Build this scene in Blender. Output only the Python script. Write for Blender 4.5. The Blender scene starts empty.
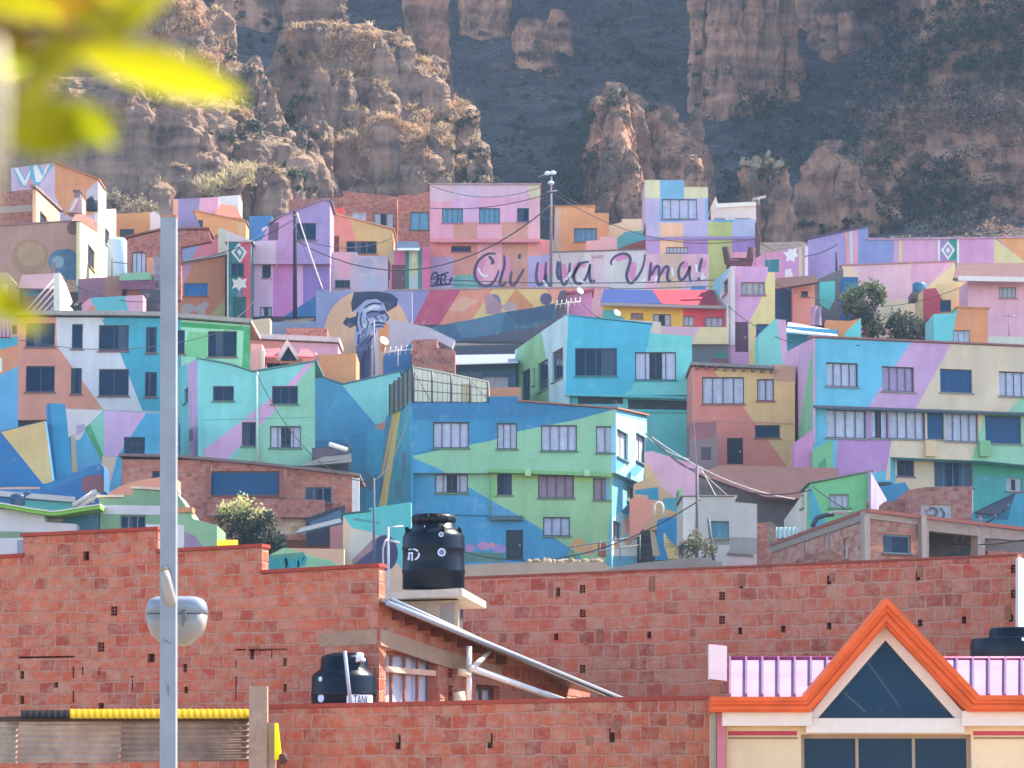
import bpy, bmesh, math, random
from mathutils import Vector, Matrix, noise
from mathutils.geometry import tessellate_polygon
sc = bpy.context.scene
COL = sc.collection
random.seed(7)
# ------------------------------------------------------------------ camera mapping
F = 113.0
K = 36.0 / F / 1024
YH = 800.0
PITCH = math.atan((YH - 384) * K)
CAMZ = 1.7
FW = Vector((0, math.cos(PITCH), math.sin(PITCH)))
UPV = Vector((0, -math.sin(PITCH), math.cos(PITCH)))
CAM = Vector((0, 0, CAMZ))

def ray(px, py):
    return Vector(((px - 512) * K, 0, 0)) + UPV * (-(py - 384) * K) + FW

def P(px, py, d):
    r = ray(px, py)
    return CAM + r * (d / r.y)

class Plane:
    """vertical plane; u to the right, z up, n towards the viewer's side"""
    def __init__(s, spec):
        if isinstance(spec, (int, float)):
            a = P(512, 400, spec); b = a + Vector((1, 0, 0))
        else:
            (xa, da), (xb, db) = spec
            a = P(xa, 400, da); b = P(xb, 400, db)
        s.o = Vector((a.x, a.y, 0))
        s.u = Vector((b.x - a.x, b.y - a.y, 0)).normalized()
        s.n = s.u.cross(Vector((0, 0, 1)))
    def uz(s, px, py):
        r = ray(px, py)
        t = (s.o - CAM).dot(s.n) / r.dot(s.n)
        p = CAM + r * t
        return ((p - s.o).dot(s.u), p.z)
    def w(s, u, z, dep=0.0):
        return s.o + s.u * u + Vector((0, 0, z)) - s.n * dep

def pts(t):
    if not isinstance(t, str):
        return list(t)
    return [tuple(float(v) for v in q.split(',')) for q in t.split()]

# ------------------------------------------------------------------ colours
GAIN = (1.05, 0.90, 0.68)
def s2l(v):
    return v / 12.92 if v <= .04045 else ((v + .055) / 1.055) ** 2.4
def C(h):
    raw = h.endswith('!')
    h = h.strip('#!')
    c = [s2l(int(h[i:i + 2], 16) / 255) for i in (0, 2, 4)]
    if raw:
        return (c[0], c[1], c[2], 1)
    c = [min(.82, c[i] * GAIN[i]) for i in range(3)]
    m = sum(c) / 3
    return tuple(max(0.004, m + (v - m) * SAT) for v in c) + (1,)
SAT = .93
# ------------------------------------------------------------------ materials
MATS = {}
def new_mat(name):
    m = bpy.data.materials.new(name); m.use_nodes = True
    nt = m.node_tree
    return m, nt, nt.nodes['Principled BSDF']

def mat_paint():
    m, nt, b = new_mat('painted_plaster')
    N = nt.nodes; L = nt.links
    at = N.new('ShaderNodeAttribute'); at.attribute_name = 'paint'
    tc = N.new('ShaderNodeTexCoord')
    n1 = N.new('ShaderNodeTexNoise'); n1.inputs['Scale'].default_value = .55; n1.inputs['Detail'].default_value = 8; n1.inputs['Roughness'].default_value = .65
    L.new(tc.outputs['Object'], n1.inputs['Vector'])
    mp = N.new('ShaderNodeMapping'); mp.inputs['Scale'].default_value = (1.3, 1.3, .3)
    L.new(tc.outputs['Object'], mp.inputs['Vector'])
    n2 = N.new('ShaderNodeTexNoise'); n2.inputs['Scale'].default_value = 1.3; n2.inputs['Detail'].default_value = 5
    L.new(mp.outputs['Vector'], n2.inputs['Vector'])
    r1 = N.new('ShaderNodeMapRange'); r1.inputs[1].default_value = .3; r1.inputs[2].default_value = .7; r1.inputs[3].default_value = .82; r1.inputs[4].default_value = 1.08
    L.new(n1.outputs['Fac'], r1.inputs[0])
    r2 = N.new('ShaderNodeMapRange'); r2.inputs[1].default_value = .32; r2.inputs[2].default_value = .6; r2.inputs[3].default_value = .92; r2.inputs[4].default_value = 1.02
    L.new(n2.outputs['Fac'], r2.inputs[0])
    mu = N.new('ShaderNodeMath'); mu.operation = 'MULTIPLY'
    L.new(r1.outputs[0], mu.inputs[0]); L.new(r2.outputs[0], mu.inputs[1])
    vm = N.new('ShaderNodeVectorMath'); vm.operation = 'SCALE'
    L.new(at.outputs['Color'], vm.inputs[0]); L.new(mu.outputs[0], vm.inputs['Scale'])
    n4 = N.new('ShaderNodeTexNoise'); n4.inputs['Scale'].default_value = 1.1; n4.inputs['Detail'].default_value = 12; n4.inputs['Roughness'].default_value = .74
    L.new(tc.outputs['Object'], n4.inputs['Vector'])
    r4 = N.new('ShaderNodeMapRange'); r4.inputs[1].default_value = .57; r4.inputs[2].default_value = .69; r4.inputs[3].default_value = 0; r4.inputs[4].default_value = .55
    L.new(n4.outputs['Fac'], r4.inputs[0])
    wx = N.new('ShaderNodeMix'); wx.data_type = 'RGBA'; wx.inputs[7].default_value = (.42, .38, .35, 1)
    L.new(r4.outputs[0], wx.inputs[0]); L.new(vm.outputs[0], wx.inputs[6])
    L.new(wx.outputs[2], b.inputs['Base Color'])
    b.inputs['Roughness'].default_value = .8
    bp = N.new('ShaderNodeBump'); bp.inputs['Strength'].default_value = .35; bp.inputs['Distance'].default_value = .05
    n3 = N.new('ShaderNodeTexNoise'); n3.inputs['Scale'].default_value = 5; n3.inputs['Detail'].default_value = 6
    L.new(tc.outputs['Object'], n3.inputs['Vector']); L.new(n3.outputs['Fac'], bp.inputs['Height']); L.new(bp.outputs[0], b.inputs['Normal'])
    return m

def mat_brick(name, near):
    m, nt, b = new_mat(name)
    N = nt.nodes; L = nt.links
    at = N.new('ShaderNodeAttribute'); at.attribute_name = 'paint'
    uv = N.new('ShaderNodeTexCoord')
    def distort(src, scale, amt):
        nz = N.new('ShaderNodeTexNoise'); nz.inputs['Scale'].default_value = scale; nz.inputs['Detail'].default_value = 2
        L.new(uv.outputs['UV'], nz.inputs['Vector'])
        sub = N.new('ShaderNodeVectorMath'); sub.operation = 'SUBTRACT'; sub.inputs[1].default_value = (.5, .5, .5)
        L.new(nz.outputs['Color'], sub.inputs[0])
        scl = N.new('ShaderNodeVectorMath'); scl.operation = 'SCALE'; scl.inputs['Scale'].default_value = amt
        L.new(sub.outputs[0], scl.inputs[0])
        add = N.new('ShaderNodeVectorMath'); L.new(src, add.inputs[0]); L.new(scl.outputs[0], add.inputs[1])
        return add.outputs[0]
    vec = distort(distort(distort(uv.outputs['UV'], .7, .09), 2.6, .07), 13, .05)
    br = N.new('ShaderNodeTexBrick')
    br.inputs['Scale'].default_value = 1; br.inputs['Brick Width'].default_value = .25; br.inputs['Row Height'].default_value = .19
    br.inputs['Mortar Size'].default_value = .024 if near else .014; br.inputs['Mortar Smooth'].default_value = 1; br.inputs['Bias'].default_value = 0
    br.inputs['Color1'].default_value = (0, 0, 0, 1); br.inputs['Color2'].default_value = (1, 1, 1, 1); br.inputs['Mortar'].default_value = (.5, .5, .5, 1)
    L.new(vec, br.inputs['Vector'])
    cr = N.new('ShaderNodeValToRGB'); e = cr.color_ramp.elements; cr.color_ramp.interpolation = 'LINEAR'
    e[0].position = 0; e[0].color = (.70, .46, .44, 1); e[1].position = 1; e[1].color = (1.12, 1.35, 1.45, 1)
    for p_, c_ in ((.22, (.98, .66, .58, 1)), (.5, (1.12, .92, .80, 1)), (.75, (1.08, 1.12, 1.10, 1))):
        x = cr.color_ramp.elements.new(p_); x.color = c_
    L.new(br.outputs['Color'], cr.inputs[0])
    mul = N.new('ShaderNodeMix'); mul.data_type = 'RGBA'; mul.blend_type = 'MULTIPLY'; mul.inputs[0].default_value = 1
    L.new(at.outputs['Color'], mul.inputs[6]); L.new(cr.outputs[0], mul.inputs[7])
    n4 = N.new('ShaderNodeTexNoise'); n4.inputs['Scale'].default_value = 1.1; n4.inputs['Detail'].default_value = 6; n4.inputs['Roughness'].default_value = .7
    L.new(uv.outputs['UV'], n4.inputs['Vector'])
    r4 = N.new('ShaderNodeMapRange'); r4.inputs[1].default_value = .3; r4.inputs[2].default_value = .72; r4.inputs[3].default_value = .78; r4.inputs[4].default_value = 1.16
    L.new(n4.outputs['Fac'], r4.inputs[0])
    sc2 = N.new('ShaderNodeVectorMath'); sc2.operation = 'SCALE'
    L.new(mul.outputs[2], sc2.inputs[0]); L.new(r4.outputs[0], sc2.inputs['Scale'])
    n5 = N.new('ShaderNodeTexNoise'); n5.inputs['Scale'].default_value = 5 if near else 4; n5.inputs['Detail'].default_value = 9; n5.inputs['Roughness'].default_value = .78
    L.new(uv.outputs['UV'], n5.inputs['Vector'])
    r5 = N.new('ShaderNodeMapRange'); r5.inputs[1].default_value = .44; r5.inputs[2].default_value = .70; r5.inputs[3].default_value = .0; r5.inputs[4].default_value = .85
    L.new(n5.outputs['Fac'], r5.inputs[0])
    r6 = N.new('ShaderNodeMapRange'); r6.inputs[1].default_value = .32; r6.inputs[2].default_value = .62; r6.inputs[3].default_value = .25; r6.inputs[4].default_value = 1.0
    L.new(n5.outputs['Fac'], r6.inputs[0])
    mx = N.new('ShaderNodeMath'); mx.operation = 'MAXIMUM'
    mf = N.new('ShaderNodeMath'); mf.operation = 'MULTIPLY'; L.new(r6.outputs[0], mf.inputs[1])
    L.new(br.outputs['Fac'], mf.inputs[0])
    L.new(mf.outputs[0], mx.inputs[0]); L.new(r5.outputs[0], mx.inputs[1])
    mor = N.new('ShaderNodeMix'); mor.data_type = 'RGBA'
    mor.inputs[7].default_value = MORTAR
    L.new(mx.outputs[0], mor.inputs[0]); L.new(sc2.outputs[0], mor.inputs[6])
    L.new(mor.outputs[2], b.inputs['Base Color'])
    b.inputs['Roughness'].default_value = .92
    inv = N.new('ShaderNodeMath'); inv.operation = 'SUBTRACT'; inv.inputs[0].default_value = 1; L.new(br.outputs['Fac'], inv.inputs[1])
    ad = N.new('ShaderNodeMath'); ad.operation = 'MULTIPLY_ADD'; ad.inputs[1].default_value = .5
    L.new(n5.outputs['Fac'], ad.inputs[0]); L.new(inv.outputs[0], ad.inputs[2])
    bp = N.new('ShaderNodeBump'); bp.inputs['Strength'].default_value = .9; bp.inputs['Distance'].default_value = .014
    L.new(ad.outputs[0], bp.inputs['Height']); L.new(bp.outputs[0], b.inputs['Normal'])
    return m
MORTAR = (.43, .275, .195, 1)

def M(col, rough=.7, metal=0, var=.12, scale=6., bump=.1):
    """plain surface of one colour with procedural unevenness"""
    key = (col, rough, metal, var, scale, bump)
    if key in MATS:
        return MATS[key]
    m, nt, b = new_mat('surface_' + col.strip('#!'))
    N = nt.nodes; L = nt.links
    tc = N.new('ShaderNodeTexCoord')
    n = N.new('ShaderNodeTexNoise'); n.inputs['Scale'].default_value = scale; n.inputs['Detail'].default_value = 7; n.inputs['Roughness'].default_value = .65
    L.new(tc.outputs['Object'], n.inputs['Vector'])
    r = N.new('ShaderNodeMapRange'); r.inputs[1].default_value = .3; r.inputs[2].default_value = .7
    r.inputs[3].default_value = 1 - var; r.inputs[4].default_value = 1 + var * .6
    L.new(n.outputs['Fac'], r.inputs[0])
    v = N.new('ShaderNodeVectorMath'); v.operation = 'SCALE'; v.inputs[0].default_value = C(col)[:3]
    L.new(r.outputs[0], v.inputs['Scale']); L.new(v.outputs[0], b.inputs['Base Color'])
    b.inputs['Roughness'].default_value = rough; b.inputs['Specular IOR Level'].default_value = .22; b.inputs['Metallic'].default_value = metal
    if bump:
        bp = N.new('ShaderNodeBump'); bp.inputs['Strength'].default_value = bump; bp.inputs['Distance'].default_value = .02
        L.new(n.outputs['Fac'], bp.inputs['Height']); L.new(bp.outputs[0], b.inputs['Normal'])
    MATS[key] = m
    return m

def mat_glass(name, tint, see):
    m, nt, b = new_mat(name)
    N = nt.nodes; L = nt.links
    out = N['Material Output']
    b.inputs['Base Color'].default_value = tint; b.inputs['Roughness'].default_value = .06; b.inputs['IOR'].default_value = 1.5; b.inputs['Specular IOR Level'].default_value = .08
    tr = N.new('ShaderNodeBsdfTransparent')
    mix = N.new('ShaderNodeMixShader')
    mix.inputs[0].default_value = 1 - see
    L.new(tr.outputs[0], mix.inputs[1]); L.new(b.outputs[0], mix.inputs[2]); L.new(mix.outputs[0], out.inputs['Surface'])
    return m
PAINT = mat_paint()
BRICK_NEAR = mat_brick('hollow_brick_masonry', True)
BRICK_FAR = mat_brick('weathered_brick_masonry', False)
GLASS_CLEAR = mat_glass('clear_window_glass', (.10, .14, .19, 1), .86)
GLASS_DARK = mat_glass('dark_window_glass', (.007, .03, .062, 1), .05)
GLASS_BLUE = mat_glass('blue_window_glass', (.012, .075, .165, 1), .05)
GLASS_MID = mat_glass('half_clear_window_glass', (.01, .045, .09, 1), .5)

# ------------------------------------------------------------------ objects
def tag(o, label=None, cat=None, group=None, kind=None):
    if label: o['label'] = label
    if cat: o['category'] = cat
    if group: o['group'] = group
    if kind: o['kind'] = kind
    return o
def empty(name, loc, label, cat, group=None):
    o = bpy.data.objects.new(name, None); COL.objects.link(o)
    o.location = loc; o.empty_display_size = .3
    return tag(o, label, cat, group)
OFFS = {}
def root_loc(o):
    v = Vector((0, 0, 0))
    while o is not None:
        v = v + Vector(o.location); o = o.parent
    return v
def link(name, me, parent=None, mat=None):
    o = bpy.data.objects.new(name, me); COL.objects.link(o)
    if mat is not None and not me.materials:
        me.materials.append(mat)
    if parent is not None:
        off = root_loc(parent)
        me.transform(Matrix.Translation(-off))
        o.parent = parent
    return o

class MB:
    def __init__(s):
        s.v = []; s.f = []; s.c = []; s.uv = []; s.sm = []
    def face(s, ps, col=None, uv=None, smooth=False):
        i = len(s.v); s.v += [tuple(p) for p in ps]; s.f.append(tuple(range(i, i + len(ps))))
        s.c.append(col); s.uv.append(uv); s.sm.append(smooth)
    def mesh_faces(s, vs, fs, col=None, smooth=False):
        i = len(s.v); s.v += [tuple(p) for p in vs]
        for f in fs:
            s.f.append(tuple(k + i for k in f)); s.c.append(col); s.uv.append(None); s.sm.append(smooth)
    def hexa(s, a, col=None):
        """8 corners: 4 of one face then the 4 opposite"""
        s.mesh_faces(a, [(3, 2, 1, 0), (4, 5, 6, 7), (0, 1, 5, 4), (1, 2, 6, 5), (2, 3, 7, 6), (3, 0, 4, 7)], col)
    def box(s, x0, y0, z0, x1, y1, z1, col=None):
        s.hexa([(x0, y0, z0), (x1, y0, z0), (x1, y1, z0), (x0, y1, z0), (x0, y0, z1), (x1, y0, z1), (x1, y1, z1), (x0, y1, z1)], col)
    def pbox(s, pl, u0, z0, u1, z1, d0, d1, col=None):
        s.hexa([pl.w(u0, z0, d0), pl.w(u1, z0, d0), pl.w(u1, z1, d0), pl.w(u0, z1, d0),
                pl.w(u0, z0, d1), pl.w(u1, z0, d1), pl.w(u1, z1, d1), pl.w(u0, z1, d1)], col)
    def tube(s, path, r, n=8, col=None, caps=True):
        path = [Vector(p) for p in path]
        rs = r if isinstance(r, (list, tuple)) else [r] * len(path)
        vs = []; fs = []
        ref = None
        for i, p in enumerate(path):
            t = (path[min(i + 1, len(path) - 1)] - path[max(i - 1, 0)]).normalized()
            if ref is None:
                ref = Vector((0, 0, 1)) if abs(t.z) < .9 else Vector((1, 0, 0))
            a = t.cross(ref).normalized(); bb = a.cross(t).normalized()
            ref = bb
            for k in range(n):
                an = 2 * math.pi * k / n
                vs.append(p + (a * math.cos(an) + bb * math.sin(an)) * rs[i])
        for i in range(len(path) - 1):
            for k in range(n):
                k2 = (k + 1) % n
                fs.append((i * n + k, i * n + k2, (i + 1) * n + k2, (i + 1) * n + k))
        if caps:
            fs.append(tuple(range(n - 1, -1, -1))); fs.append(tuple(range((len(path) - 1) * n, len(path) * n)))
        s.mesh_faces(vs, fs, col, smooth=True)
    def lathe(s, prof, c, n=48, col=None):
        """prof: (radius, height) list, about a vertical axis through c"""
        vs = []; fs = []
        for r, h in prof:
            for k in range(n):
                a = 2 * math.pi * k / n
                vs.append((c[0] + r * math.cos(a), c[1] + r * math.sin(a), c[2] + h))
        for i in range(len(prof) - 1):
            for k in range(n):
                k2 = (k + 1) % n
                fs.append((i * n + k, i * n + k2, (i + 1) * n + k2, (i + 1) * n + k))
        fs.append(tuple(range((len(prof) - 1) * n, len(prof) * n)))
        fs.append(tuple(range(n - 1, -1, -1)))
        s.mesh_faces(vs, fs, col, smooth=True)
    def build(s, name, mat, parent=None):
        me = bpy.data.meshes.new(name)
        me.from_pydata(s.v, [], s.f); me.update()
        if any(c is not None for c in s.c):
            at = me.attributes.new('paint', 'FLOAT_COLOR', 'CORNER')
            buf = []
            for p in me.polygons:
                c = s.c[p.index] or (.5, .5, .5, 1)
                buf += list(c) * p.loop_total
            at.data.foreach_set('color', buf)
        if any(u is not None for u in s.uv):
            ul = me.uv_layers.new(name='UVMap'); buf = []
            for p in me.polygons:
                u = s.uv[p.index]
                for k in range(p.loop_total):
                    buf += list(u[k]) if u else [0, 0]
            ul.data.foreach_set('uv', buf)
        me.polygons.foreach_set('use_smooth', s.sm)
        o = link(name, me, parent, mat)
        return o

# ------------------------------------------------------------------ 2-D cutting in the wall's own plane
def area(p):
    return .5 * sum(p[i][0] * p[(i + 1) % len(p)][1] - p[(i + 1) % len(p)][0] * p[i][1] for i in range(len(p)))
def tess(poly):
    t = tessellate_polygon([[Vector((a, b, 0)) for a, b in poly]])
    out = []
    for q in t:
        p = [poly[i] for i in q]
        if area(p) < 0: p.reverse()
        if abs(area(p)) > 1e-7: out.append(p)
    return out
def convex(p):
    s = 0
    n = len(p)
    for i in range(n):
        a, b, c = p[i], p[(i + 1) % n], p[(i + 2) % n]
        k = (b[0] - a[0]) * (c[1] - b[1]) - (b[1] - a[1]) * (c[0] - b[0])
        if abs(k) < 1e-9: continue
        if s == 0: s = 1 if k > 0 else -1
        elif (k > 0) != (s > 0): return False
    return True
def cpieces(poly):
    if convex(poly):
        return [poly if area(poly) > 0 else poly[::-1]]
    return tess(poly)
def split(p, a, b):
    def side(q): return (b[0] - a[0]) * (q[1] - a[1]) - (b[1] - a[1]) * (q[0] - a[0])
    i_, o_ = [], []
    n = len(p)
    for k in range(n):
        q, r = p[k], p[(k + 1) % n]
        sq, sr = side(q), side(r)
        if sq >= 0: i_.append(q)
        if sq <= 0: o_.append(q)
        if (sq > 0 and sr < 0) or (sq < 0 and sr > 0):
            t = sq / (sq - sr)
            x = (q[0] + (r[0] - q[0]) * t, q[1] + (r[1] - q[1]) * t)
            i_.append(x); o_.append(x)
    f = lambda z: z if len(z) > 2 and abs(area(z)) > 1e-6 else None
    return f(i_), f(o_)
def cut(pieces, clip, col):
    """recolour (or, with col None, remove) the part of every piece inside the convex clip polygon"""
    res = []
    bx = (min(q[0] for q in clip), max(q[0] for q in clip), min(q[1] for q in clip), max(q[1] for q in clip))
    for p, c in pieces:
        if max(q[0] for q in p) <= bx[0] or min(q[0] for q in p) >= bx[1] or max(q[1] for q in p) <= bx[2] or min(q[1] for q in p) >= bx[3]:
            res.append((p, c)); continue
        rem = p
        for i in range(len(clip)):
            i_, o_ = split(rem, clip[i], clip[(i + 1) % len(clip)])
            if o_: res.append((o_, c))
            rem = i_
            if rem is None: break
        if rem is not None and col is not None:
            res.append((rem, col))
    return res

def ell(cx, cy, rx, ry, n=20, a0=0, a1=360):
    return [(cx + rx * math.cos(math.radians(a0 + (a1 - a0) * k / n)), cy + ry * math.sin(math.radians(a0 + (a1 - a0) * k / n))) for k in range(n)]

def wall(root, plane, outline, base, paints=(), holes=(), depth=6., mat=None, name='wall', uvs=(1, 1), rev=.21, side=None, ext=None):
    pl = plane if isinstance(plane, Plane) else Plane(plane)
    mat = mat or PAINT
    ol = [pl.uz(*p) for p in pts(outline)]
    if area(ol) < 0: ol.reverse()
    base = C(base) if isinstance(base, str) else base
    side = C(side) if side else base
    W = (lambda u, z, dep=0.0: pl.w(u, z) + ext * dep) if ext is not None else pl.w
    pieces = [(t, base) for t in cpieces(ol)]
    for col, poly in paints:
        col = C(col)
        for t in cpieces([pl.uz(*p) for p in pts(poly)]):
            pieces = cut(pieces, t, col)
    for h in holes:
        u0, z0, u1, z1 = h
        pieces = cut(pieces, [(u0, z0), (u1, z0), (u1, z1), (u0, z1)], None)
    mb = MB()
    U = lambda u, z: (u * uvs[0], z * uvs[1])
    for p, c in pieces:
        mb.face([pl.w(u, z) for u, z in p], c, [U(u, z) for u, z in p])
    n = len(ol)
    for i in range(n):
        a, b = ol[i], ol[(i + 1) % n]
        mb.face([W(*a), W(*a, depth), W(*b, depth), W(*b)], side,
                [U(a[0], a[1]), U(a[0] + depth, a[1]), U(b[0] + depth, b[1]), U(b[0], b[1])])
    for t in tess(ol):
        mb.face([W(u, z, depth) for u, z in reversed(t)], side, [U(u, z) for u, z in reversed(t)])
    for h in holes:
        u0, z0, u1, z1 = h
        c = [(u0, z0), (u1, z0), (u1, z1), (u0, z1)]
        mid = ((u0 + u1) / 2, (z0 + z1) / 2)
        hc = base
        for p, cc in pieces:
            if any(abs(q[0] - u0) < 1e-4 and abs(q[1] - z0) < 1e-4 for q in p): hc = cc; break
        for i in range(4):
            a, b = c[i], c[(i + 1) % 4]
            mb.face([pl.w(*a), pl.w(*b), pl.w(*b, rev), pl.w(*a, rev)], hc, [U(*a), U(*b), U(b[0] + rev, b[1]), U(a[0] + rev, a[1])])
    return mb.build(name, mat, root)

CURT = {'u': '#3f97e6!', 'c': '#f0ecf4!', 'p': '#dcb6d2!', 'y': '#dccdb8!', 'k': '#c9a2a8!', 't': '#7fb7c9!'}
def darker(h, k=.72):
    h = h.strip('#!'); return '#' + ''.join('%02x' % int(int(h[i:i + 2], 16) * k) for i in (0, 2, 4))
def window(root, pl, x0, y0, x1, y1, n=2, style='d', frame='#55505c', fw=.055, sill=True, sillcol='#b9a9b0'):
    """returns the opening (u0,z0,u1,z1); builds frame > pane, curtain, sill under root"""
    ua, zt = pl.uz(x0, y0); ub, _ = pl.uz(x1, y0); _, zb = pl.uz(x0, y1)
    u0, u1, z0, z1 = min(ua, ub), max(ua, ub), min(zt, zb), max(zt, zb)
    fr = MB()
    d0, d1 = .11, .16
    fr.pbox(pl, u0, z0, u0 + fw, z1, d0, d1); fr.pbox(pl, u1 - fw, z0, u1, z1, d0, d1)
    fr.pbox(pl, u0 + fw, z0, u1 - fw, z0 + fw, d0, d1); fr.pbox(pl, u0 + fw, z1 - fw, u1 - fw, z1, d0, d1)
    for k in range(1, n):
        u = u0 + (u1 - u0) * k / n
        fr.pbox(pl, u - fw * .4, z0 + fw, u + fw * .4, z1 - fw, d0 + .005, d1 - .005)
    if style in 'gG':
        for k in (1, 2):
            z = z0 + (z1 - z0) * k / 3
            fr.pbox(pl, u0 + fw, z - fw * .3, u1 - fw, z + fw * .3, d0 + .008, d1 - .008)
    w = fr.build('window', M(frame, .5), root)
    pn = MB(); pn.pbox(pl, u0 + .01, z0 + .01, u1 - .01, z1 - .01, .13, .14)
    g = {'d': GLASS_DARK, 'b': GLASS_BLUE, 'g': GLASS_DARK}.get(style[0], GLASS_CLEAR)
    if len(style) > 1 and style[0] not in CURT: g = GLASS_MID
    pn.build('pane', g, w)
    if style[0] in CURT or len(style) > 1:
        spans = [(0, 1)]
        if len(style) > 1: spans = {'l': [(0, .45)], 'r': [(.62, 1)], 's': [(0, .36), (.66, 1)], 'm': [(.25, .5)]}.get(style[1], [(0, 1)])
        cu = MB()
        for a, b in spans:
            ca, cb = u0 + (u1 - u0) * a + .02, u0 + (u1 - u0) * b - .02
            m = max(4, int((cb - ca) / .15)); vs = []; fs = []
            for i in range(m + 1):
                u = ca + (cb - ca) * i / m
                dd = .19 + (.025 if i % 2 else -.01) + random.uniform(-.01, .01)
                vs += [pl.w(u, z0 + .02, dd), pl.w(u, z1 - .02, dd), pl.w(u, z0 + .02, dd + .012), pl.w(u, z1 - .02, dd + .012)]
                if i:
                    j = 4 * (i - 1)
                    fs += [(j, j + 4, j + 5, j + 1), (j + 2, j + 3, j + 7, j + 6)]
            cu.mesh_faces(vs, fs)
        ck = style[0] if style[0] in CURT else 'c'
        cu.build('curtain', M(CURT[ck], .9, var=.2, scale=2.5), w)
    if sill:
        sb = MB(); sb.pbox(pl, u0 - .08, z0 - .075, u1 + .08, z0 - .004, -.09, .05)
        sb.build('sill', M(darker(sillcol), .85), w)
    return (u0, z0, u1, z1)

def door(root, pl, x0, y0, x1, y1, col='#3a3a48', name='door'):
    ua, zt = pl.uz(x0, y0); ub, _ = pl.uz(x1, y0); _, zb = pl.uz(x0, y1)
    u0, u1, z0, z1 = min(ua, ub), max(ua, ub), zb, zt
    m = MB(); m.pbox(pl, u0 + .005, z0, u1 - .005, z1 - .005, .07, .12)
    h = (z1 - z0)
    for k in (0, 1):
        m.pbox(pl, u0 + (u1 - u0) * (.12 + .45 * k), z0 + h * .12, u0 + (u1 - u0) * (.45 + .43 * k), z0 + h * .88, .045, .0699)
    d = m.build(name, M(col, .6), root)
    hb = MB(); hb.pbox(pl, u1 - .2, z0 + h * .45, u1 - .12, z0 + h * .52, .0, .045); hb.build('handle', M('#8a8a90', .4, .8), d)
    return (u0, z0, u1, z1)

def eave(root, pl, line, thick=.14, over=.3, depth=3., col='#8d8790', name='roof', ext=.1, mat=None):
    """a thin roof or coping laid along the top line of a wall"""
    L = [pl.uz(*p) for p in pts(line)]
    m = MB()
    L[0] = (L[0][0] - ext, L[0][1]); L[-1] = (L[-1][0] + ext, L[-1][1])
    for (a, b) in zip(L, L[1:]):
        e = .004
        m.hexa([pl.w(a[0], a[1] + e, -over), pl.w(b[0], b[1] + e, -over), pl.w(b[0], b[1] + e, depth), pl.w(a[0], a[1] + e, depth),
                pl.w(a[0], a[1] + thick, -over), pl.w(b[0], b[1] + thick, -over), pl.w(b[0], b[1] + thick, depth), pl.w(a[0], a[1] + thick, depth)])
    return m.build(name, mat or M(col, .75, var=.25, scale=3), root)

def strip(root, pl, line, h=.1, out=.06, col='#888888', name='ledge', off=0):
    """a raised band running along a line on the wall"""
    L = [pl.uz(*p) for p in pts(line)]
    m = MB()
    for (a, b) in zip(L, L[1:]):
        m.hexa([pl.w(a[0], a[1] - h / 2, .01), pl.w(b[0], b[1] - h / 2, .01), pl.w(b[0], b[1] + h / 2, .01), pl.w(a[0], a[1] + h / 2, .01),
                pl.w(a[0], a[1] - h / 2, -out), pl.w(b[0], b[1] - h / 2, -out), pl.w(b[0], b[1] + h / 2, -out), pl.w(a[0], a[1] + h / 2, -out)])
    return m.build(name, M(col, .8), root)

def ribbon(m, pl, path, wd, off=-.012, th=.01, taper=True):
    """brush stroke lying on a wall; path in pixels, width in metres"""
    L = [Vector(pl.uz(*p)) for p in path]
    # smooth
    for _ in range(2):
        q = [L[0]]
        for a, b in zip(L, L[1:]):
            q += [a * .75 + b * .25, a * .25 + b * .75]
        q.append(L[-1]); L = q
    n = len(L); vs = []; fs = []
    for i, p in enumerate(L):
        t = (L[min(i + 1, n - 1)] - L[max(i - 1, 0)]).normalized()
        nn = Vector((-t.y, t.x))
        w_ = wd * (.5 if not taper else .5 * (.35 + .65 * math.sin(math.pi * min(1, max(0, (i + .5) / n))) ** .6))
        for s_ in (1, -1):
            q = p + nn * w_ * s_
            vs += [pl.w(q.x, q.y, off), pl.w(q.x, q.y, off + th)]
        if i:
            j = 4 * (i - 1)
            fs += [(j, j + 4, j + 6, j + 2), (j, j + 1, j + 5, j + 4), (j + 2, j + 6, j + 7, j + 3)]
    m.mesh_faces(vs, fs)

def house(name, label, cat, plane, outline, base, paints=(), wins=(), doors=(), depth=6., roof=None, mat=None, group=None, side=None, uvs=(1, 1), sillcol=None, frame='#55505c', ext=None):
    pl = Plane(plane); o = pts(outline)
    bx = sum(p[0] for p in o) / len(o); by = max(p[1] for p in o)
    r = empty(name, P(bx, by, (Plane(plane).w(*pl.uz(bx, by))).y), label, cat, group)
    facade(r, pl, outline, base, paints, wins, doors, depth, mat, side, uvs, sillcol, frame, ext=ext)
    if roof:
        eave(r, pl, roof[0], *roof[1:])
    return r, pl
def facade(r, pl, outline, base, paints=(), wins=(), doors=(), depth=6., mat=None, side=None, uvs=(1, 1), sillcol=None, frame='#55505c', name='wall', ext=None):
    pl = pl if isinstance(pl, Plane) else Plane(pl)
    holes = []
    for w in wins:
        w = list(w)
        fr = frame
        if len(w) > 6: fr = w[6]; w = w[:6]
        holes.append(window(r, pl, *w, frame=fr, sillcol=sillcol or (base if isinstance(base, str) else '#b9a9b0')))
    for d in doors:
        holes.append(door(r, pl, *d))
    wall(r, pl, outline, base, paints, holes, depth, mat, name, uvs, side=side, ext=ext)
    return pl

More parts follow.
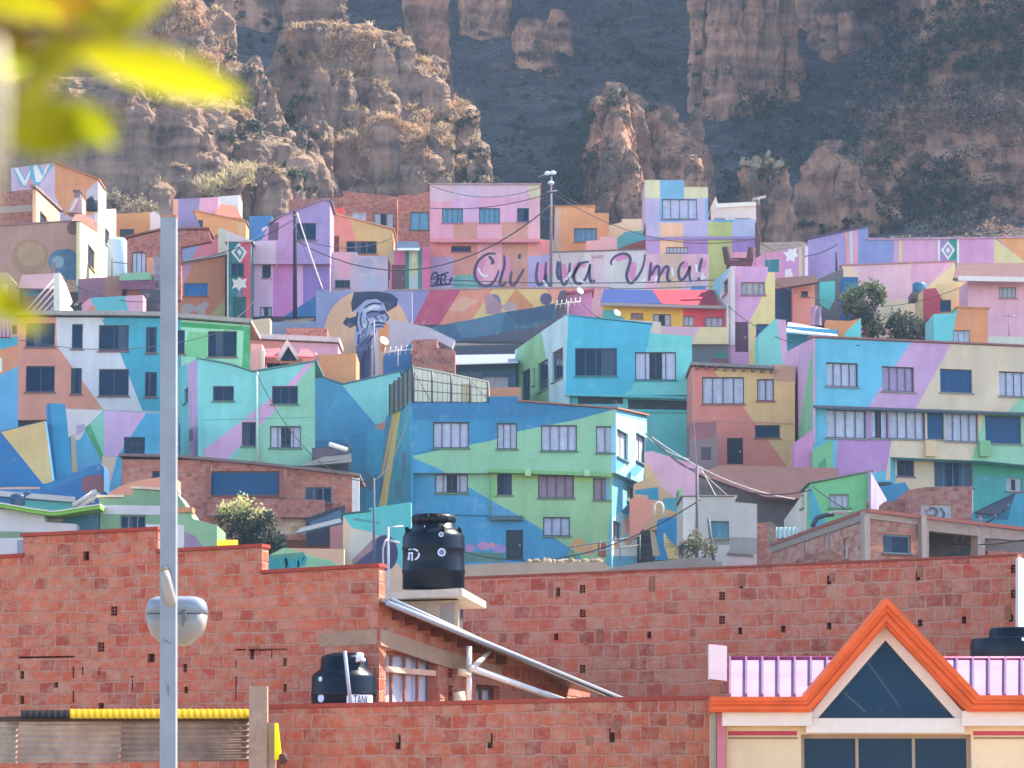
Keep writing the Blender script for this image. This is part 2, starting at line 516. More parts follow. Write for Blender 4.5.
def slab(parent, name, corners, thick, mat, col=None, label=None):
    """flat or sloping sheet through corners (px,py,d), thickened downwards"""
    a = [P(*c) if len(c) == 3 and not isinstance(c, Vector) else Vector(c) for c in corners]
    n = (a[1] - a[0]).cross(a[2] - a[0]).normalized()
    if n.z < 0: n = -n
    m = MB()
    b = [p - n * thick for p in a]
    k = len(a)
    m.mesh_faces(a + b, [tuple(range(k)), tuple(range(2 * k - 1, k - 1, -1))] + [(i, (i + 1) % k, (i + 1) % k + k, i + k) for i in range(k)], col)
    return m.build(name, mat, parent)
HAZE = 0.0002; SUNE = 3.8; EXPO = 2.16
# =================================================================== HILLSIDE HOUSES, upper tiers
G_HILL = 'painted houses stepped up the hillside'
BR = '#9d5f50'; BR2 = '#8a5048'
# --- top corner beside the cliff
r, pl = house('painted_house', 'orange house with white and blue zigzag panel at the foot of the cliff', 'house', 240,
  '11,168 55,163 98,180 98,222 11,222', '#cbb8d8',
  [('#d9935c', '55,163 98,180 98,215 64,215 55,196'), ('#c3a6cc', '11,168 55,164 36,190 11,190'),
   ('#6aaed2', '13,169 20,168 25,178 30,166 34,166 26,187 21,187'), ('#e8e6f0', '15,169 18,168 25,181 31,167 33,167 26,185 23,185'),
   ('#6aaed2', '30,165 40,165 46,176 48,164 54,164 36,189 30,177'), ('#e8e6f0', '33,165 37,165 43,178 47,165 50,164 40,182 36,182'),
   ('#d58fae', '25,188 30,177 36,188'), ('#c3bcd8', '86,192 98,180 98,215 88,210')], depth=5)
eave(r, pl, '55,163 98,180', .12, .2, 4, '#b07b50')
r, pl = house('brick_house', 'red brick upper storey with a grey band and one sunlit window wall', 'house', 229,
  '-12,193 36,189 36,230 -12,230', BR, depth=5, mat=BRICK_FAR)
strip(r, pl, '-12,211 36,208', .5, .05, '#a89a98', 'concrete_band')
pl2 = Plane(((36, 229), (62, 241)))
facade(r, pl2, '36,189 60,213 60,232 36,232', '#e8b79a', wins=[(40, 210, 47, 223, 2, 'd')], depth=.25, name='side_wall')
eave(r, pl2, '34,187 62,212', .16, .12, .3, '#8a7f86')
r, pl = house('plastered_house', 'dusty tan house with painted ball mural and cream sunlit side', 'house', 222,
  '-12,227 80,221 80,292 -12,292', '#b58c80',
  [('#a88467', ell(30, 257, 19, 18)), ('#b5936f', ell(31, 254, 14, 12)), ('#54799b', ell(63, 262, 15, 13)), ('#3f6c97', ell(68, 258, 9, 9)), ('#86a6c2', ell(58, 262, 6, 6)),
   ('#3f6c97', '60,270 78,266 76,280 66,280'), ('#6e4f4c', ell(73, 228, 6, 7)), ('#9b7f78', '48,285 52,262 56,262 55,285')], depth=.6)
plc = Plane(((80, 222), (100, 233)))
facade(r, plc, '80,222 97,233 98,283 80,286', '#f1dcb8', wins=[(88, 243, 95, 264, 2, 'd')], depth=.25, name='side_wall')
plw = Plane(((98, 231), (117, 240)))
facade(r, plw, '98,210 116,209 116,282 98,282', '#f0ecec', wins=[(105, 227, 110, 243, 1, 'd')], depth=.25, name='end_wall')
wall(r, plc, '80,221 84,214 97,222 97,233', '#7a5048', depth=.6, name='parapet', mat=BRICK_FAR)
eave(r, Plane(222), '-12,227 80,221', .1, .1, 6, '#8f7a78')
r, pl = house('roof_shed', 'little striped shed on the roof of the tan mural house', 'shed', 232, '66,212 74,198 82,197 82,213', '#c9aebb',
  [('#f0e6e8', '69,211 76,199 78,199 72,211'), ('#b98fa5', '74,211 79,199 80,199 77,211')], depth=2)
o = MB(); o.pbox(Plane(233), *Plane(233).uz(74, 198), *Plane(233).uz(80, 190), 0, 1.2); o.pbox(Plane(233), *Plane(233).uz(73, 191.5), *Plane(233).uz(81, 190), -.2, 1.3)
tag(o.build('chimney', M('#6d6a72')), 'small grey chimney block above the striped roof shed', 'chimney')
r, pl = house('shack', 'lilac tin roofed shack with blue panel and striped tarpaulin', 'shack', 206, '20,287 62,284 60,320 20,320', '#a87f98',
  [('#5aa6dc', '24,290 40,289 40,296 24,296'), ('#9a6f8c', '20,297 60,296 60,320 20,320')], depth=3)
slab(r, 'roof', [(18, 288, 204), (58, 289, 204), (59, 273, 210), (22, 275, 210)], .08, M('#6d5a70', .7))
t = MB()
for k in range(7):
    t.tube([P(20 + k * 6, 318, 203.6), P(57, 276 + k * 7, 203.6)], .06, 5)
tag(t.build('striped_tarpaulin', M('#e6dfe8')), 'white striped tarpaulin ribs leaning on the lilac shack', 'tarpaulin')
r, pl = house('low_wall', 'sunlit white gable end beside a brown pole and teal boards', 'wall', ((60, 202), (73, 208)), '60,273 66,284 72,300 74,318 60,318', '#efeae6', depth=.4)
r, pl = house('garden_wall', 'mauve plastered wall below the white sunlit house', 'wall', 214, '78,279 122,276 122,300 78,303', '#8e6580', [('#9d7369', '104,277 122,276 122,299 106,300'), ('#4d7f90', '70,282 80,280 80,296 72,297')], depth=1)
r, pl = house('plastered_house', 'beige house half hidden by the yellow leaves', 'house', 206, '-10,276 6,272 22,290 22,325 -10,325', '#c4b09c', [('#efe8da', '2,284 8,284 8,312 2,312')], depth=4)  # pale upright strip is a highlight painted on the wall
r, pl = house('painted_house', 'low house painted pink, salmon and teal under a dark loggia', 'house', 199,
  '82,304 90,298 124,296 143,295 143,312 162,313 162,330 82,330', '#d7a3c4',
  [('#e08b7a', '82,312 90,301 102,318 82,318'), ('#e09ab4', '82,300 90,298 94,304 84,312'), ('#5bb9cc', '89,298 125,295 129,313 106,318 102,318'), ('#c7bcc8', '103,313 122,310 133,313 134,318 104,318')], depth=4)
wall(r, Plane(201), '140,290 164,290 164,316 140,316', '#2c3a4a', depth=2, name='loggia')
# cylinder tank by white house
m = MB(); c = P(118, 278, 226); h = (P(118, 238, 226) - c).z
m.lathe([(.75, 0), (.78, .1), (.78, h * .9), (.7, h * .96), (.35, h), (0.01, h + .02)], (c.x, c.y, c.z), 32)
tag(m.build('storage_tank', M('#b9cfdf!', .5)), 'tall pale blue cylindrical tank beside the white sunlit house', 'tank')
# brick house behind the post
r, pl = house('brick_house', 'red brick house with white curtained doors behind the metal post', 'house', 214,
  '127,239 160,231 208,230 212,241 181,247 181,300 127,300', '#a2564c', [('#d98a62', '147,258 154,257 154,276 147,276'), ('#7f8db5', '154,256 162,255 162,297 154,297')],
  wins=[(132, 252, 146, 276, 3, 'c')], depth=.8, mat=BRICK_FAR)
eave(r, pl, '126,238 160,230 208,229', .12, .1, 4, '#8f5a50')
b = MB(); b.pbox(pl, *pl.uz(121, 292), *pl.uz(158, 284), -1.2, -1.1); b.pbox(pl, *pl.uz(121, 286), *pl.uz(158, 283.5), -1.25, -.02)
b.build('balcony', M('#7d4f70'), r); s = strip(r, pl, '122,280 152,279', .5, 1.3, '#7fb59d', 'balcony_rail')
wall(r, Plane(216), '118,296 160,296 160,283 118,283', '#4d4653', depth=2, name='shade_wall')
house('painted_wall', 'orange garden wall below the dry grass bank', 'wall', 242, '116,214 150,212 150,240 116,240', '#d0975c', [('#33404e', '120,229 134,229 134,240 120,240')], depth=2)
house('plastered_house', 'small white house end just left of the lavender top house', 'house', 240, '150,213 154,211 161,216 161,240 150,240', '#e3d3dc', depth=2)
r, pl = house('painted_house', 'lavender and pink house topped by a bare terrace near the cliff', 'house', 241,
  '173,199 198,198 218,197 218,232 173,232', '#8f86c0', [('#e0a291', '173,198 178,198 178,232 173,232'), ('#d29fc8', '200,197 219,197 219,214 208,214 198,222')], depth=4)
r, pl = house('plastered_house', 'white house with a brick red lean-to by the dry grass', 'house', 246, '214,197 239,195 239,215 214,215', '#efe9ea', depth=3)
slab(r, 'lean_to_roof', [(215, 216, 239), (242, 218, 239), (236, 206, 243), (216, 203, 243)], .1, M('#9b5a4f', .9))
r, pl = house('painted_house', 'orange house with a sloping roof edge and dark small opening', 'house', 236,
  '194,211 246,222 246,245 205,245 200,226', '#dc9e60', [('#d9b27c', '236,222 246,222 246,242 241,242'), ('#3a3f52', '197,220 203,220 203,229 197,229')], depth=4, roof=('194,211 246,222', .1, .15, 4, '#b98a62'))
r, pl = house('painted_house', 'house with a sloping band of blue and rose paint', 'house', 229, '179,247 218,236 219,268 179,272', '#c9728f', [('#7f95cf', '179,247 202,240 190,262 179,264')],
  wins=[(181, 260, 197, 267, 2, 'd')], depth=4, roof=('179,247 218,236', .12, .2, 3.5, '#a97f88'))
house('plastered_house', 'pale grey gable wall above the painted diamond panel', 'house', 228, '218,229 221,228 250,240 250,246 228,246 228,262 218,262', '#cbc5ca', [('#bcc4b0', '218,230 226,232 226,258 218,258')], depth=3)
r, pl = house('painted_house', 'orange house with bright blue shutters beside the metal post', 'house', 221,
  '176,265 225,256 225,330 176,330', '#d98d60', [('#cf9fd0', '176,266 194,262 183,285 176,292'), ('#cbc58c', '226,297 226,324 204,324'),
   ('#c6bfc9', '181,306 190,303 196,307 206,301 209,304 205,312 209,320 199,324 194,316 190,316 188,324 181,322'), ('#d98d60', ell(194, 315, 4.5, 4))],
  wins=[(184, 283, 208, 296, 3, 'u', '#4f9fe0')], depth=4, roof=('176,265 226,255', .16, .25, 4, '#c5c6ce'))
r, pl = house('painted_house', 'narrow teal and red house end with white diamond and flower', 'house', 219,
  '227,242 251,242 251,335 227,335', '#1f8288', [('#d0566a', '238,242 251,242 251,330 246,330'), ('#e6e2ea', '239,243 247,252 240,263 231,252'), ('#2b8b90', '239,246 244,252 240,260 234,252'), ('#e6e2ea', '239,249 242,252 240,256 237,252'),
   ('#ece6ee', '232,279 237,280 239,276 242,280 247,278 245,284 247,288 242,287 239,291 236,287 232,289 234,284'), ('#8b7fb8', '238,291 241,291 242,298 237,298'), ('#e9e4ec', '226,242 228.5,242 228.5,330 226,330')],
  wins=[(231, 263, 244, 276, 2, 'd', '#2c6f86')], doors=[(233, 297, 246, 318, '#16606a')], depth=4, roof=('226,242 252,242', .12, .1, 3, '#c9c2c8'))
# purple house
r, pl = house('painted_house', 'purple and pink house behind the black utility pole', 'house', 221, '249,242 281,217 325,200 330,202 330,264 249,264', '#c994cf',
  [('#a691d2', '297,212 330,200 330,264 297,264'), ('#e0bfdc', '249,241 276,241 276,264 249,264'), ('#4a86c6', '249,241 270,221 262,240 249,243'), ('#6a4f6c', '269,224 279,222 278,240 268,240')],
  wins=[(294, 223, 316, 240, 2, 'd')], depth=5, roof=('270,224 281,217 325,200 331,202', .1, .15, 5, '#8a7fa8'))
facade(r, Plane(221.5), '251,262 330,262 330,345 251,345', '#e2b4e2', [('#cd74c6', '273,262 294,262 294,345 273,345'), ('#d9a6e2', '297,262 303,262 303,310 297,310'), ('#8f74c8', '303,262 330,262 330,345 303,345'), ('#39306a', '294,262 297,262 297,312 294,312'),
   ('#2e70b6', '270,325 316,296 316,325'), ('#8b9cc8', '316,290 330,290 330,330 270,330 270,324 316,324')], wins=[(262, 262, 271, 278, 1, 'd'), (260, 307, 272, 318, 2, 'cs')], depth=4, name='lower_wall')
house('painted_wall', 'bright blue wall stub between orange and purple houses', 'wall', 228, '249,216 272,216 268,244 249,244', '#3f7fc4', [('#d9d6e0', '262,228 267,226 267,240 262,240')], depth=1)
house('low_wall', 'cream corner block beneath the pink and purple house', 'wall', 200, '251,320 270,318 270,334 251,334', '#dcc7a8', depth=1.5)
house('retaining_wall', 'grey blue retaining wall under the purple house', 'wall', 203, '270,322 330,322 330,335 270,335', '#8296bd', depth=1.5)
# salmon yellow house
r, pl = house('painted_house', 'salmon and mustard house with a sloping top and blue window', 'house', 227, '330,213 393,230 392,262 330,262', '#e59a8c',
  [('#d6c37c', '350,219 393,230 393,262 360,262 356,240'), ('#dca88c', '338,240 346,232 346,262 338,262')], wins=[(346, 241, 377, 254, 3, 'dm', '#8d8996')], doors=[(333, 236, 339, 252, '#8a3f44')], depth=5, roof=('330,213 393,230', .12, .2, 5, '#c7a585'))
r, pl = house('painted_wall', 'pale lavender wall with faded drawings above the hat mural', 'wall', 223, '327,252 357,252 358,256 388,256 388,300 327,300', '#b9b3d2',
  [('#d9a5bc', '339,253 342,253 342,278 339,278'), ('#d9a5bc', '345,253 350,253 350,278 345,278'), ('#a3abd0', ell(366, 266, 8, 8)), ('#aab6d8', ell(372, 282, 10, 8)), ('#d7d3e2', '322,265 324,265 324,283 322,283')], wins=[(335, 280, 350, 288, 3, 'd')], depth=1.5)
for (nm, lb, d, ol, wn) in [
  ('brick_house', 'long brick house with two curtained windows under the rocky bluff', 243, '343,191 397,197 397,240 343,240', [(352, 212, 366, 223, 2, 'c', '#d9d4d8'), (374, 213, 393, 229, 3, 'cs', '#8aa0ac')]),
  ('brick_house', 'brick house with blue green shuttered window beside the pink house', 240, '398,196 431,192 431,250 398,250', [(410, 212, 429, 230, 2, 't', '#3d7486')]),
  ('brick_house', 'low brick parapet house behind the purple gable', 247, '289,200 343,197 343,225 289,225', [])]:
    r, pl = house(nm, lb, 'house', d, ol, '#a4604f', wins=wn, depth=4, mat=BRICK_FAR, sillcol='#9b8580')
wall(bpy.data.objects['brick_house.002'], Plane(239.7), '330,209 344,207 344,216 331,214', '#e0542e', depth=.3, name='orange_patch')
r, pl = house('gate_wall', 'magenta gate wall with painted lime column and brown door', 'wall', 223, '390,250 398,250 398,247 430,247 430,300 390,300', '#d2679c',
  [('#b8c4a0', '409,246 421,246 421,300 409,300'), ('#2c7f86', '405,248 409,248 409,300 405,300'), ('#2f8288', '418,248 422,248 422,300 418,300'), ('#b3ae9a', '390,250 394,250 394,264 390,264'),
   ('#d7dccb', ell(414, 258, 3, 5)), ('#aebfd0', ell(414, 282, 4, 7))], doors=[(392, 265, 405, 291, '#6d4a55')], depth=1)
slab(r, 'roof', [(397, 250, 221), (420, 250, 221), (418, 241, 225), (396, 242, 225)], .06, M('#9fb9d2', .35, .3))
# pink three-storey house
r, pl = house('painted_house', 'three storey pink house with curtained windows below the cliff', 'house', 224, '430,185 540,185 540,241 430,241', '#e2a5cc',
  [('#d9b5cc', '430,185 453,185 453,202 430,202'), ('#cdb6d8', '453,185 478,185 478,198 453,198'), ('#d8b4d6', '478,185 527,185 527,198 478,198'), ('#d3cfae', '527,185 540,185 540,198 530,198'),
   ('#e39fbd', '430,202 453,202 453,241 430,241'), ('#d5a8d8', '453,198 478,198 478,222 453,222'), ('#cf9384', '453,222 477,222 477,241 453,241'), ('#e6a4c0', '477,222 502,222 502,241 477,241'),
   ('#d09686', '502,222 528,222 528,241 502,241'), ('#e6aec2', '528,198 540,198 540,241 528,241'), ('#e0a8d2', '502,198 528,198 528,222 502,222')],
  wins=[(442, 208, 463, 223, 4, 't', '#3e6f8c'), (479, 208, 500, 223, 4, 't', '#3e6f8c'), (517, 208, 529, 222, 2, 'dl', '#3e6f8c')], depth=6, roof=('430,185 540,185', .12, .12, 6, '#a9929c'))
facade(r, Plane(224.6), '430,240 552,240 552,300 430,300', '#ee908e', [('#b79cd0', '431,257 453,257 453,300 431,300'), ('#67a7a4', '453,278 458,274 476,274 480,284 480,300 453,300'), ('#cc887c', '453,241 477,241 477,275 453,275'),
   ('#e9a7c0', '477,241 502,241 502,290 480,290'), ('#cb9282', '502,241 528,241 528,300 502,300'), ('#aaa2d6', '528,256 552,254 552,300 528,300'), ('#ef9a98', '528,241 540,241 540,256 528,256'), ('#8f7fb2', '478,284 502,284 502,300 480,300')],
  wins=[(451, 246, 471, 252, 3, 'd')], depth=5, name='lower_wall')
strip(r, Plane(224), '430,241 540,241', .25, .25, '#d98a9a')
GR = Plane(224.6)
g = MB()
for path in ['430,282 433,273 437,272 438,280 434,284', '436,285 440,276 441,285', '442,284 441,274 447,276 443,280 448,285', '433,278 449,272', '449,284 452,276 451,282', '428,286 452,284']:
    ribbon(g, GR, pts(path), .14)
g.build('graffiti', M('#3d3f74'), r)
# lettering wall
r, pl = house('lettering_wall', 'long white and pink wall carrying a big cursive slogan', 'wall', 224.6, '552,253 646,250 646,254 709,254 709,300 552,300', '#d8d2dc',
  [('#e6b2cd', '646,254 709,254 709,300 646,300'), ('#d9b9a6', '660,254 682,254 682,300 660,300'), ('#d0cfd0', '615,258 632,252 628,289 612,280'), ('#e0c4d6', '590,254 605,253 605,289 590,289'), ('#cbc0cc', '552,254 585,253 570,300 552,300'), ('#cbb6cc', '685,278 709,276 709,300 685,300'), ('#4a8fd0', '692,286 706,286 706,290 690,290')], depth=1.2, roof=('552,253 646,250', .1, .1, 1.2, '#7d7078'))
strip(r, pl, '592,257 603,256', .12, .1, '#c29aac'); strip(r, pl, '592,256 592.8,289', 2.0, .08, '#cbaec0', 'pilaster')
dark = ['489,256 494,262 491,264', '496,254 488,253 478,260 474,272 476,280 482,286 490,286 496,279 499,270', '504,255 505,264 502,274 499,284 503,286 506,282', '520,254 519,259', '512,271 510,280 511,285 515,285 520,276 524,269',
        '538,262 536,274 537,283 540,286 545,280 546,262', '546,274 546,282 549,286', '558,261 557,274 559,280', '560,262 561,282 565,286 569,276 570,263', '580,262 574,274 572,278',
        '589,262 583,262 576,268 573,277 576,284 583,283 588,274 590,264', '590,264 589,276 591,283 595,280',
        '612,265 610,262 616,255 626,253 631,258 629,266 626,275 628,282 632,284 640,274 644,264 645,254', '651,262 650,272 649,281', '651,276 656,266 659,266 659,276 658,283', '660,276 665,266 669,267 667,276 668,282 671,280',
        '684,262 680,265 678,273 680,281 685,278 689,270 690,264 689,276 691,282', '702,258 700,266 699,272', '698,278 699.5,280']
lt = MB()
for p_ in dark: ribbon(lt, pl, pts(p_), .22, -.016)
lt.build('lettering', M('#4d4974'), r)
lt = MB()
for p_ in ['484,258 479,268 480,280', '507,256 507,268 503,279', '541,264 540,276 543,282', '549,262 549,276', '563,264 565,278', '574,270 578,265 586,264', '616,260 622,256 628,257', '634,262 632,272 633,280', '654,265 653,275', '663,266 663,274', '682,268 684,264 688,264', '704,260 702,268']:
    ribbon(lt, pl, pts(p_), .5, -.011)
lt.build('lettering_fill', M('#d488bc'), r)
lt = MB()
for p_ in ['478,268 482,276 488,276', '543,280 548,288', '566,280 571,272', '634,282 640,284 646,278', '655,283 657,276', '672,268 673,276', '696,264 697,272', '703,273 701,280 706,276', '580,280 586,284']:
    ribbon(lt, pl, pts(p_), .16, -.0215)
lt.build('lettering_highlight', M('#efeaf4'), r)
# mural band
r, pl = house('mural_wall', 'retaining wall with crimson, orange and yellow geometric mural', 'wall', 218, '386,291 430,290 566,288 610,288 610,345 386,345', '#8f8ec9',
  [('#c2496e', '430,290 461,290 437,332 409,332'), ('#ea8f70', '461,290 493,289 475,325 437,328'), ('#e7c47c', '493,289 548,289 560,300 560,320 472,320'), ('#d98d52', '516,289 534,306 520,318 502,308'), ('#f0a98e', '462,296 478,301 463,312 448,310'),
   ('#e59a80', '546,289 575,288 570,312 556,304'), ('#7a6fa8', ell(494, 303, 7, 9)), ('#b48a9c', '484,296 490,293 503,306 500,314 486,314'), ('#c3a0a8', ell(510, 307, 7, 5)), ('#5b5478', ell(546, 299, 6, 6)), ('#d9a6b6', '575,288 610,288 610,345 575,345')], depth=1, roof=('386,291 430,290 566,288 610,288', .08, .06, 1, '#b79a9a'))
r, pl = house('rock_retaining_wall', 'dark blue painted rough stone wall rising under the mural', 'wall', 211, '425,330 441,325 470,320 505,312 532,308 556,303 560,291 566,290 566,322 548,342 528,362 452,362 440,344', '#41698c',
  [('#4d7d9e', '455,324 505,313 500,334 462,338'), ('#37597a', '505,312 556,303 552,318 520,326'), ('#56799a', '470,324 490,319 488,332 472,334'), ('#5a5a6c', '462,340 530,328 556,318 540,345 528,362 456,362'), ('#3e5675', '450,345 480,342 480,356 455,356'), ('#5f5064', '556,295 566,290 566,318 556,318')], depth=1.5)
house('painted_house', 'small plain magenta pink house front below the slogan', 'house', 212, '565,295 592,291 592,325 565,325', '#da86bc', depth=3, roof=('564,295 593,291', .15, .3, 3, '#c0506f'))
# hat mural
HM = 198
r, pl = house('mural_wall', 'wall with a mural of a grey head in a dark cap on a beige disc', 'wall', HM, '316,292 412,291 412,345 392,385 316,385', '#7d8cc0',
  [('#8e8fc6', '395,291 412,291 412,330 402,330'), ('#d2aa88', ell(367, 334, 43, 44, 28)), ('#c9a284', '340,345 358,335 356,384 334,384 338,360'), ('#28365f', '354,292 378,291 392,294 398,299 397,306 387,312 384,304 376,299 366,300 358,308 352,312 351,303'),
   ('#93a3d0', '355,310 366,300 377,299 384,304 388,318 386,324 378,331 371,333 362,346 356,350 354,332 358,322'), ('#b3bfe0', '364,308 376,303 380,308 372,314 364,315'), ('#5f6da6', '366,314 378,310 384,312 376,317 367,318'),
   ('#a7b4da', '366,320 374,318 372,326 364,330'), ('#404e80', '379,311 385,310 386,314 380,315'), ('#6b79ae', '362,330 368,326 366,338 358,346'), ('#2d3a60', '344,320 356,316 357,325 350,328 343,324'), ('#56648f', '356,346 364,340 372,335 371,385 356,385'), ('#3d4b76', '358,352 370,350 368,385 360,385'),
   ('#c4c0d2', '372,331 378,331 379,385 372,385'), ('#e0944f', '378,330 388,323 389,347 379,352'), ('#b9967f', '338,368 354,350 354,384 334,384')], depth=1.2)
fm = MB()
for p_, w_ in (('366,314 372,311 378,312', .14), ('379,313 385,311', .16), ('364,308 372,303 382,304', .12), ('385,312 389,318 386,321', .1), ('371,325 378,322 385,324', .14), ('372,328 379,326 384,327', .1), ('366,318 369,323 366,329', .08), ('362,312 360,320 362,328', .1), ('358,312 356,322 358,332', .12),
    ('374,316 378,320', .07), ('376,330 372,338 366,344', .1), ('370,334 365,341 360,346', .08), ('359,334 358,344', .12), ('364,331 361,338', .08), ('381,316 384,319', .06), ('355,305 366,298 380,297 392,300', .12), ('346,318 352,322 356,321', .2), ('366,350 362,366 364,382', .18), ('369,346 368,360', .1)):
    ribbon(fm, pl, pts(p_), w_)
fm.build('line_drawing', M('#2b3560'), r)
fm = MB()
for p_, w_ in (('368,309 375,306 380,307', .12), ('380,320 383,323', .1), ('363,324 366,328', .1), ('360,338 364,334', .1), ('374,342 371,348', .08), ('372,333 378,330', .08)):
    ribbon(fm, pl, pts(p_), w_)
fm.build('line_highlight', M('#cfd6ee'), r)
house('house_wall', 'pale lavender grey sloping end wall beside the hat mural', 'wall', 190, '389,319 428,327 455,340 452,348 440,342 412,342 400,354 389,354', '#b4adc6', depth=1.5)
r, pl = house('shack', 'bright blue shack wall with a small white aerial', 'shack', 184, '383,354 400,351 413,342 413,378 383,378', '#2f73b8', depth=2)
r, pl = house('brick_house', 'bare stepped brick block behind the wire fence', 'house', 182, '412,340 437,339 437,348 455,350 455,378 412,378', '#a2605a', [('#8d5754', '412,357 455,358 455,364 412,364')], depth=3, mat=BRICK_FAR)
r, pl = house('blue_house', 'low slate blue house with a shiny metal roof', 'house', 186, '453,363 516,361 516,400 453,400', '#3f70a3', [('#5f86b4', '455,372 482,372 482,385 455,385')], wins=[(483, 377, 508, 390, 2, 'c', '#c9cdd8')], depth=4)
slab(r, 'roof', [(452, 364, 184.5), (518, 362, 184.5), (516, 354, 190), (454, 355, 190)], .06, M('#c3d2e6!', .3, .6))
house('low_wall', 'salmon slab wall beneath the slate blue house', 'wall', 180, '488,388 521,387 521,402 488,402', '#d9957c', depth=2)
r, pl = house('shadow_panel', 'dark panel standing in for the shadow behind the shiny blue roof', 'wall', 200, '440,346 530,344 520,372 440,372', '#4b5468', depth=1.5)  # dark panel put in place of the shadow band behind the roof
# cream house + fence (on the green house roof)
r, pl = house('plastered_house', 'cream rooftop room behind the wire fence of the turquoise house', 'house', 172, '412,366 436,370 489,381 489,408 412,408', '#d2c8c4', doors=[(461, 384, 470, 402, '#b7a68e')], depth=4)
pf = Plane(160)
root = empty('wire_fence', P(440, 402, 160), 'wire fence with steel posts along the turquoise house roof', 'fence')
for x, y0 in ((413, 367), (432, 371), (451, 374), (470, 378), (488, 382)):
    m = MB(); m.tube([P(x, 403, 160), P(x, y0, 160)], .05, 6); m.build('post', M('#474a55', .5), root)
m = MB()
for k in range(4):
    m.tube([P(413, 402 - k * 11.5, 160), P(488, 402 - k * 6.6, 160)], .025, 5)
for k in range(1, 16):
    x = 413 + k * 4.9
    m.tube([P(x, 402, 160), P(x, 367 + (x - 413) * .2, 160)], .012, 4)
m.tube([P(413, 370, 160.02), P(430, 400, 160.02)], .02, 5); m.tube([P(470, 380, 160.02), P(488, 400, 160.02)], .02, 5)
m.build('mesh_panel', M('#5a5d68', .5), root)
ps = Plane(((390, 166), (413, 160)))
wall(root, ps, '390,385 413,367 413,403 390,415', '#6a707c', depth=.08, name='boarded_panel')
for k in range(6):
    m = MB(); x = 390 + k * 4.5
    u, z = ps.uz(x, 385 - k * 3.5); u2, z2 = ps.uz(x, 415 - k * 2.4)
    m.pbox(ps, u, z2, u + .08, z + .05, -.06, -.002); m.build('slat', M('#4a4f5c'), root)

# lavender block
r, pl = house('painted_house', 'lavender blue block house with a tall top window', 'house', 229, '645,180 684,180 684,187 708,187 708,224 645,224', '#b5b2dc',
  [('#d3d6b2', '645,180 660,180 660,198 645,198'), ('#6fb2e0', '660,180 684,180 684,224 660,224'), ('#d0d3aa', '684,187 708,187 708,198 684,198'), ('#79aee0', '705,198 708,198 708,224 705,224')],
  wins=[(662, 199, 697, 219, 4, 'c', '#4a4f66')], depth=5)
facade(r, Plane(228), '646,222 755,219 756,300 646,300', '#a98cd0', [('#b1aede', '646,222 755,219 755,238 646,239'), ('#e2b898', '660,223 683,223 683,270 660,270'), ('#aebb70', '708,222 732,221 732,290 708,290'), ('#a8b4e0', '732,220 756,219 756,238 732,238'), ('#a07cca', '684,239 708,239 708,256 684,256'), ('#9576c4', '732,238 757,238 757,252 732,252'), ('#e296b8', '733,252 757,252 757,276 733,276'), ('#5fa6de', '711,219 733,218 733,222 711,222')],
  wins=[(666, 247, 688, 253, 6, 'c', '#6d6a80')], depth=1, name='lower_wall')
strip(r, Plane(228), '646,239 755,238', .2, .15, '#8f7fc0')
r, pl = house('roof_terrace', 'white parapet terrace beside the lavender block house', 'terrace', 229, '711,206 716,196 718,206 756,204 756,222 711,222', '#dfd4d2', [('#8f8a98', '714,218 725,218 725,220 714,220'), ('#8f8a98', '735,218 751,218 751,220 735,220')], depth=4)
strip(r, pl, '716,206 756,204', .3, .15, '#efe8e6')
r, pl = house('house_wall', 'thin brown end wall with a pipe next to the lavender terrace', 'wall', 229, '756,206 760,200 760,262 756,262', '#6a4f52', depth=3)
# orange small
r, pl = house('painted_house', 'small orange box house with a blue grid window', 'house', 236, '555,207 594,206 594,213 609,213 609,255 555,255', '#dba468', [('#c9b4a4', '555,208 561,207 561,255 555,255')], wins=[(574, 228, 597, 242, 4, 't', '#4a6f96')], depth=5)
eave(r, pl, '555,207 594,206', .08, .1, 4, '#bd8a55')
house('garden_wall', 'cream wall stepping behind the orange box house', 'wall', 242, '607,226 622,222 622,219 647,219 647,240 607,240', '#e0c8b0', depth=1)
house('garden_wall', 'turquoise stepped wall above the long slogan', 'wall', 238, '614,240 625,232 647,230 647,250 614,250', '#48b3d0', depth=1)
house('garden_wall', 'rust red sloping wall above the slogan', 'wall', 234, '611,252 630,244 647,239 647,256 611,256', '#a8605c', depth=1)
house('garden_wall', 'pale pink wall piece above the first word of the slogan', 'wall', 232, '586,241 600,240 600,237 617,236 617,256 586,256', '#e0bcc8', depth=1)

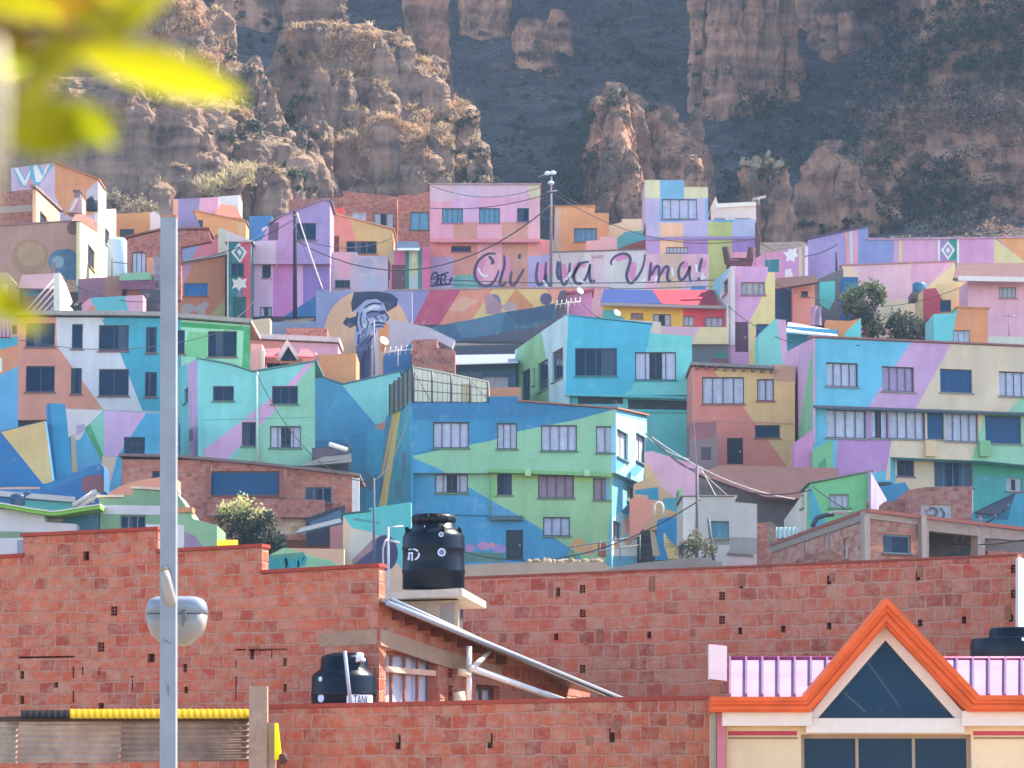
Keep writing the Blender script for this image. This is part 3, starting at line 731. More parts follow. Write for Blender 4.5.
# right hand long wall
r, pl = house('painted_wall', 'pink wall with teal door panel and white flower emblem', 'wall', 216, '756,258 765,253 808,246 808,290 756,290', '#c68bc8',
  [('#d893bd', '756,252 783,248 783,290 756,290'), ('#1f7f94', '765,260 779,259 779,272 765,272'), ('#efe9f2', '783,252 788,252 789,246 792,250 797,247 796,253 798,256 794,258 795,262 790,260 786,262 787,257'), ('#cfcf8e', '799,247 802,247 802,290 799,290'), ('#e9e6f0', '805,246 808,246 808,290 805,290'), ('#e0d8ec', '785,270 791,268 796,290 785,290')], depth=1)
r, pl = house('painted_wall', 'long purple wall with pink stripes and white diamond below the hill', 'wall', 218, '808,240 868,227 868,240 897,240 1040,238 1040,270 808,282', '#9c92d2',
  [('#e89aa0', '845,232 848,231 850,275 847,275'), ('#c9c4d8', '849,231 853,230 854,275 850,275'), ('#e89aa8', '854,230 857,229 858,275 855,275'), ('#7f92d4', '858,229 868,227 868,240 893,240 893,275 858,275'), ('#c79fd2', '894,240 899,240 899,275 894,275'), ('#d6cf96', '899,240 902,240 902,275 899,275'),
   ('#d49fce', '902,240 938,239 938,275 902,275'), ('#efe9f2', '938,239 940,239 940,275 938,275'), ('#a084ca', '940,239 949,239 949,275 940,275'), ('#2f9490', '949,239 957,239 957,275 949,275'), ('#efe9f2', '957,239 959,239 959,275 957,275'), ('#efe9f2', '948,241 955,250 948,260 941,250'), ('#9a8cc6', '948,244 952.5,250 948,257 943.5,250'), ('#efe9f2', '948,247 950.5,250 948,253.5 945.5,250'),
   ('#d49ad0', '959,239 995,239 995,275 959,275'), ('#dcd09c', '994,238 1026,262 994,275'), ('#e6a260', '996,238 1040,238 1040,275 1025,262')], depth=1, roof=('808,240 868,227', .12, .1, 1.2, '#5a527a'))
eave(r, pl, '868,240 897,240 1040,238', .12, .1, 1.2, '#b98fb6')
# pink/yellow tall house
r, pl = house('painted_house', 'tall pink and yellow house with one wide shuttered window', 'house', 190, '731,266 768,267 768,272 775,272 775,372 731,372', '#d09bd1',
  [('#ead090', '768,272 775,272 775,372 749,372 749,322 760,302')], wins=[(741, 282, 765, 295, 4, 'y', '#8a6f86'), (756, 324, 769, 336, 2, 'b')], doors=[(735, 322, 748, 352, '#5d3f58')], depth=5)
plx = Plane(((712, 198), (731, 190)))
facade(r, plx, '713,282 731,266 731,345 713,345', '#d2c8d6', [('#7fc8ea', '713,282 730,267 719,297 713,304')], wins=[(723, 283, 728, 297, 1, 'd')], depth=.25, name='side_wall')
m = MB(); m.tube([P(726, 247, 194), P(728, 262, 194), P(738, 264, 194), P(749, 263, 194), P(752, 248, 194)], .28, 6)
m.pbox(Plane(195), *Plane(195).uz(728, 268), *Plane(195).uz(751, 258), 0, 1.5)
tag(m.build('ruined_parapet', M('#574048', .9, var=.35)), 'broken mauve adobe parapet above the tall pink and yellow house', 'parapet')
# yellow & red low house
r, pl = house('painted_house', 'low house painted yellow and red under a blue and red tin roof', 'house', 192, '603,304 728,308 728,345 603,345', '#f0b92e', [('#e0495c', '683,306 728,307 728,345 683,345'), ('#48b0c4', '603,310 612,310 626,320 603,322')],
  wins=[(631, 313, 643, 319, 2, 'k', '#8a4f50'), (653, 314, 671, 326, 3, 'cs', '#6d6a7c'), (683, 316, 694, 326, 2, 'c', '#8d7f96'), (705, 317, 723, 327, 3, 'c', '#7a7890')], depth=5)
A, B_, C_, D_ = (600, 304, 191.2), (656, 305, 191.2), (668, 289, 196.5), (601, 288, 196.5)
rf = slab(r, 'roof', [(600, 303, 191.2), (662, 303.5, 191.2), (652, 290, 196.5), (604, 289, 196.5)], .1, M('#0d2c66!', .7))
slab(r, 'roof', [(662.2, 303.5, 191.2), (718, 306, 191.2), (714, 290, 196.5), (652.2, 290, 196.5)], .1, M('#a82a38!', .7))
strip(r, Plane(191.1), '600,304.5 728,308', .18, .25, '#9c949a', 'gutter')
m = MB(); m.tube([P(728, 304, 190), P(728, 364, 190)], .07, 8); tag(m.build('drain_pipe', M('#d9d6dc')), 'white drain pipe at the end of the yellow and red house', 'pipe')
r, pl = house('balcony_wall', 'pink and khaki balcony wall below the red windows', 'wall', 186, '615,319 661,322 661,326 692,327 728,327 728,344 661,344 615,344', '#d2a3c0', [('#dcc296', '700,327 728,327 728,344 690,344'), ('#dcc4b8', '615,319 661,322 661,344 615,344'), ('#e2bccb', '615,319 650,321 650,325 615,323')], depth=1)
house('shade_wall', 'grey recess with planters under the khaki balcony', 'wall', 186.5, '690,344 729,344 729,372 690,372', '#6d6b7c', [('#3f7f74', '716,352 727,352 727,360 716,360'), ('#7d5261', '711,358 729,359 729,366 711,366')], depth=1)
# wedge houses
house('painted_house', 'teal wedge shaped gable with a pink edge beside the big blue block', 'house', 179, '759,334 775,319 786,320 788,372 759,372', '#78c9cc', [('#d3a0cc', '777,318 787,318 788,372 784,372')], depth=3)
r, pl = house('shack', 'blue lean-to with a bent metal roof behind the big block', 'shack', 183, '786,326 838,330 838,356 786,356', '#3d96c8', depth=3)
slab(r, 'roof', [(786, 331, 181.5), (838, 336, 181.5), (834, 330, 186), (788, 322, 186)], .1, M('#c6cbd2!', .4, .5))
house('garden_wall', 'orange and teal wall corner above the big blue block', 'wall', 187, '826,320 850,321 861,318 861,345 826,345', '#dd8d50', [('#66cfd6', '840,345 846,332 861,318 861,345')], depth=1)
# shacks around tree
r, pl = house('shack', 'salmon shack with a tiny window and rust dark roof', 'shack', 196, '793,282 815,282 815,325 793,325', '#e39c8c', wins=[(801, 291, 808, 297, 2, 'd')], depth=3)
slab(r, 'roof', [(774, 289, 194.5), (818, 282, 194.5), (815, 275, 196), (776, 278, 196)], .12, M('#4c363a', .9))
wall(r, Plane(197), '775,287 794,286 794,326 775,326', '#1e5688', depth=2, name='blue_door_wall')
house('garden_wall', 'grey stone bank behind the turquoise door', 'wall', 205, '812,282 843,268 845,325 812,325', '#6e6a72', depth=1)
house('board_panel', 'turquoise pointed board panel beside the salmon shack', 'panel', 200, '820,282 835,281 835,300 829,310 820,304', '#4cc6cf', depth=.3)
house('painted_door_wall', 'deep blue double door wall behind the tree', 'wall', 203, '842,277 858,277 858,325 842,325', '#2560a8', [('#3f7f9c', '844,282 857,282 857,300 844,300')], depth=1)
m = MB(); 
vs = []; fs = []
for i in range(9):
    for j in range(7):
        p = P(811 + i * 1.3, 306 + j * 3.2, 194 + .12 * math.sin(i * 1.4 + j * .3)); vs += [p, p + Vector((0, .02, 0))]
for i in range(8):
    for j in range(6):
        a = 2 * (i * 7 + j); b = 2 * ((i + 1) * 7 + j); fs += [(a, b, b + 2, a + 2), (a + 1, a + 3, b + 3, b + 1)]
m.mesh_faces(vs, fs); tag(m.build('hanging_cloth', M('#a79ac4')), 'lilac cloth hanging beside the salmon shack', 'cloth')
r, pl = house('painted_wall', 'large pale pink retaining wall behind the dark tree', 'wall', 209, '842,266 955,262 955,300 925,330 842,335', '#e2b6ce', [('#e9d2a6', '955,263 955,300 925,289'), ('#e9cbb2', '842,266 850,265 860,278 842,280'), ('#dccbb6', '878,300 925,298 925,330 878,330'), ('#d6a2cc', '911,264 948,262 930,285 911,285')], depth=1, roof=('842,266 955,262', .1, .08, 1, '#b07f8c'))
m = MB(); b0 = P(919.5, 293, 205); m.lathe([(.42, 0), (.45, .05), (.45, .55), (.32, .68), (.12, .7)], (b0.x, b0.y, b0.z), 20)
tag(m.build('water_tank', M('#2f6fa0', .5)), 'tiny blue water tank perched on the pale pink wall', 'water tank', 'water tanks on the roofs')
m = MB(); m.pbox(Plane(205), *Plane(205).uz(911, 300), *Plane(205).uz(926, 293.4), -.5, 1.5); tag(m.build('tank_shelf', M('#6b6670')), 'grey shelf under the tiny blue tank', 'shelf')
r, pl = house('painted_house', 'crimson and pale yellow house with one small blue window', 'house', 202, '923,289 936,288 936,284 968,281 968,345 923,345', '#ead096', [('#c2465e', '923,289 935,287 943,300 943,345 923,345')], wins=[(940, 300, 951, 312, 2, 'b')], depth=4)
r, pl = house('painted_house', 'pink house with one white window under a dark tiled roof', 'house', 197, '968,279 1040,279 1040,360 968,360', '#e6accc', wins=[(999, 287, 1016, 298, 4, 'c', '#8a8796')], depth=4)
slab(r, 'roof', [(953, 278, 195.5), (1042, 279, 195.5), (1042, 263, 196.8), (957, 263, 196.8)], .2, M('#7d6068', .9, var=.3))
strip(r, Plane(195.4), '958,278.5 1042,280', .3, .1, '#e3dde2', 'gutter')
m = MB(); m.tube([P(1009, 336, 195), P(1009, 314, 195)], .05, 6); m.tube([P(1003, 316, 195), P(1015, 316, 195)], .04, 6); tag(m.build('vent_pipe', M('#c79ab4')), 'pink T shaped vent pipe on the pink house wall', 'pipe')
r, pl = house('painted_house', 'turquoise and orange cube house on top of the big block', 'house', 187, '934,314 958,313 957,308 988,309 988,360 934,360', '#68ccd8', [('#e0915c', '957,308 988,309 988,360 950,360')], wins=[(953, 330, 970, 343, 3, 'c', '#8a8f98')], depth=4, roof=('957,308 988,309', .1, .1, 3, '#c98a60'))
slab(None, 'tin_roof', [(987, 347, 178), (1042, 350, 178), (1042, 337, 183), (989, 336, 183)], .08, M('#56656f', .6, .2)); tag(bpy.data.objects['tin_roof'], 'dark tin roof at the end of the big block', 'roof')
house('low_wall', 'pale lilac strip of wall below the dark tin roof', 'wall', 177, '988,342 1042,348 1042,360 988,360', '#e0bfe2', depth=1)
# pink church-like house with gable
r, pl = house('gabled_house', 'small pink house with a glazed white gable and red awnings', 'house', 180, '251,344 262,344 262,356 300,356 316,352 316,392 251,392', '#efb0ae', [('#e2b6d0', '300,344 316,344 316,358 300,358')], wins=[(266, 363, 289, 372, 3, 'd', '#6a5f78')], depth=4)
m = MB(); pg = Plane(178.5)
def quadp(m, pl, q, d0, d1):
    a = [pl.uz(*p) for p in q]; m.hexa([pl.w(*p, d0) for p in a] + [pl.w(*p, d1) for p in a])
quadp(m, pg, [(275, 359), (287, 339), (290, 343), (279, 361)], 0, 1.2); quadp(m, pg, [(287, 339), (301, 358), (297, 360), (286.5, 343.5)], -.003, 1.2)
m.build('gable_frame', M('#dcd3da'), r)
wall(r, Plane(179), '278,360 287,344 297,360', '#2e4a68', depth=.5, name='gable_pane', mat=GLASS_DARK)
slab(r, 'awning', [(262, 356, 178), (278, 357, 178), (280, 348, 180), (266, 349, 180)], .08, M('#dc5a6c')); slab(r, 'awning', [(298, 356, 178), (317, 357, 178), (308, 349, 180), (301, 349, 180)], .08, M('#dc5a6c'))
plp = Plane(177.5); wall(r, plp, '251,350 264,350 264,378 251,378', '#efb7b0', [('#f1ece8', '261,350 264,350 264,378 261,378')], depth=2, name='lit_pillar')  # white edge strip is sunlight painted into the pillar colour
r, pl = house('painted_house', 'lilac rear house with a pale eave behind the glazed gable', 'house', 188, '250,340 338,344 338,370 250,370', '#d2a2c4', [('#c98a84', '250,340 287,342 287,352 250,352')], depth=4)
eave(r, pl, '250,339 338,343', .3, .4, 4, '#cdc3cf')
house('brick_house', 'flat red brick parapet behind the lilac rear house', 'house', 193, '286,328 327,328 327,346 286,346', '#a45a58', depth=2, mat=BRICK_FAR)
house('painted_house', 'plain orange wall block behind the mint twin house', 'house', 176, '314,355 356,353 356,392 314,392', '#d3915f', [('#b8809a', '315,356 319,356 319,380 316,380')], depth=4)
# =================================================================== HILLSIDE HOUSES, lower tiers
# salmon / white / teal / green apartment
r, pl = house('apartment_block', 'salmon, white, teal and green apartment block under a thin flat roof', 'apartment block', 168,
  '17,317 160,318 250,325 250,385 180,385 160,420 17,420', '#e0917c',
  [('#d9d3e4', '56,317 100,317 119,350 146,420 107,420 103,409 57,346'), ('#3fa6c6', '100,317 160,318 160,420 146,420 119,350'), ('#cfc7dc', '100,320 104,320 104,318 100,318'),
   ('#4a9dc0', '160,318 181,320 181,385 160,420'), ('#9bd4bb', '181,320 250,325 250,385 181,385'), ('#3fa25c', '181,322 250,327 250,331 181,327'), ('#43a366', '244,326 250,327 250,385 242,366'), ('#7cc290', '188,331 208,333 206,357 184,357')],
  wins=[(26, 323, 55, 347, 2, 'dm'), (72, 324, 83, 349, 1, 'd'), (99, 325, 129, 351, 2, 'dr'), (146, 327, 157, 353, 1, 'ds'), (26, 366, 55, 392, 2, 'd'), (71, 368, 82, 394, 1, 'ds'), (99, 369, 129, 396, 2, 'd'), (145, 372, 157, 397, 1, 'dm'),
        (176, 330, 185, 354, 1, 'd'), (208, 331, 237, 357, 2, 'dm')], depth=6, sillcol='#b98f96', ext=Vector((-.13, 1, 0)))
eave(r, pl, '17,316 100,316 160,317 250,324', .22, .45, 6, '#a99c9e')
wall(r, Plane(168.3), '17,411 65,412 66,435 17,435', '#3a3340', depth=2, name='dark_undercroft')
strip(r, pl, '60,411 160,414', .25, .15, '#c9bcc4')
r, pl = house('painted_house', 'blue and orange house end at the edge by the yellow leaves', 'house', 158.5, '-10,318 12,318 12,337 18,337 18,440 -10,440', '#5eaae0', [('#c79fb8', '-10,318 12,318 12,337 -10,337'), ('#48b0d2', '-10,338 18,337 18,346 -10,352'), ('#da9068', '-10,352 18,345 18,366 -10,380'), ('#e9e4ea', '-6,358 2,358 2,372 -6,372')], depth=4, ext=Vector((-.2, 1, 0)))
m = MB()
for k in range(4): m.tube([P(-2 + k * 4, 337, 157.8), P(-2 + k * 4, 322, 157.8)], .03, 5)
m.tube([P(-6, 337.5, 157.8), P(13, 337.5, 157.8)], .04, 5); m.build('balcony_rail', M('#7a4a64'), r)
# patchwork base
r, pl = house('painted_house', 'patchwork house of lilac, mint, green and blue triangles with barred window', 'house', 156,
  '62,409 160,413 170,413 170,470 123,470 118,500 96,500 60,500', '#5aa8d8',
  [('#d9cfd8', '62,409 104,410 88,425 80,440 64,440'), ('#b7a2c4', '76,425 85,424 84,432 76,436'), ('#c9a6d8', '104,411 146,413 118,456 104,456'), ('#80c6b2', '104,412 104,460 88,425'), ('#4f9f6c', '84,428 90,424 104,457 103,464'), ('#dcbaa6', '102,456 117,457 108,492 102,492'),
   ('#3fa2d2', '146,413 170,413 170,470 118,470 113,480 117,457'), ('#d9b596', '71,435 75,434 78,480 72,480'), ('#2f8fc6', '62,440 71,436 72,480 62,484')],
  wins=[(124, 437, 145, 457, 3, 'g', '#3b4552')], depth=5)
r, pl = house('painted_pillar', 'broad blue buttress tapering down between yellow and patchwork walls', 'pillar', 152.5, '47,404 52,403 65,404 67,420 72,475 58,484 52,484', '#2f98ca', [('#2577ad', '47,404 50,404 57,484 52,484')], depth=1.2, ext=Vector((-.2, 1, 0)))
r, pl = house('painted_wall', 'yellow and deep blue split wall below the salmon apartments', 'wall', 151.5, '-10,433 45,421 53,482 53,500 -10,500', '#2174b6', [('#d9ba7a', '1,432 45,421 53,482 43,484')], depth=3)
r, pl = house('painted_wall', 'strong blue sloping wall with a brick corner beneath the patchwork house', 'wall', 149, '-10,488 42,486 60,478 100,463 104,467 104,520 -10,520', '#2a73bc', [('#8d5a66', '82,477 100,474 104,480 104,492 82,492'), ('#2e83c2', '42,486 100,464 100,470 50,490'), ('#c9a191', '-10,487 40,487 40,489 -10,489'), ('#54b8bc', '22,500 75,503 75,510 22,510')], depth=2)
strip(r, pl, '-10,493 76,500', .25, .25, '#c6c2cc')
m = MB(); m.tube([P(73, 506, 146), P(97, 491, 146)], .14, 6); m.tube([P(76, 510, 146), P(100, 494, 146)], .1, 6); m.tube([P(92.5, 490, 146), P(93, 503, 146)], .09, 6)
tag(m.build('timber_rafter', M('#c9c6c8')), 'pale diagonal rafters above the lime green roof edge', 'rafter')
r, pl = house('low_house', 'white walled house with a curved lime green roof edge', 'house', 130, '-10,508 44,513 45,522 76,524 76,570 -10,570', '#d3cfdf', [('#7f9c82', '-10,531 76,533 76,538 -10,538'), ('#8f9ab2', '17,540 24,540 24,562 17,562'), ('#cfc9d8', '45,522 76,524 76,531 45,531')], depth=4)
m = MB(); pr = Plane(129.4)
L = [(-10, 501), (8, 504), (30, 508), (52, 511), (62, 510), (80, 507), (100, 504)]
for a, b in zip(L, L[1:]):
    quadp(m, pr, [(a[0], a[1] + 4.5), (b[0], b[1] + 4.5), (b[0], b[1] + 1), (a[0], a[1] + 1)], 0, 2.5)
m.build('roof', M('#84c548', .6), r)
m = MB()
for a, b in zip(L, L[1:]):
    quadp(m, Plane(129.3), [(a[0], a[1] + .9), (b[0], b[1] + .9), (b[0], b[1] - .3), (a[0], a[1] - .3)], 0, 2.6)
m.build('roof_edge', M('#e9e3d6'), r)
wall(r, Plane(131), '44,511 100,508 100,540 44,540', '#3a7898', [('#b9ad9a', '44,513 66,512 62,522 44,522')], depth=1, name='recess')
m = MB(); c = P(18, 498, 134); m.lathe([(.3, -.3), (.33, .05), (.3, .12), (.12, .2)], c, 14); m.tube([c + Vector((.2, 0, .1)), c + Vector((.5, 0, .25))], .09, 6)
tag(m.build('plastic_barrel', M('#24456e', .5)), 'dark blue barrel lying behind the lime roof edge', 'barrel')
r, pl = house('stepped_house', 'green house with stepped parapet and white band behind the post', 'house', 131, '99,498 122,498 122,495 133,495 133,489 176,492 190,512 193,519 217,525 217,570 99,570', '#7ba487',
  [('#d0cedd', '99,505 178,506 178,515 99,514'), ('#8fb894', '178,512 217,525 217,550 178,550'), ('#d6d2de', '143,524 184,525 184,550 143,550'), ('#9a7fa6', '184,532 196,536 206,552 184,552')], wins=[(120, 515, 146, 529, 3, 'dm', '#7f8a98')], depth=4)
eave(r, pl, '99,497.5 122,497.5', .1, .1, 1, '#d9c9b8'); eave(r, pl, '133,488.5 176,491.5', .1, .1, 1, '#d9c9b8'); eave(r, pl, '178,513 190,512', .2, .1, 1, '#d08a62')
house('painted_wall', 'salmon stepped wall above the green stepped house', 'wall', 137, '108,498 110,492 120,486 140,480 160,477 176,478 176,500 108,500', '#d88f7c', depth=2)
# brick verandah house
r, pl = house('brick_house', 'long brick house with a dark glazed verandah under the mint house', 'house', 146,
  '122,459 208,460 320,468 354,474 354,540 122,540', '#b57064', [('#a05f56', '208,495 325,498 325,520 208,520'), ('#c6b3a2', '258,518 306,519 306,534 258,534'), ('#d9d3dc', '352,476 359,477 359,516 352,516')], wins=[(305, 487, 332, 503, 3, 'bl', '#6f8294'), (210, 471, 280, 496, 1, 'b', '#7c5148'), (152, 471, 160, 482, 1, 'd')], depth=5, mat=BRICK_FAR)
eave(r, pl, '122,457 175,458 255,465 345,475 358,477', .13, .4, 5, '#7d6e72')
wall(r, Plane(145.5), '207,497 325,500 325,518 207,516', '#a65f5c', depth=.3, name='balcony_wall', mat=BRICK_FAR)
for x in (208, 282): 
    m = MB(); pq = Plane(145.2); u, z = pq.uz(x, 498); u2, z2 = pq.uz(x, 466 + (x - 208) * .05); m.pbox(pq, u - .12, z, u + .12, z2, 0, .25); m.build('post', M('#8f5b52'), r)
m = MB(); pq = Plane(145.2); u, z = pq.uz(355.5, 517); u2, z2 = pq.uz(355.5, 478); m.pbox(pq, u - .16, z, u + .16, z2, 0, .3); m.build('white_post', M('#d9d6de'), r)
wall(r, Plane(145.3), '306,518 345,505 345,545 306,545', '#33384a', [('#4f6c8c', '310,522 340,510 342,518 312,530')], depth=.5, name='porch_shadow')  # dark panel whose colour stands in for the shadow under the verandah
slab(r, 'porch_roof', [(296, 533, 141), (342, 522, 141), (340, 518, 144), (300, 528, 144)], .07, M('#5b6b80', .7))
house('mural_wall', 'low mint wall with salmon stripe and turquoise graffiti', 'wall', 134.5, '260,560 283,548 344,549 344,580 260,580', '#a9d2ac', [('#e0b196', '288,548 344,549 344,566 300,552'), ('#5a9e8e', '260,556 304,552 310,580 260,580'), ('#8fc4a4', '300,556 330,560 344,570 344,580 300,580')], depth=1)
g = MB(); pl = Plane(134.5)
for p_ in ['262,570 264,558 268,556 270,562 266,566', '270,570 274,560 278,562 276,570 272,568', '280,562 285,558 286,566 281,570', '288,570 287,556', '290,570 294,560 298,562 296,569', '299,570 300,558 305,556 303,566', '262,572 304,571']:
    ribbon(g, pl, pts(p_), .2)
g.build('graffiti', M('#2f9fb4'), bpy.data.objects['mural_wall.002'])
house('painted_wall', 'small pink wall end with a white post by the mural', 'wall', 138, '330,527 344,524 344,552 330,552', '#cf7f88', depth=1)
r, pl = house('mural_wall', 'turquoise wall with faded peach swirl and a dark round shape', 'wall', 136, '343,515 369,512 369,508 411,502 411,600 343,600', '#58c2cc',
  [('#dcb8a6', '343,516 352,528 372,532 392,545 396,562 411,580 411,600 343,600'), ('#cfc6c8', '350,530 372,532 380,542 362,560 348,560'), ('#a87f90', '372,540 384,534 388,548 374,566 354,572 352,560'), ('#3a3f68', ell(385, 553, 13, 18)), ('#4a4a78', '352,566 372,550 378,572 360,580'), ('#4f9aa0', '352,520 356,518 380,522 380,524')], depth=1, roof=('343,514.5 369,511.5', .06, .05, 1, '#4c6a70'))
# mint twin house
r, pl = house('painted_house', 'mint twin gable house with a pink diagonal stripe and drain pipe', 'house', 160,
  '198,359 230,365 253,372.5 315,362 315,465 280,466 198,463', '#80d4da',
  [('#8accb4', '314,362 315,362 315,470 222,470 273,413 290,392'), ('#d3a6d8', '306,364 314,362 290,392 273,413 220,466 196,466 196,455 242,421 272,397 286,386')],
  wins=[(213, 386, 234, 401, 2, 'd'), (272, 386, 298, 404, 3, 'd'), (242, 422, 256, 446, 2, 'dl'), (270, 426, 301, 448, 4, 'cs')], depth=6, sillcol='#7fb7a8', ext=Vector((-.12, 1, 0)))
eave(r, pl, '198,358.5 230,364.5 253,372 315,361.5', .08, .08, 6, '#5f8f98')
plm = Plane(((178, 166), (198, 160)))
facade(r, plm, '178,368 198,359 198,463 178,461', '#72cbd6', [('#d3a6d8', '187,364 198,359 198,463 190,463'), ('#7b6f8c', '189,430 193,428 193,440 189,442')], wins=[(184, 390, 188, 404, 1, 'd')], depth=.25, name='side_wall')
m = MB(); m.tube([P(257, 372, 159.8), P(257.5, 463, 159.8)], .06, 8); m.build('drain_pipe', M('#bfe3e2'), r)
strip(r, Plane(160), '198,420 315,417', .05, .02, '#6fb7bc')
# blue v-roof house
r, pl = house('painted_house', 'blue house with a dipped roofline and pale turquoise triangle', 'house', 174, '314,375 343,385 400,372 400,440 366,475 314,475', '#3d99d0',
  [('#7fd0e0', '342,385 400,372 400,422 375,424'), ('#2f86c0', '314,440 345,440 345,475 314,475')], depth=3, roof=('314,374.5 343,384.5 400,371.5', .07, .06, 5, '#4a7f9c'))
house('painted_house', 'plain blue box wing beside the striped tower wall', 'house', 172, '349,437 366,430 392,418 392,520 349,520', '#3796cb', [('#2f86be', '349,437 366,431 366,520 349,520'), ('#b97f70', '376,421 388,422 388,431 376,429'), ('#5a6f9c', '366,470 372,478 378,472 376,490 366,490')], depth=2)
r, pl = house('lean_to', 'dark tarpaulin lean-to behind the long verandah roof', 'shed', 158, '312,448 349,444 349,475 312,475', '#47566c', [('#6d5c6c', '316,448 338,450 336,458 316,458')], depth=2)
slab(r, 'roof', [(300, 466, 155), (352, 462, 155), (350, 446, 161), (330, 462, 161)], .07, M('#3e4654', .8))
m = MB(); m.tube([P(329, 444, 156), P(347, 450, 156)], .12, 6); tag(m.build('white_plank', M('#f0eef0')), 'short white plank on the dark lean-to', 'plank')

# ---- big green & blue house
r, pl = house('painted_house', 'big green and blue house with balcony, curtained windows and flower mural', 'house', 160,
  '411,402 488,402 488,396.5 519,396.5 519,402 616,409.5 616,473 411,473', '#90cba8',
  [('#2a88c0', '411,402 488,402 488,396 519,396 519,402 616,409 575,420 520,431 490,441 440,450 412,456 411,456'), ('#3c95c8', '411,420 433,420 433,449 411,454'), ('#2f90c6', '433,422 490,422 488,441 440,450 433,451'), ('#2a7fb8', '411,402 488,402 488,396 519,396 519,402 580,407 540,416 470,419 411,419'),
   ('#419fd6', '411,457 437,468 455,478 411,478')],
  wins=[(433, 422, 469, 448, 4, 'c'), (497, 423, 517, 449, 3, 'c'), (541, 425, 577, 451, 4, 'c'), (596, 426, 614, 453, 2, 'c')], depth=6, sillcol='#85b8a0')
PG = Plane(160.5)
facade(r, PG, '411,471 616,471 612,480 612,600 411,600', '#9ccf9c',
  [('#419fd6', '411,470 440,470 468,487 535,525 580,555 580,600 411,600'), ('#90cba8', '440,470 490,470 490,499 468,487'), ('#a6d47c', '490,470 616,474 616,482 490,479'), ('#8ecb84', '490,478 496,478 496,500 490,498'),
   ('#b08fd0', ell(470, 548, 6, 4)), ('#c48fc8', ell(484, 546, 7, 4)), ('#a58fd4', ell(499, 549, 7, 5)), ('#e0909c', ell(492, 545, 3, 2.5)), ('#5a8f84', '465,552 505,553 505,562 465,562'), ('#e0ab62', ell(578, 545, 7, 7)), ('#e3a880', ell(588, 550, 7, 5)), ('#7fb06c', ell(573, 555, 5, 5)), ('#e4b870', ell(596, 546, 4, 4))],
  wins=[(435, 474, 468, 493, 4, 'cs'), (497, 473, 512, 495, 2, 'dr'), (538, 475, 574, 498, 4, 'k'), (593, 478, 610, 500, 2, 'k'), (543, 517, 570, 536, 3, 'c')], doors=[(506, 530, 523, 560, '#2c3a4c')], depth=6, name='lower_wall', sillcol='#9fbfa0')
strip(r, pl, '488,470.5 612,475', .18, .12, '#7fbd7f', 'balcony_edge')
for x in (528, 587):
    m = MB(); u, z = pl.uz(x, 474); m.pbox(pl, u - .15, z - .12, u + .15, z + .2, -.25, .4); m.build('beam_end', M('#a8d8a8'), r)
strip(r, PG, '490,518.5 523,518.5', .22, .35, '#55707c', 'door_canopy'); strip(r, PG, '455,515 488,516 490,520', .06, .04, '#2a6f94')
pipe = MB(); pipe.tube([P(490, 471, 160.3), P(490.3, 519, 160.3)], .04, 6); pipe.build('drain_pipe', M('#6fae7f'), r)
PB = Plane(((616, 160), (647, 168)))
facade(r, PB, '616,409.5 647,416 647,481 640,483 616,473', '#90d0ec', [('#5cb2dc', '616,409 647,416 647,422 616,414'), ('#4aa5d8', '616,456 627,460 618,471 616,470'), ('#4aa5d8', '626,474 639,461 646,464 634,479'), ('#7cc4e6', '616,470 640,479 640,484 616,474')], wins=[(617, 428, 628, 456, 2, 'c'), (636, 432, 646, 460, 2, 'c')], depth=.25, name='bay_wall', sillcol='#7fc0e0')  # the two blue parallelograms are cast shadows painted into the wall colour
PB2 = Plane(((611, 160.6), (640, 168)))
facade(r, PB2, '611,474 637,480 637,575 611,575', '#5fb9e4', [('#9ad6f0', '611,520 636,498 637,505 637,540 615,546 611,540'), ('#4796cc', '620,512 630,504 636,508 627,515'), ('#ecc4b4', '622,520 637,515 637,532 622,535'), ('#e3ecf4', '611,540 637,540 637,556 611,556'), ('#e6b984', ell(628, 541, 4, 4)), ('#eab0a0', ell(616, 546, 4, 3))], wins=[(627, 485, 634, 500, 1, 'k'), (613, 520, 621, 537, 2, 'k')], depth=.25, name='bay_lower_wall', sillcol='#7fc0e0')
eave(r, pl, '519,401.5 616,409', .08, .12, 6, '#a9746a', name='coping'); eave(r, PB, '616,409 647,415.5', .08, .12, 1, '#a9746a', name='coping')
PS = Plane(((380, 172), (411, 160)))
facade(r, PS, '386,416 411,401 411,600 374,600 380,480', '#2f96cd', [('#dcc070', '397,410 401,408 386,510 378,510'), ('#e2a96a', '393,412 397,410 382,480 378,510 374,510'), ('#6a5fa0', '402,455 406,450 405,470 401,484 403,465'), ('#5570a8', '378,470 384,480 380,500 377,495'), ('#4d7fb4', '396,480 404,484 402,500 394,498')], depth=.12, name='side_wall')
b = MB(); b.pbox(Plane(157), *Plane(157).uz(598, 556), *Plane(157).uz(606, 543), 0, .6)
tag(b.build('red_box', M('#b05a4c')), 'brick red box standing by the flower mural', 'box')
g = MB(); pq = Plane(156)
g.tube([P(565, 548, 156), P(640, 536, 156)], .03, 5); g.tube([P(565, 556, 156), P(640, 545, 156)], .03, 5)
for x in (575, 600, 620, 640): g.tube([P(x, 560, 156), P(x, 546.5 - (x - 565) * .16, 156)], .03, 5)
tag(g.build('handrail', M('#8a9098')), 'thin pipe handrail along the ramp by the green house', 'handrail')

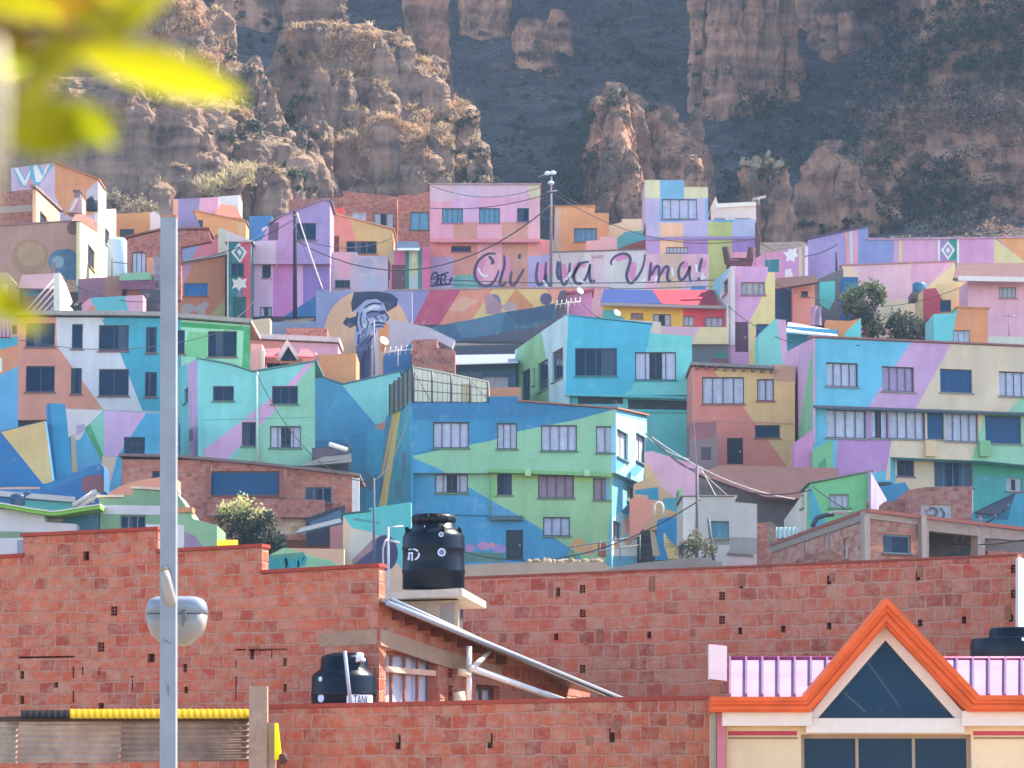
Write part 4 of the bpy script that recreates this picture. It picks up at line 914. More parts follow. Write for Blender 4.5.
# teal house
r, pl = house('painted_house', 'bright blue and turquoise house with two wide windows', 'house', 175, '565,315.5 651,324.5 651,333.5 692,336 692,395 565,395', '#3db3de', [('#68cdd8', '651,324 692,336 692,400 617,400 632,388 648,345')],
  wins=[(575, 348, 617, 376, 4, 'dr', '#3c5f7c'), (635, 352, 676, 380, 4, 'cs', '#3f4a64')], depth=6, roof=('565,315 651,324', .06, .05, 5, '#4f9cc0'), sillcol='#4fb5d4')
facade(r, Plane(175.4), '565,393 692,393 692,480 565,480', '#5fc8d6', [('#3db0da', '565,393 619,393 610,480 565,480'), ('#273442', '578,396 623,396 623,404 578,404'), ('#273442', '628,399 687,401 687,410 628,409')], depth=5, name='lower_wall')
strip(r, Plane(175), '565,394.5 692,398', .15, .18, '#55b9d0'); strip(r, Plane(175.4), '628,411 687,412', .12, .1, '#5ac0cc')
PT = Plane(((515, 187), (565, 175)))
facade(r, PT, '515,350 545,329 565,315.5 565,425 520,425 515,395', '#a4cde8', [('#7abb90', '517,348 541,332 549,372 549,425 526,425 519,403 515,360'), ('#6aa97c', '532,395 549,380 549,425 526,425')], wins=[(521, 373, 530, 404, 2, 'd'), (533, 369, 535, 386, 1, 'd'), (538, 364, 548, 393, 2, 'd'), (552, 353, 563, 383, 2, 'd')], depth=.25, name='side_wall', sillcol='#8fb8b8')
# salmon/yellow
r, pl = house('painted_house', 'salmon and sandy yellow house with wide white curtained window', 'house', 170, '692,367 795,371 795,480 692,480', '#e0877c', [('#e6c288', '712,367 795,371 795,480 790,470 757,426 742,405 715,372'), ('#c9a58a', '773,366 795,366 795,382 773,381')],
  wins=[(702, 377, 744, 404, 4, 'c'), (757, 379, 774, 401, 2, 'c', '#3f4558'), (755, 425, 780, 438, 1, 'd')], doors=[(727, 438, 743, 464, '#263042')], depth=6, sillcol='#d99a80')
eave(r, pl, '692,366 772,370', .16, .5, 5, '#8b8890')
for k in range(9):
    m = MB(); u, z = pl.uz(697 + k * 9.2, 367.5 + k * .45); m.pbox(pl, u - .06, z - .12, u + .06, z + .03, -.4, .0); m.build('rafter', M('#6d5a5c'), r)
wall(r, Plane(170.2), '772,364 796,366 796,384 772,383', '#c9a68c', depth=4, name='roof_block')
strip(r, pl, '692,420 795,424', .06, .03, '#c9907c')
r, pl = house('shed', 'small grey shed with dark doorway against the salmon house', 'shed', 165, '690,423 716,422 718,440 718,475 690,475', '#7d7480', [('#8d5f6a', '690,423 716,422 715,438 690,440'), ('#4a4650', '701,447 711,447 711,460 701,460')], depth=3)
# big right block
PR = Plane(((813, 162), (1024, 165.4)))
EX = Vector((.3, 1, 0))
r, pl = house('apartment_block', 'long blue, pink and cream apartment block with a row of windows', 'apartment block', ((813, 162), (1024, 165.4)),
  '813,338 1044,348 1044,415 813,407', '#5fbfe8', [('#cba0d6', '911,342 951,344 916,412 866,410'), ('#d9c8b2', '951,344 1050,348 1050,392 1002,415 914,412'), ('#90cbb0', '1050,385 1024,394 1004,416 1050,418')],
  wins=[(826, 362, 858, 386, 4, 'c'), (882, 366, 914, 391, 4, 'p'), (940, 368.5, 972, 392, 4, 'b'), (999, 371, 1030, 396, 4, 'c')], depth=8, sillcol='#b9c2cc', ext=EX)
PR2 = Plane(((813, 162.6), (1024, 166)))
facade(r, PR2, '813,406 1044,414 1044,467 985,461 890,457 890,482 813,482', '#5fbfe8', [('#bd88cf', '840,405 897,405 900,440 888,470 835,480'), ('#d9c8b2', '897,405 987,405 985,443 968,480 885,480'), ('#90cbb0', '987,405 1044,405 1044,480 966,480')],
  wins=[(826, 409, 866, 437.5, 4, 'c'), (870, 410, 888, 438, 2, 'cs'), (889, 410, 925, 438.5, 4, 'c'), (927, 411.5, 944, 439, 2, 'b'), (945, 412, 978, 441, 4, 'c'), (985, 415, 1021, 443, 4, 'b')], depth=7, name='middle_wall', sillcol='#b9c2cc', ext=EX)
strip(r, PR, '813,406.5 1044,414.5', .12, .1, '#5f6478', 'floor_ledge')
eave(r, PR, '813,337.5 1044,347.5', .1, .12, .5, '#9c6a6c', name='coping')
PR3 = Plane(((813, 164), (1024, 167.4)))
facade(r, PR3, '830,430 1044,440 1044,540 830,540', '#c08fd0', [('#5fbfe8', '813,430 845,430 830,475 813,480'), ('#d9c8b2', '890,440 973,440 973,540 890,540'), ('#3aa48e', '973,440 1044,440 1044,475 973,475'), ('#3d9fa8', '973,475 1044,475 1044,540 973,540'), ('#2b6a80', '872,462 890,462 890,500 872,500')],
  wins=[(897, 460, 914, 476, 2, 'd'), (934, 461, 973, 487, 4, 'bs', '#3f86b4'), (1006, 478, 1022, 491, 3, 'cs', '#b9bcc4')], depth=5, name='ground_wall', ext=EX)
for x, c in ((929, '#d9bf96'), (983, '#7fb88c')):
    m = MB(); u, z = PR2.uz(x, 455); u2, z2 = PR2.uz(x, 441); m.pbox(PR2, u - .3, z - .1, u + .3, z2, -.3, -.004); m.build('beam_end', M(c), r)
PL_ = Plane(((788, 176), (813, 162)))
facade(r, PL_, '786,352 813,338 813,445 800,450 786,480', '#caa0d6', [('#80c096', '813,345 813,450 797,445 803,400')], depth=.12, name='side_wall')
r2, p2 = house('low_house', 'mauve pink box room below the corner of the long block', 'house', 160, '794,443 813,429 813,485 794,485', '#c285c2', depth=1.5)
house('low_house', 'green lean-to wall beside the mauve box room', 'house', 159.5, '812.5,450 833,439 833,485 812.5,485', '#72b98c', [('#4f9a74', '818,464 826,457 826,470 818,474')], depth=2)
house('low_wall', 'deep blue rounded board wall before the cream ground floor', 'wall', 152, '878,487 905,482 910,490 910,505 878,505', '#3484b8', depth=.6)

# ---- lower right group
rf = empty('tiled_roof_house', P(760, 500, 150), 'wide house under a sagging purple brown tiled roof', 'house')
slab(rf, 'roof', [(698, 474, 153), (765, 497, 150), (842, 500, 149), (838, 468, 153.5), (720, 465, 154.5)], .15, M('#4a3238', .95, var=.28, scale=2.2, bump=.4))
wall(rf, Plane(155), '700,473 770,486 770,530 700,530', '#77727c', [('#8a7f84', '700,473 770,486 770,500 700,484')], depth=3, name='wall')
wall(rf, Plane(151), '757,492 800,492 800,540 757,540', '#5a4f55', [('#7c6a6a', '757,492 800,492 800,500 757,500')], depth=3, name='front_wall')
r, pl = house('painted_wall', 'pale pink retaining wall with peach wedge beside the green house bay', 'wall', 163, '645,452 652,451 703,467 703,520 645,520', '#e0b0d4', [('#e2bb94', '645,460 660,482 668,520 645,520'), ('#e4c08c', '640,480 652,470 652,500 640,500')], depth=1)
r, pl = house('painted_wall', 'blue and peach steps wall behind the salmon block', 'wall', 158, '634,484 648,478 660,486 676,498 676,530 634,530', '#dcb48c', [('#2f9cc4', '635,490 658,487 659,500 648,500 648,495 635,494'), ('#49aec8', '663,498 676,498 676,512 663,508')], depth=1)
house('salmon_wall', 'salmon stair wall stub under the green house bay', 'wall', 152, '634,497 653,500 653,512 646,524 637,536 630,540 630,500', '#e8927c', depth=1)
house('painted_wall', 'saturated blue panel wall behind the wicker cart', 'wall', 146, '658,520 666,517 683,518 683,560 656,560', '#2180bc', depth=1)
r, pl = house('metal_gate', 'narrow lime green gate leaf beside the grey house', 'gate', 143, '676,493 682,486 682,520 676,520', '#9cc97c', [('#3f8f98', '676,493 679,490 679,520 676,520')], depth=.12)
m = MB(); q = P(659, 507, 148)
for k in range(13):
    a = math.pi * k / 12
m.tube([q + Vector((-.2, 0, -.35))] + [q + Vector((-.2 * math.cos(math.pi * k / 10), 0, .22 * math.sin(math.pi * k / 10))) for k in range(11)] + [q + Vector((.2, 0, -.35))], .04, 8)
tag(m.build('arched_frame', M('#e9e4dc')), 'small white arched frame on the blue steps', 'frame')
root = empty('wicker_cart', P(671, 558, 132), 'straw coloured wicker cart leaning beside the blue panel wall', 'cart')
m = MB(); pq = Plane(132)
quadp(m, pq, [(665, 546), (679, 547), (678, 559), (669, 559)], 0, .5); m.build('basket', M('#d9c28e', .9), root)
m = MB()
for k in range(4): m.tube([P(665 + k * 3.2, 546, 131.9), P(664.5 + k * .9, 533 + k * 2, 131.9)], .035, 5)
for k in range(4): m.tube([P(665, 545 - k * 3, 131.88), P(674 - k * 2.2, 546 - k * 3, 131.88)], .03, 5)
m.build('lattice_handle', M('#e2cd9c', .9), root)
m = MB(); quadp(m, Plane(133), [(650, 530), (655, 532), (660, 556), (653, 556)], 0, .1); tag(m.build('leaning_board', M('#b9a996')), 'pale leaning board by the wicker cart', 'board')
r, pl = house('grey_house', 'bare grey cement house with a turquoise curtained window', 'house', 130, '683,497 735,497 735,502 757,504 757,590 683,590', '#bfbcbd', [('#9a959a', '732,537 757,538 757,555 728,553'), ('#d2ced0', '683,497 700,497 690,545 683,545'), ('#c7aeb4', '728,556 757,554 757,590 720,590'), ('#8e8b92', '709,537 730,537 730,545 709,545')], wins=[(710, 521, 729, 538, 3, 't', '#5f8d9c')], depth=5)
strip(r, pl, '727,554 753,556', .1, .06, '#7d6468'); eave(r, pl, '683,496.5 735,496.5', .06, .05, 4, '#a8a0a0')
m = MB(); m.tube([P(697, 565, 127), P(697, 467, 127)], .06, 8); tag(m.build('utility_pole', M('#6d6470')), 'thin grey pole in front of the bare cement house', 'pole', 'utility poles')
m = MB(); m.tube([P(713.5, 562, 126), P(708.5, 519, 126)], .07, 6); tag(m.build('leaning_pole', M('#5f6a78')), 'short leaning pole before the turquoise curtained window', 'pole')
r, pl = house('low_house', 'narrow brick and dark iron house end right of the cement house', 'house', 132, '757,523 772,522 778,528 778,590 757,590', '#84525a', [('#5a6470', '768,520 774,522 775,552 768,552')], depth=3, mat=BRICK_FAR)
m = MB()
for i in range(10):
    a = P(776 + i * 2.2, 527, 129 + .1 * (i % 2)); b = P(776 + i * 2.2, 537 + (i % 3), 129 + .1 * (i % 2)); c2 = P(776 + i * 2.2 + 2.2, 527, 129 + .1 * ((i + 1) % 2)); d2 = P(778.2 + i * 2.2, 537 + ((i + 1) % 3), 129 + .1 * ((i + 1) % 2))
    m.hexa([a, c2, d2, b] + [q + Vector((0, .02, 0)) for q in (a, c2, d2, b)])
tag(m.build('hanging_laundry', M('#a9cfe4')), 'pale blue laundry hanging beside the dark iron sheet', 'laundry')
# green small house
r, pl = house('painted_house', 'small green and blue gable house with whitewashed side', 'house', 140, '810,484 871,472 871,530 810,530', '#6fc48a', [('#45a9cc', '810,484 826,524 826,530 810,530')], wins=[(829, 494, 849, 508, 3, 'c', '#8a9a98')], depth=4)
eave(r, pl, '810,483.5 871,471.5', .08, .12, 4, '#8a7f88')
pw = Plane(((782, 150), (810, 140))); facade(r, pw, '784,520 810,484 810,530 784,535', '#d6d0d0', wins=[(801, 496, 804, 509, 1, 'd')], depth=.25, name='side_wall')
facade(r, Plane(((871, 140), (887, 146))), '871,472 887,500 880,508 871,514', '#8f8cb8', depth=.12, name='end_wall')
r, pl = house('brick_house', 'purple brown brick cube with a white framed painted window', 'house', 137, '908,490 925,487 972,486 972,535 908,535', '#96605f', wins=[(921, 505, 951, 524, 2, 'c', '#d6d9dc')], depth=4, mat=BRICK_FAR)
wall(r, Plane(138), '884,502 909,498 909,520 884,520', '#8f5a58', depth=2, name='annex', mat=BRICK_FAR)
g = MB()
for p_ in ['926,512 932,507 938,511 934,517 928,515', '940,508 945,514 941,520', '930,520 938,518 946,521']: ribbon(g, Plane(136.9), pts(p_), .12)
g.build('window_drawing', M('#5a5a66'), r)
r, pl = house('teal_house', 'teal low house with a curved ridge at the frame edge', 'house', 143, '970,513 1003,508 1012,495 1044,492 1044,560 970,560', '#3a9fc4', [('#2f6f94', '975,508 1000,512 1013,497 1008,520 975,518')], depth=4)
m = MB()
q4 = [P(974, 512, 141), P(998, 515, 140.5), P(1013, 500, 140.8), P(1016, 492, 141)]; m.mesh_faces(q4 + [p + Vector((0, .04, -.06)) for p in q4], [(0, 1, 2, 3), (7, 6, 5, 4), (0, 4, 5, 1), (1, 5, 6, 2), (2, 6, 7, 3), (3, 7, 4, 0)])
m.tube([P(985, 523, 140.5), P(992, 520, 140.5), P(996, 515, 140.5)], .05, 6); m.tube([P(1003, 512, 140.4), P(1009, 504, 140.4)], .04, 6)
tag(m.build('bent_metal_sheet', M('#3d4a60', .6, .2)), 'bent metal sheet catching light on the teal house roof', 'metal sheet')
m = MB(); m.tube([P(812, 527, 128), P(817, 518, 128), P(826, 515, 128), P(834, 514, 128)], .1, 8); 
tag(m.build('satellite_dish', M('#3a4658', .5)), 'dark bent aerial pipe above the unfinished brick house', 'aerial')
m = MB(); q = P(841, 515, 127.5); m.lathe([(.05, 0), (.22, .03), (.42, .12), (.44, .14)], q, 20); tag(m.build('metal_basin', M('#dfe3e8!', .3, .5)), 'upturned pale basin on the unfinished brick house', 'basin')
# unfinished brick house
PF = Plane(((866, 112), (1024, 116)))
r, pl = house('unfinished_house', 'unfinished brick house with concrete frame, open bays and blue window', 'house', ((866, 112), (1024, 116)), '866,512 927,519 927,600 866,600', '#b27a6a', wins=[(883, 534, 911, 553, 1, 'bl', '#6f9cb4')], depth=.3, mat=BRICK_FAR)
wall(r, Plane(((927, 113.6), (1044, 116.6))), '927,519 1044,534 1044,542 985,538 985,560 978,560 978,536 929,531 929,560 927,560', '#958686', depth=.4, name='ring_beam')
wall(r, Plane(((866, 111.9), (927, 113.45))), '866,511 927,518.5 927,526 866,518', '#958686', depth=.3, name='ring_beam')
strip(r, Plane(((866, 111.85), (1044, 116.4))), '866,510.5 1044,531.5', .12, .12, '#9b5a54', 'brick_course')
pq = Plane(((866, 111.6), (927, 113.15)))
for x in (868, 925):
    m = MB(); u, z = pq.uz(x, 575); u2, z2 = pq.uz(x, 513); m.pbox(pq, u - .12, z, u + .12, z2 - .1, 0, .2); m.build('column', M('#9c8f8f'), r)
wall(r, Plane(((920, 117.5), (1044, 121))), '927,530 1044,540 1044,600 927,600', '#5a4e49', [('#38445a', '945,555 983,542 983,575 945,575'), ('#5a5560', '988,548 1044,545 1044,600 988,600')], depth=.4, name='back_wall')
wall(r, Plane(((985, 115.2), (1044, 116.7))), '988,551 1044,553 1044,600 988,600', '#b05f4a', depth=.3, name='parapet', mat=BRICK_FAR)
PFL = Plane(((772, 128), (866, 112)))
facade(r, PFL, '772,546 866,512 866,600 772,600', '#b5857a', uvs=(.55, 1), wins=[(843, 539, 848, 560, 1, 'c', '#d9d6dc')], depth=.25, mat=BRICK_FAR, name='side_wall')
strip(r, PFL, '772,549 866,516', .3, .06, '#968a8a', 'ring_beam'); strip(r, PFL, '772,545 866,511', .12, .1, '#9b5a54', 'brick_course')
for x in (805, 830):
    m = MB(); u, z = PFL.uz(x, 590); u2, z2 = PFL.uz(x, 534 - (x - 805) * .36); m.pbox(PFL, u - .1, z, u + .1, z2, -.05, -.003); m.build('column', M('#968a8a'), r)
house('low_house', 'low brick roof hump in front of the unfinished house', 'house', 100, '790,572 800,556 830,550 850,560 866,564 866,600 790,600', '#875852', depth=2, mat=BRICK_FAR)

eave(bpy.data.objects['unfinished_house'], Plane(((927, 113.8), (1044, 116.8))), '927,519 1044,533.5', .12, .0, 4.5, '#8b7f7e', name='bay_shade_slab', ext=0)  # slab added over the open bays to keep them dark
# =================================================================== FOREGROUND
def vent(root, pl, cx, cy, w=.105, h=.14, bars=True):
    """open hollow brick: a hole with the brick's own webs in it"""
    u, z = pl.uz(cx, cy)
    h4 = (u - w / 2, z - h / 2, u + w / 2, z + h / 2)
    if bars:
        m = MB()
        for k in (1, 2): m.pbox(pl, h4[0], z - h / 2 + h * k / 3 - .007, h4[2], z - h / 2 + h * k / 3 + .007, .012, .1)
        m.pbox(pl, u - .007, h4[1] + .001, u + .007, h4[3] - .001, .0125, .1)
        o = m.build('vent_brick', M('#8a4a3e', .9), root)
    return h4
def gap(pl, x0, y0, x1, y1):
    a = pl.uz(x0, y0); b = pl.uz(x1, y1)
    return (min(a[0], b[0]), min(a[1], b[1]), max(a[0], b[0]), max(a[1], b[1]))
BC = '#b05c40'
# tall wall on the left
PLW = Plane(((0, 48.6), (379, 46.6)))
r = empty('brick_wall', P(190, 800, 47.5), 'tall stepped red brick wall behind the metal lamp post', 'wall')
hs = [vent(r, PLW, 114, 611), vent(r, PLW, 101, 647), vent(r, PLW, 86, 556, bars=False), vent(r, PLW, 373, 648), vent(r, PLW, 101, 706, .09, .09, False)]
hs += [vent(r, PLW, 151, 658, .12, .13, False), vent(r, PLW, 200, 603, .02, .07, False), vent(r, PLW, 252, 655, .06, .13, False), vent(r, PLW, 22, 675, .07, .12, False), vent(r, PLW, 22, 700, .07, .12, False), vent(r, PLW, 56, 685, .07, .08, False), vent(r, PLW, 185, 668, .06, .12, False), vent(r, PLW, 186, 690, .06, .1, False), vent(r, PLW, 285, 662, .06, .12, False), vent(r, PLW, 285, 688, .05, .12, False)]
hs += [gap(PLW, *g) for g in ((19, 656.5, 74, 657.7), (72.6, 667, 74, 678), (72.6, 691, 74, 702), (82, 667, 83.5, 675), (98.5, 668, 99.7, 675), (131, 676, 133, 678), (132, 680, 133, 690), (235, 649, 246, 650.4), (249, 649, 287, 650.4), (271, 651, 272.3, 658), (235.5, 660, 236.5, 668), (235.5, 676, 236.5, 700), (18.6, 664, 19.6, 670))]
wall(r, PLW, '-40,561 23,557 23,537 158,530.5 158,553 262,547.5 262,574 379,567 379,900 -40,900', BC, holes=hs, depth=.24, mat=BRICK_NEAR, uvs=(1.0, 1.1), rev=.12)
for ln in ('-40,561 23,557', '23,537 158,530.5', '158,553 262,547.5', '262,574 379,567'):
    eave(r, PLW, ln, .055, .05, .27, '#9c4034', 'coping', ext=.02)
# concrete lintel piece at the corner
m = MB(); quadp(m, PLW, [(319, 634), (377, 629), (377, 644), (319, 647)], -.012, .05); m.build('lintel', M('#a3877a', .95, var=.25, scale=5), r)

# long wall in the middle distance
PRW = Plane(((465, 57), (1018, 53)))
r = empty('brick_wall', P(740, 800, 55), 'long red brick wall with vent holes behind the gabled house', 'wall')
hs = [vent(r, PRW, x, y) for x, y in ((582.5, 589), (582.5, 613.5), (582.5, 669), (722, 596), (722, 620), (1014, 569), (1014, 594))]
hs += [vent(r, PRW, x, y, .08, .12, False) for x, y in ((556, 637), (649, 635), (740, 631), (783, 629), (829, 626), (920, 623), (964, 620), (1011, 618))]
hs += [vent(r, PRW, x, y, .075, .15, False) for x, y in ((558, 592), (651, 587), (741, 584), (829, 580), (918, 576))]
wall(r, PRW, '463,579 764,567 1018,556 1018,900 463,900', '#aa614e', [('#b05236', '463,642 764,631 1018,619 1018,625 764,637 463,648'), ('#ab4e38', '463,579 764,567 1018,556 1018,569 764,573 463,585')], holes=hs, depth=.24, mat=BRICK_NEAR, uvs=(.80, .82), rev=.14)
eave(r, PRW, '463,579 764,567 1018,556', .04, .03, .27, '#8a4a42', 'coping', ext=0)
m = MB()
for x, y in ((552, 590), (602, 636), (654, 584), (744, 580), (834, 577), (922, 571), (1010, 613), (694, 633), (505, 638), (587, 640)):
    u, z = PRW.uz(x, y); w = random.uniform(.05, .1); h = random.uniform(.07, .14); m.pbox(PRW, u - w, z - h, u + w * .2, z + h, -.011, .03)
m.build('mortar_patch', M('#8f5f52', .95, var=.3), r)
wl = house('plastered_wall', 'sunlit white plastered wall end at the frame edge behind the black tank', 'wall', ((1018.6, 53), (1026, 60)), '1018.6,557 1027,560 1027,900 1018.6,900', '#d8d0c8!', depth=.3, ext=Vector((0, 1, 0)))

# parapet of rough mud plaster behind that wall
r, pl = house('adobe_parapet', 'rough beige adobe parapet with stones laid along its top', 'wall', 84, '463,565 500,563 602,562 612,568 640,563 700,557 722,562 722,620 463,620', '#b7a091', [('#8f8486', '606,570 640,563 700,557 722,562 722,620 600,620'), ('#a58d84', '463,576 605,572 605,590 463,590'), ('#7d6a6a', '463,582 606,578 606,600 463,600')], depth=.7)
random.seed(3)
m = MB()
for k in range(34):
    x = 604 - abs(random.gauss(0, 42)); s = random.uniform(.04, .14)
    p = P(x, 563.5 - (x - 468) * .012, 84.3 + random.uniform(-.1, .3)); vs = []
    bm = bmesh.new(); bmesh.ops.create_icosphere(bm, subdivisions=1, radius=s)
    for v in bm.verts: v.co += Vector([random.uniform(-.3, .3) * s for _ in range(3)])
    m.mesh_faces([p + v.co * (1 if 1 else 1) for v in bm.verts], [tuple(v.index for v in f.verts) for f in bm.faces]); bm.free()
m.build('stones', M('#8f857c', .95, var=.4), r); bpy.data.objects['stones']['kind'] = 'stuff'

# low wall in front
PLO = Plane(((270, 44.9), (712, 43.7)))
r = empty('brick_wall', P(490, 800, 44), 'low red brick wall in front of the lower black tank', 'wall')
hs = [vent(r, PLO, x, y, .075, .2, False) for x, y in ((398, 742), (490, 741), (612, 735))]
wall(r, PLO, '269,709 712,699.5 712,900 269,900', BC, holes=hs, depth=.2, mat=BRICK_NEAR, uvs=(1, .99), rev=.1)
eave(r, PLO, '269,709 712,699.5', .06, .02, .22, '#a14438', 'coping', ext=0)
m = MB()
for x, y in ((396, 738), (488, 738), (615, 728), (617, 726), (590, 741)):
    u, z = PLO.uz(x, y); m.pbox(PLO, u - .06, z - .06, u + .04, z + .07, -.009, .03)
m.build('mortar_patch', M('#9a6a5a', .95, var=.3), r)
m = MB(); q = P(334, 773, 43.9); 
# bricks under the fence
PFN = Plane(44.2)
r = empty('fence', P(120, 800, 44.2), 'grey corrugated metal fence panels on a brick base', 'fence')
wall(r, PFN, '-40,764 250,761 250,900 -40,900', BC, depth=.15, mat=BRICK_NEAR, name='brick_base')
def corr(pl, x0, x1, ya, yb, n, amp, horiz=True, d=.0):
    m = MB(); (u0, z0), (u1, z1) = pl.uz(x0, yb), pl.uz(x1, ya)
    vs = []; fs = []; N = n * 6
    for i in range(N + 1):
        t = i / N; dd = d + amp * math.sin(t * n * 2 * math.pi)
        z = z0 + (z1 - z0) * t
        for u in (u0, u1): vs += [pl.w(u, z, dd), pl.w(u, z, dd + .006)]
        if i:
            j = 4 * (i - 1); fs += [(j, j + 2, j + 6, j + 4), (j + 1, j + 5, j + 7, j + 3), (j, j + 4, j + 5, j + 1), (j + 2, j + 3, j + 7, j + 6)]
    m.mesh_faces(vs, fs, smooth=True); return m
corr(PFN, -40, 18, 719, 763, 8, .015).build('metal_panel', M('#aaa09c', .75, .1, var=.35, scale=3), r)
corr(PFN, 18.2, 121, 718.5, 763, 7, .015, d=-.01).build('metal_panel', M('#ac9a95', .75, .1, var=.4, scale=2.5), r)
corr(PFN, 121.2, 249, 718, 763, 8, .016).build('metal_panel', M('#938380', .7, .1, var=.45, scale=2.2), r)
m = MB(); u, z = PFN.uz(-20, 719.5); u2, z2 = PFN.uz(249, 717.2); m.pbox(PFN, u, z - .03, u2, z2 + .01, -.03, .04); m.build('rail', M('#4a3a36'), r)
# yellow corrugated strip roof
YPLAST, _nt, _b = new_mat('yellow_translucent_plastic')
_b.inputs['Base Color'].default_value = (.78, .52, .005, 1); _b.inputs['Roughness'].default_value = .5
_tl = _nt.nodes.new('ShaderNodeBsdfTranslucent'); _tl.inputs['Color'].default_value = (.85, .6, .005, 1); _ms = _nt.nodes.new('ShaderNodeMixShader'); _ms.inputs[0].default_value = .55
_nt.links.new(_b.outputs[0], _ms.inputs[1]); _nt.links.new(_tl.outputs[0], _ms.inputs[2]); _nt.links.new(_ms.outputs[0], _nt.nodes['Material Output'].inputs['Surface'])
def corr_roof(x0, x1, ya, yb, da, db, pitch):
    m = MB(); A, B_ = P(x0, ya, da), P(x1, ya, da); D = P(x0, yb, db) - A
    L = (B_ - A); n = int(L.length / pitch * 8); vs = []; fs = []
    nrm = L.cross(D).normalized()
    if nrm.z < 0: nrm = -nrm
    for i in range(n + 1):
        o = nrm * .004 * math.sin(i / 8 * 2 * math.pi); p = A + L * (i / n)
        vs += [p + o, p + D + o, p + o - nrm * .006, p + D + o - nrm * .006]
        if i:
            j = 4 * (i - 1); fs += [(j, j + 4, j + 5, j + 1), (j + 2, j + 3, j + 7, j + 6), (j, j + 2, j + 6, j + 4)]
    m.mesh_faces(vs, fs, smooth=True); return m
o = corr_roof(70, 250, 718, 709, 43.95, 44.25, .085).build('corrugated_roof', YPLAST)
tag(o, 'bright yellow corrugated plastic roof strip over the grey fence', 'roof')
o = corr_roof(21, 69.5, 718, 710, 43.95, 44.25, .085).build('corrugated_roof', M('#120e14', .9))
tag(o, 'short black corrugated sheet at the end of the yellow strip', 'roof')
m = MB(); pq = Plane(43.8); quadp(m, pq, [(249, 686), (267, 686), (268, 900), (249, 900)], 0, .22); quadp(m, pq, [(267.5, 722), (275, 724), (276, 900), (268, 900)], .03, .2)
tag(m.build('concrete_post', M('#a38d86', .95, var=.25)), 'square concrete post at the end of the grey fence', 'post')
m = MB(); quadp(m, Plane(43.6), [(274.5, 723), (276.5, 723), (280.5, 759), (274.5, 760)], 0, .3)
tag(m.build('plastic_sheet', M('#ffe000!', .5)), 'narrow yellow plastic sheet edge beside the concrete post', 'plastic sheet')
m = MB(); m.lathe([(.03, 0), (.06, .04), (.055, .12), (.02, .15)], P(283, 764, 43.5), 12); m.tube([P(279, 760, 43.5), P(288, 760, 43.5)], .02, 6); tag(m.build('pipe_fitting', M('#5a3a34')), 'small dark pipe fitting below the yellow sheet edge', 'pipe')
m = MB(); m.tube([P(253.5, 686, 43.9), P(253.2, 680, 43.9)], .012, 5); tag(m.build('rebar', M('#6d5a58')), 'rebar stub sticking out of the concrete post', 'rebar')

# --- house with gutter
PHG = Plane(((378, 46.55), (520, 51.5)))
r = empty('brick_house', P(430, 800, 50), 'unplastered brick house with white gutter and steel window', 'house')
hs = []
w = window(r, PHG, 386, 650, 438, 712, 4, 'c', frame='#a0685a', fw=.05, sill=False); hs.append(w)
wobj = [c for c in r.children if c.name.startswith('window')][0]
m = MB(); zz = PHG.uz(386, 668)[1]; m.pbox(PHG, w[0], zz - .05, w[2], zz + .03, .03, .15); m.build('transom', M('#d8b3a6', .5), wobj)
w2 = window(r, PHG, 476, 684, 500, 712, 2, 'c', frame='#6a4a44', fw=.06, sill=False); hs.append(w2)
hs += [vent(r, PHG, x, y, .16, .14) for x, y in ((450.5, 673), (450.5, 690), (450.5, 699))]
wall(r, PHG, '378,604 430,622 480,645 540,668 590,690 590,900 378,900', '#ad6452', [('#c98f78', '378,654 385,656 385,900 378,900')], hs, depth=3.2, mat=BRICK_NEAR, uvs=(1, .95))  # paler pier strip is sunlight painted into the brick colour
strip(r, PHG, '379,637 445,659 500,674', .24, .03, '#a08a7e', 'lintel')
for k in range(9):
    m = MB(); x = 393 + k * 13; u, z = PHG.uz(x, 613 + k * 5.6); m.pbox(PHG, u - .04, z - .1, u + .04, z + .02, -.16, .1); m.build('rafter', M('#6a4438'), r)
gA, gB = P(388, 603, 46.2), P(622, 699, 53)
gm = MB(); gm.tube([gA, gB], .042, 12); gm.build('gutter', M('#9ea4ae!', .35, .4), r)
gm = MB(); gm.tube([P(391, 598.5, 46.6), P(592, 690, 53.3)], .022, 8); gm.build('flashing', M('#8f96a3!', .4, .4), r)
slab(r, 'roof', [P(388, 600, 46.3), P(606, 693.5, 53), P(606, 693.5, 53) + Vector((-1.6, 1.2, .4)), P(388, 600, 46.3) + Vector((-1.2, 3.4, .55))], .05, M('#a9b0bb', .5, .5))
gm = MB(); gm.tube([P(469, 712, 48.8), P(469, 646, 48.8)], .045, 10); gm.build('downpipe', M('#e2d7d2!', .5), r)
gm = MB(); gm.tube([P(470, 667.5, 48.7), P(564, 701, 51.6)], .05, 10); gm.build('beam', M('#e9e2da!', .6), r)
gm = MB(); gm.tube([P(473, 668, 48.75), P(488, 652, 49.6)], .045, 8); gm.build('brace', M('#cdb7a8!', .6), r)
gm = MB(); gm.tube([P(460, 672, 48.6), P(469, 674, 48.8)], .06, 6); gm.build('bracket', M('#e4d5c6'), r)
gm = MB(); gm.tube([P(459, 692, 48.6), P(461, 712, 48.6)], .1, 6); gm.build('bracket', M('#e4d5c6'), r)
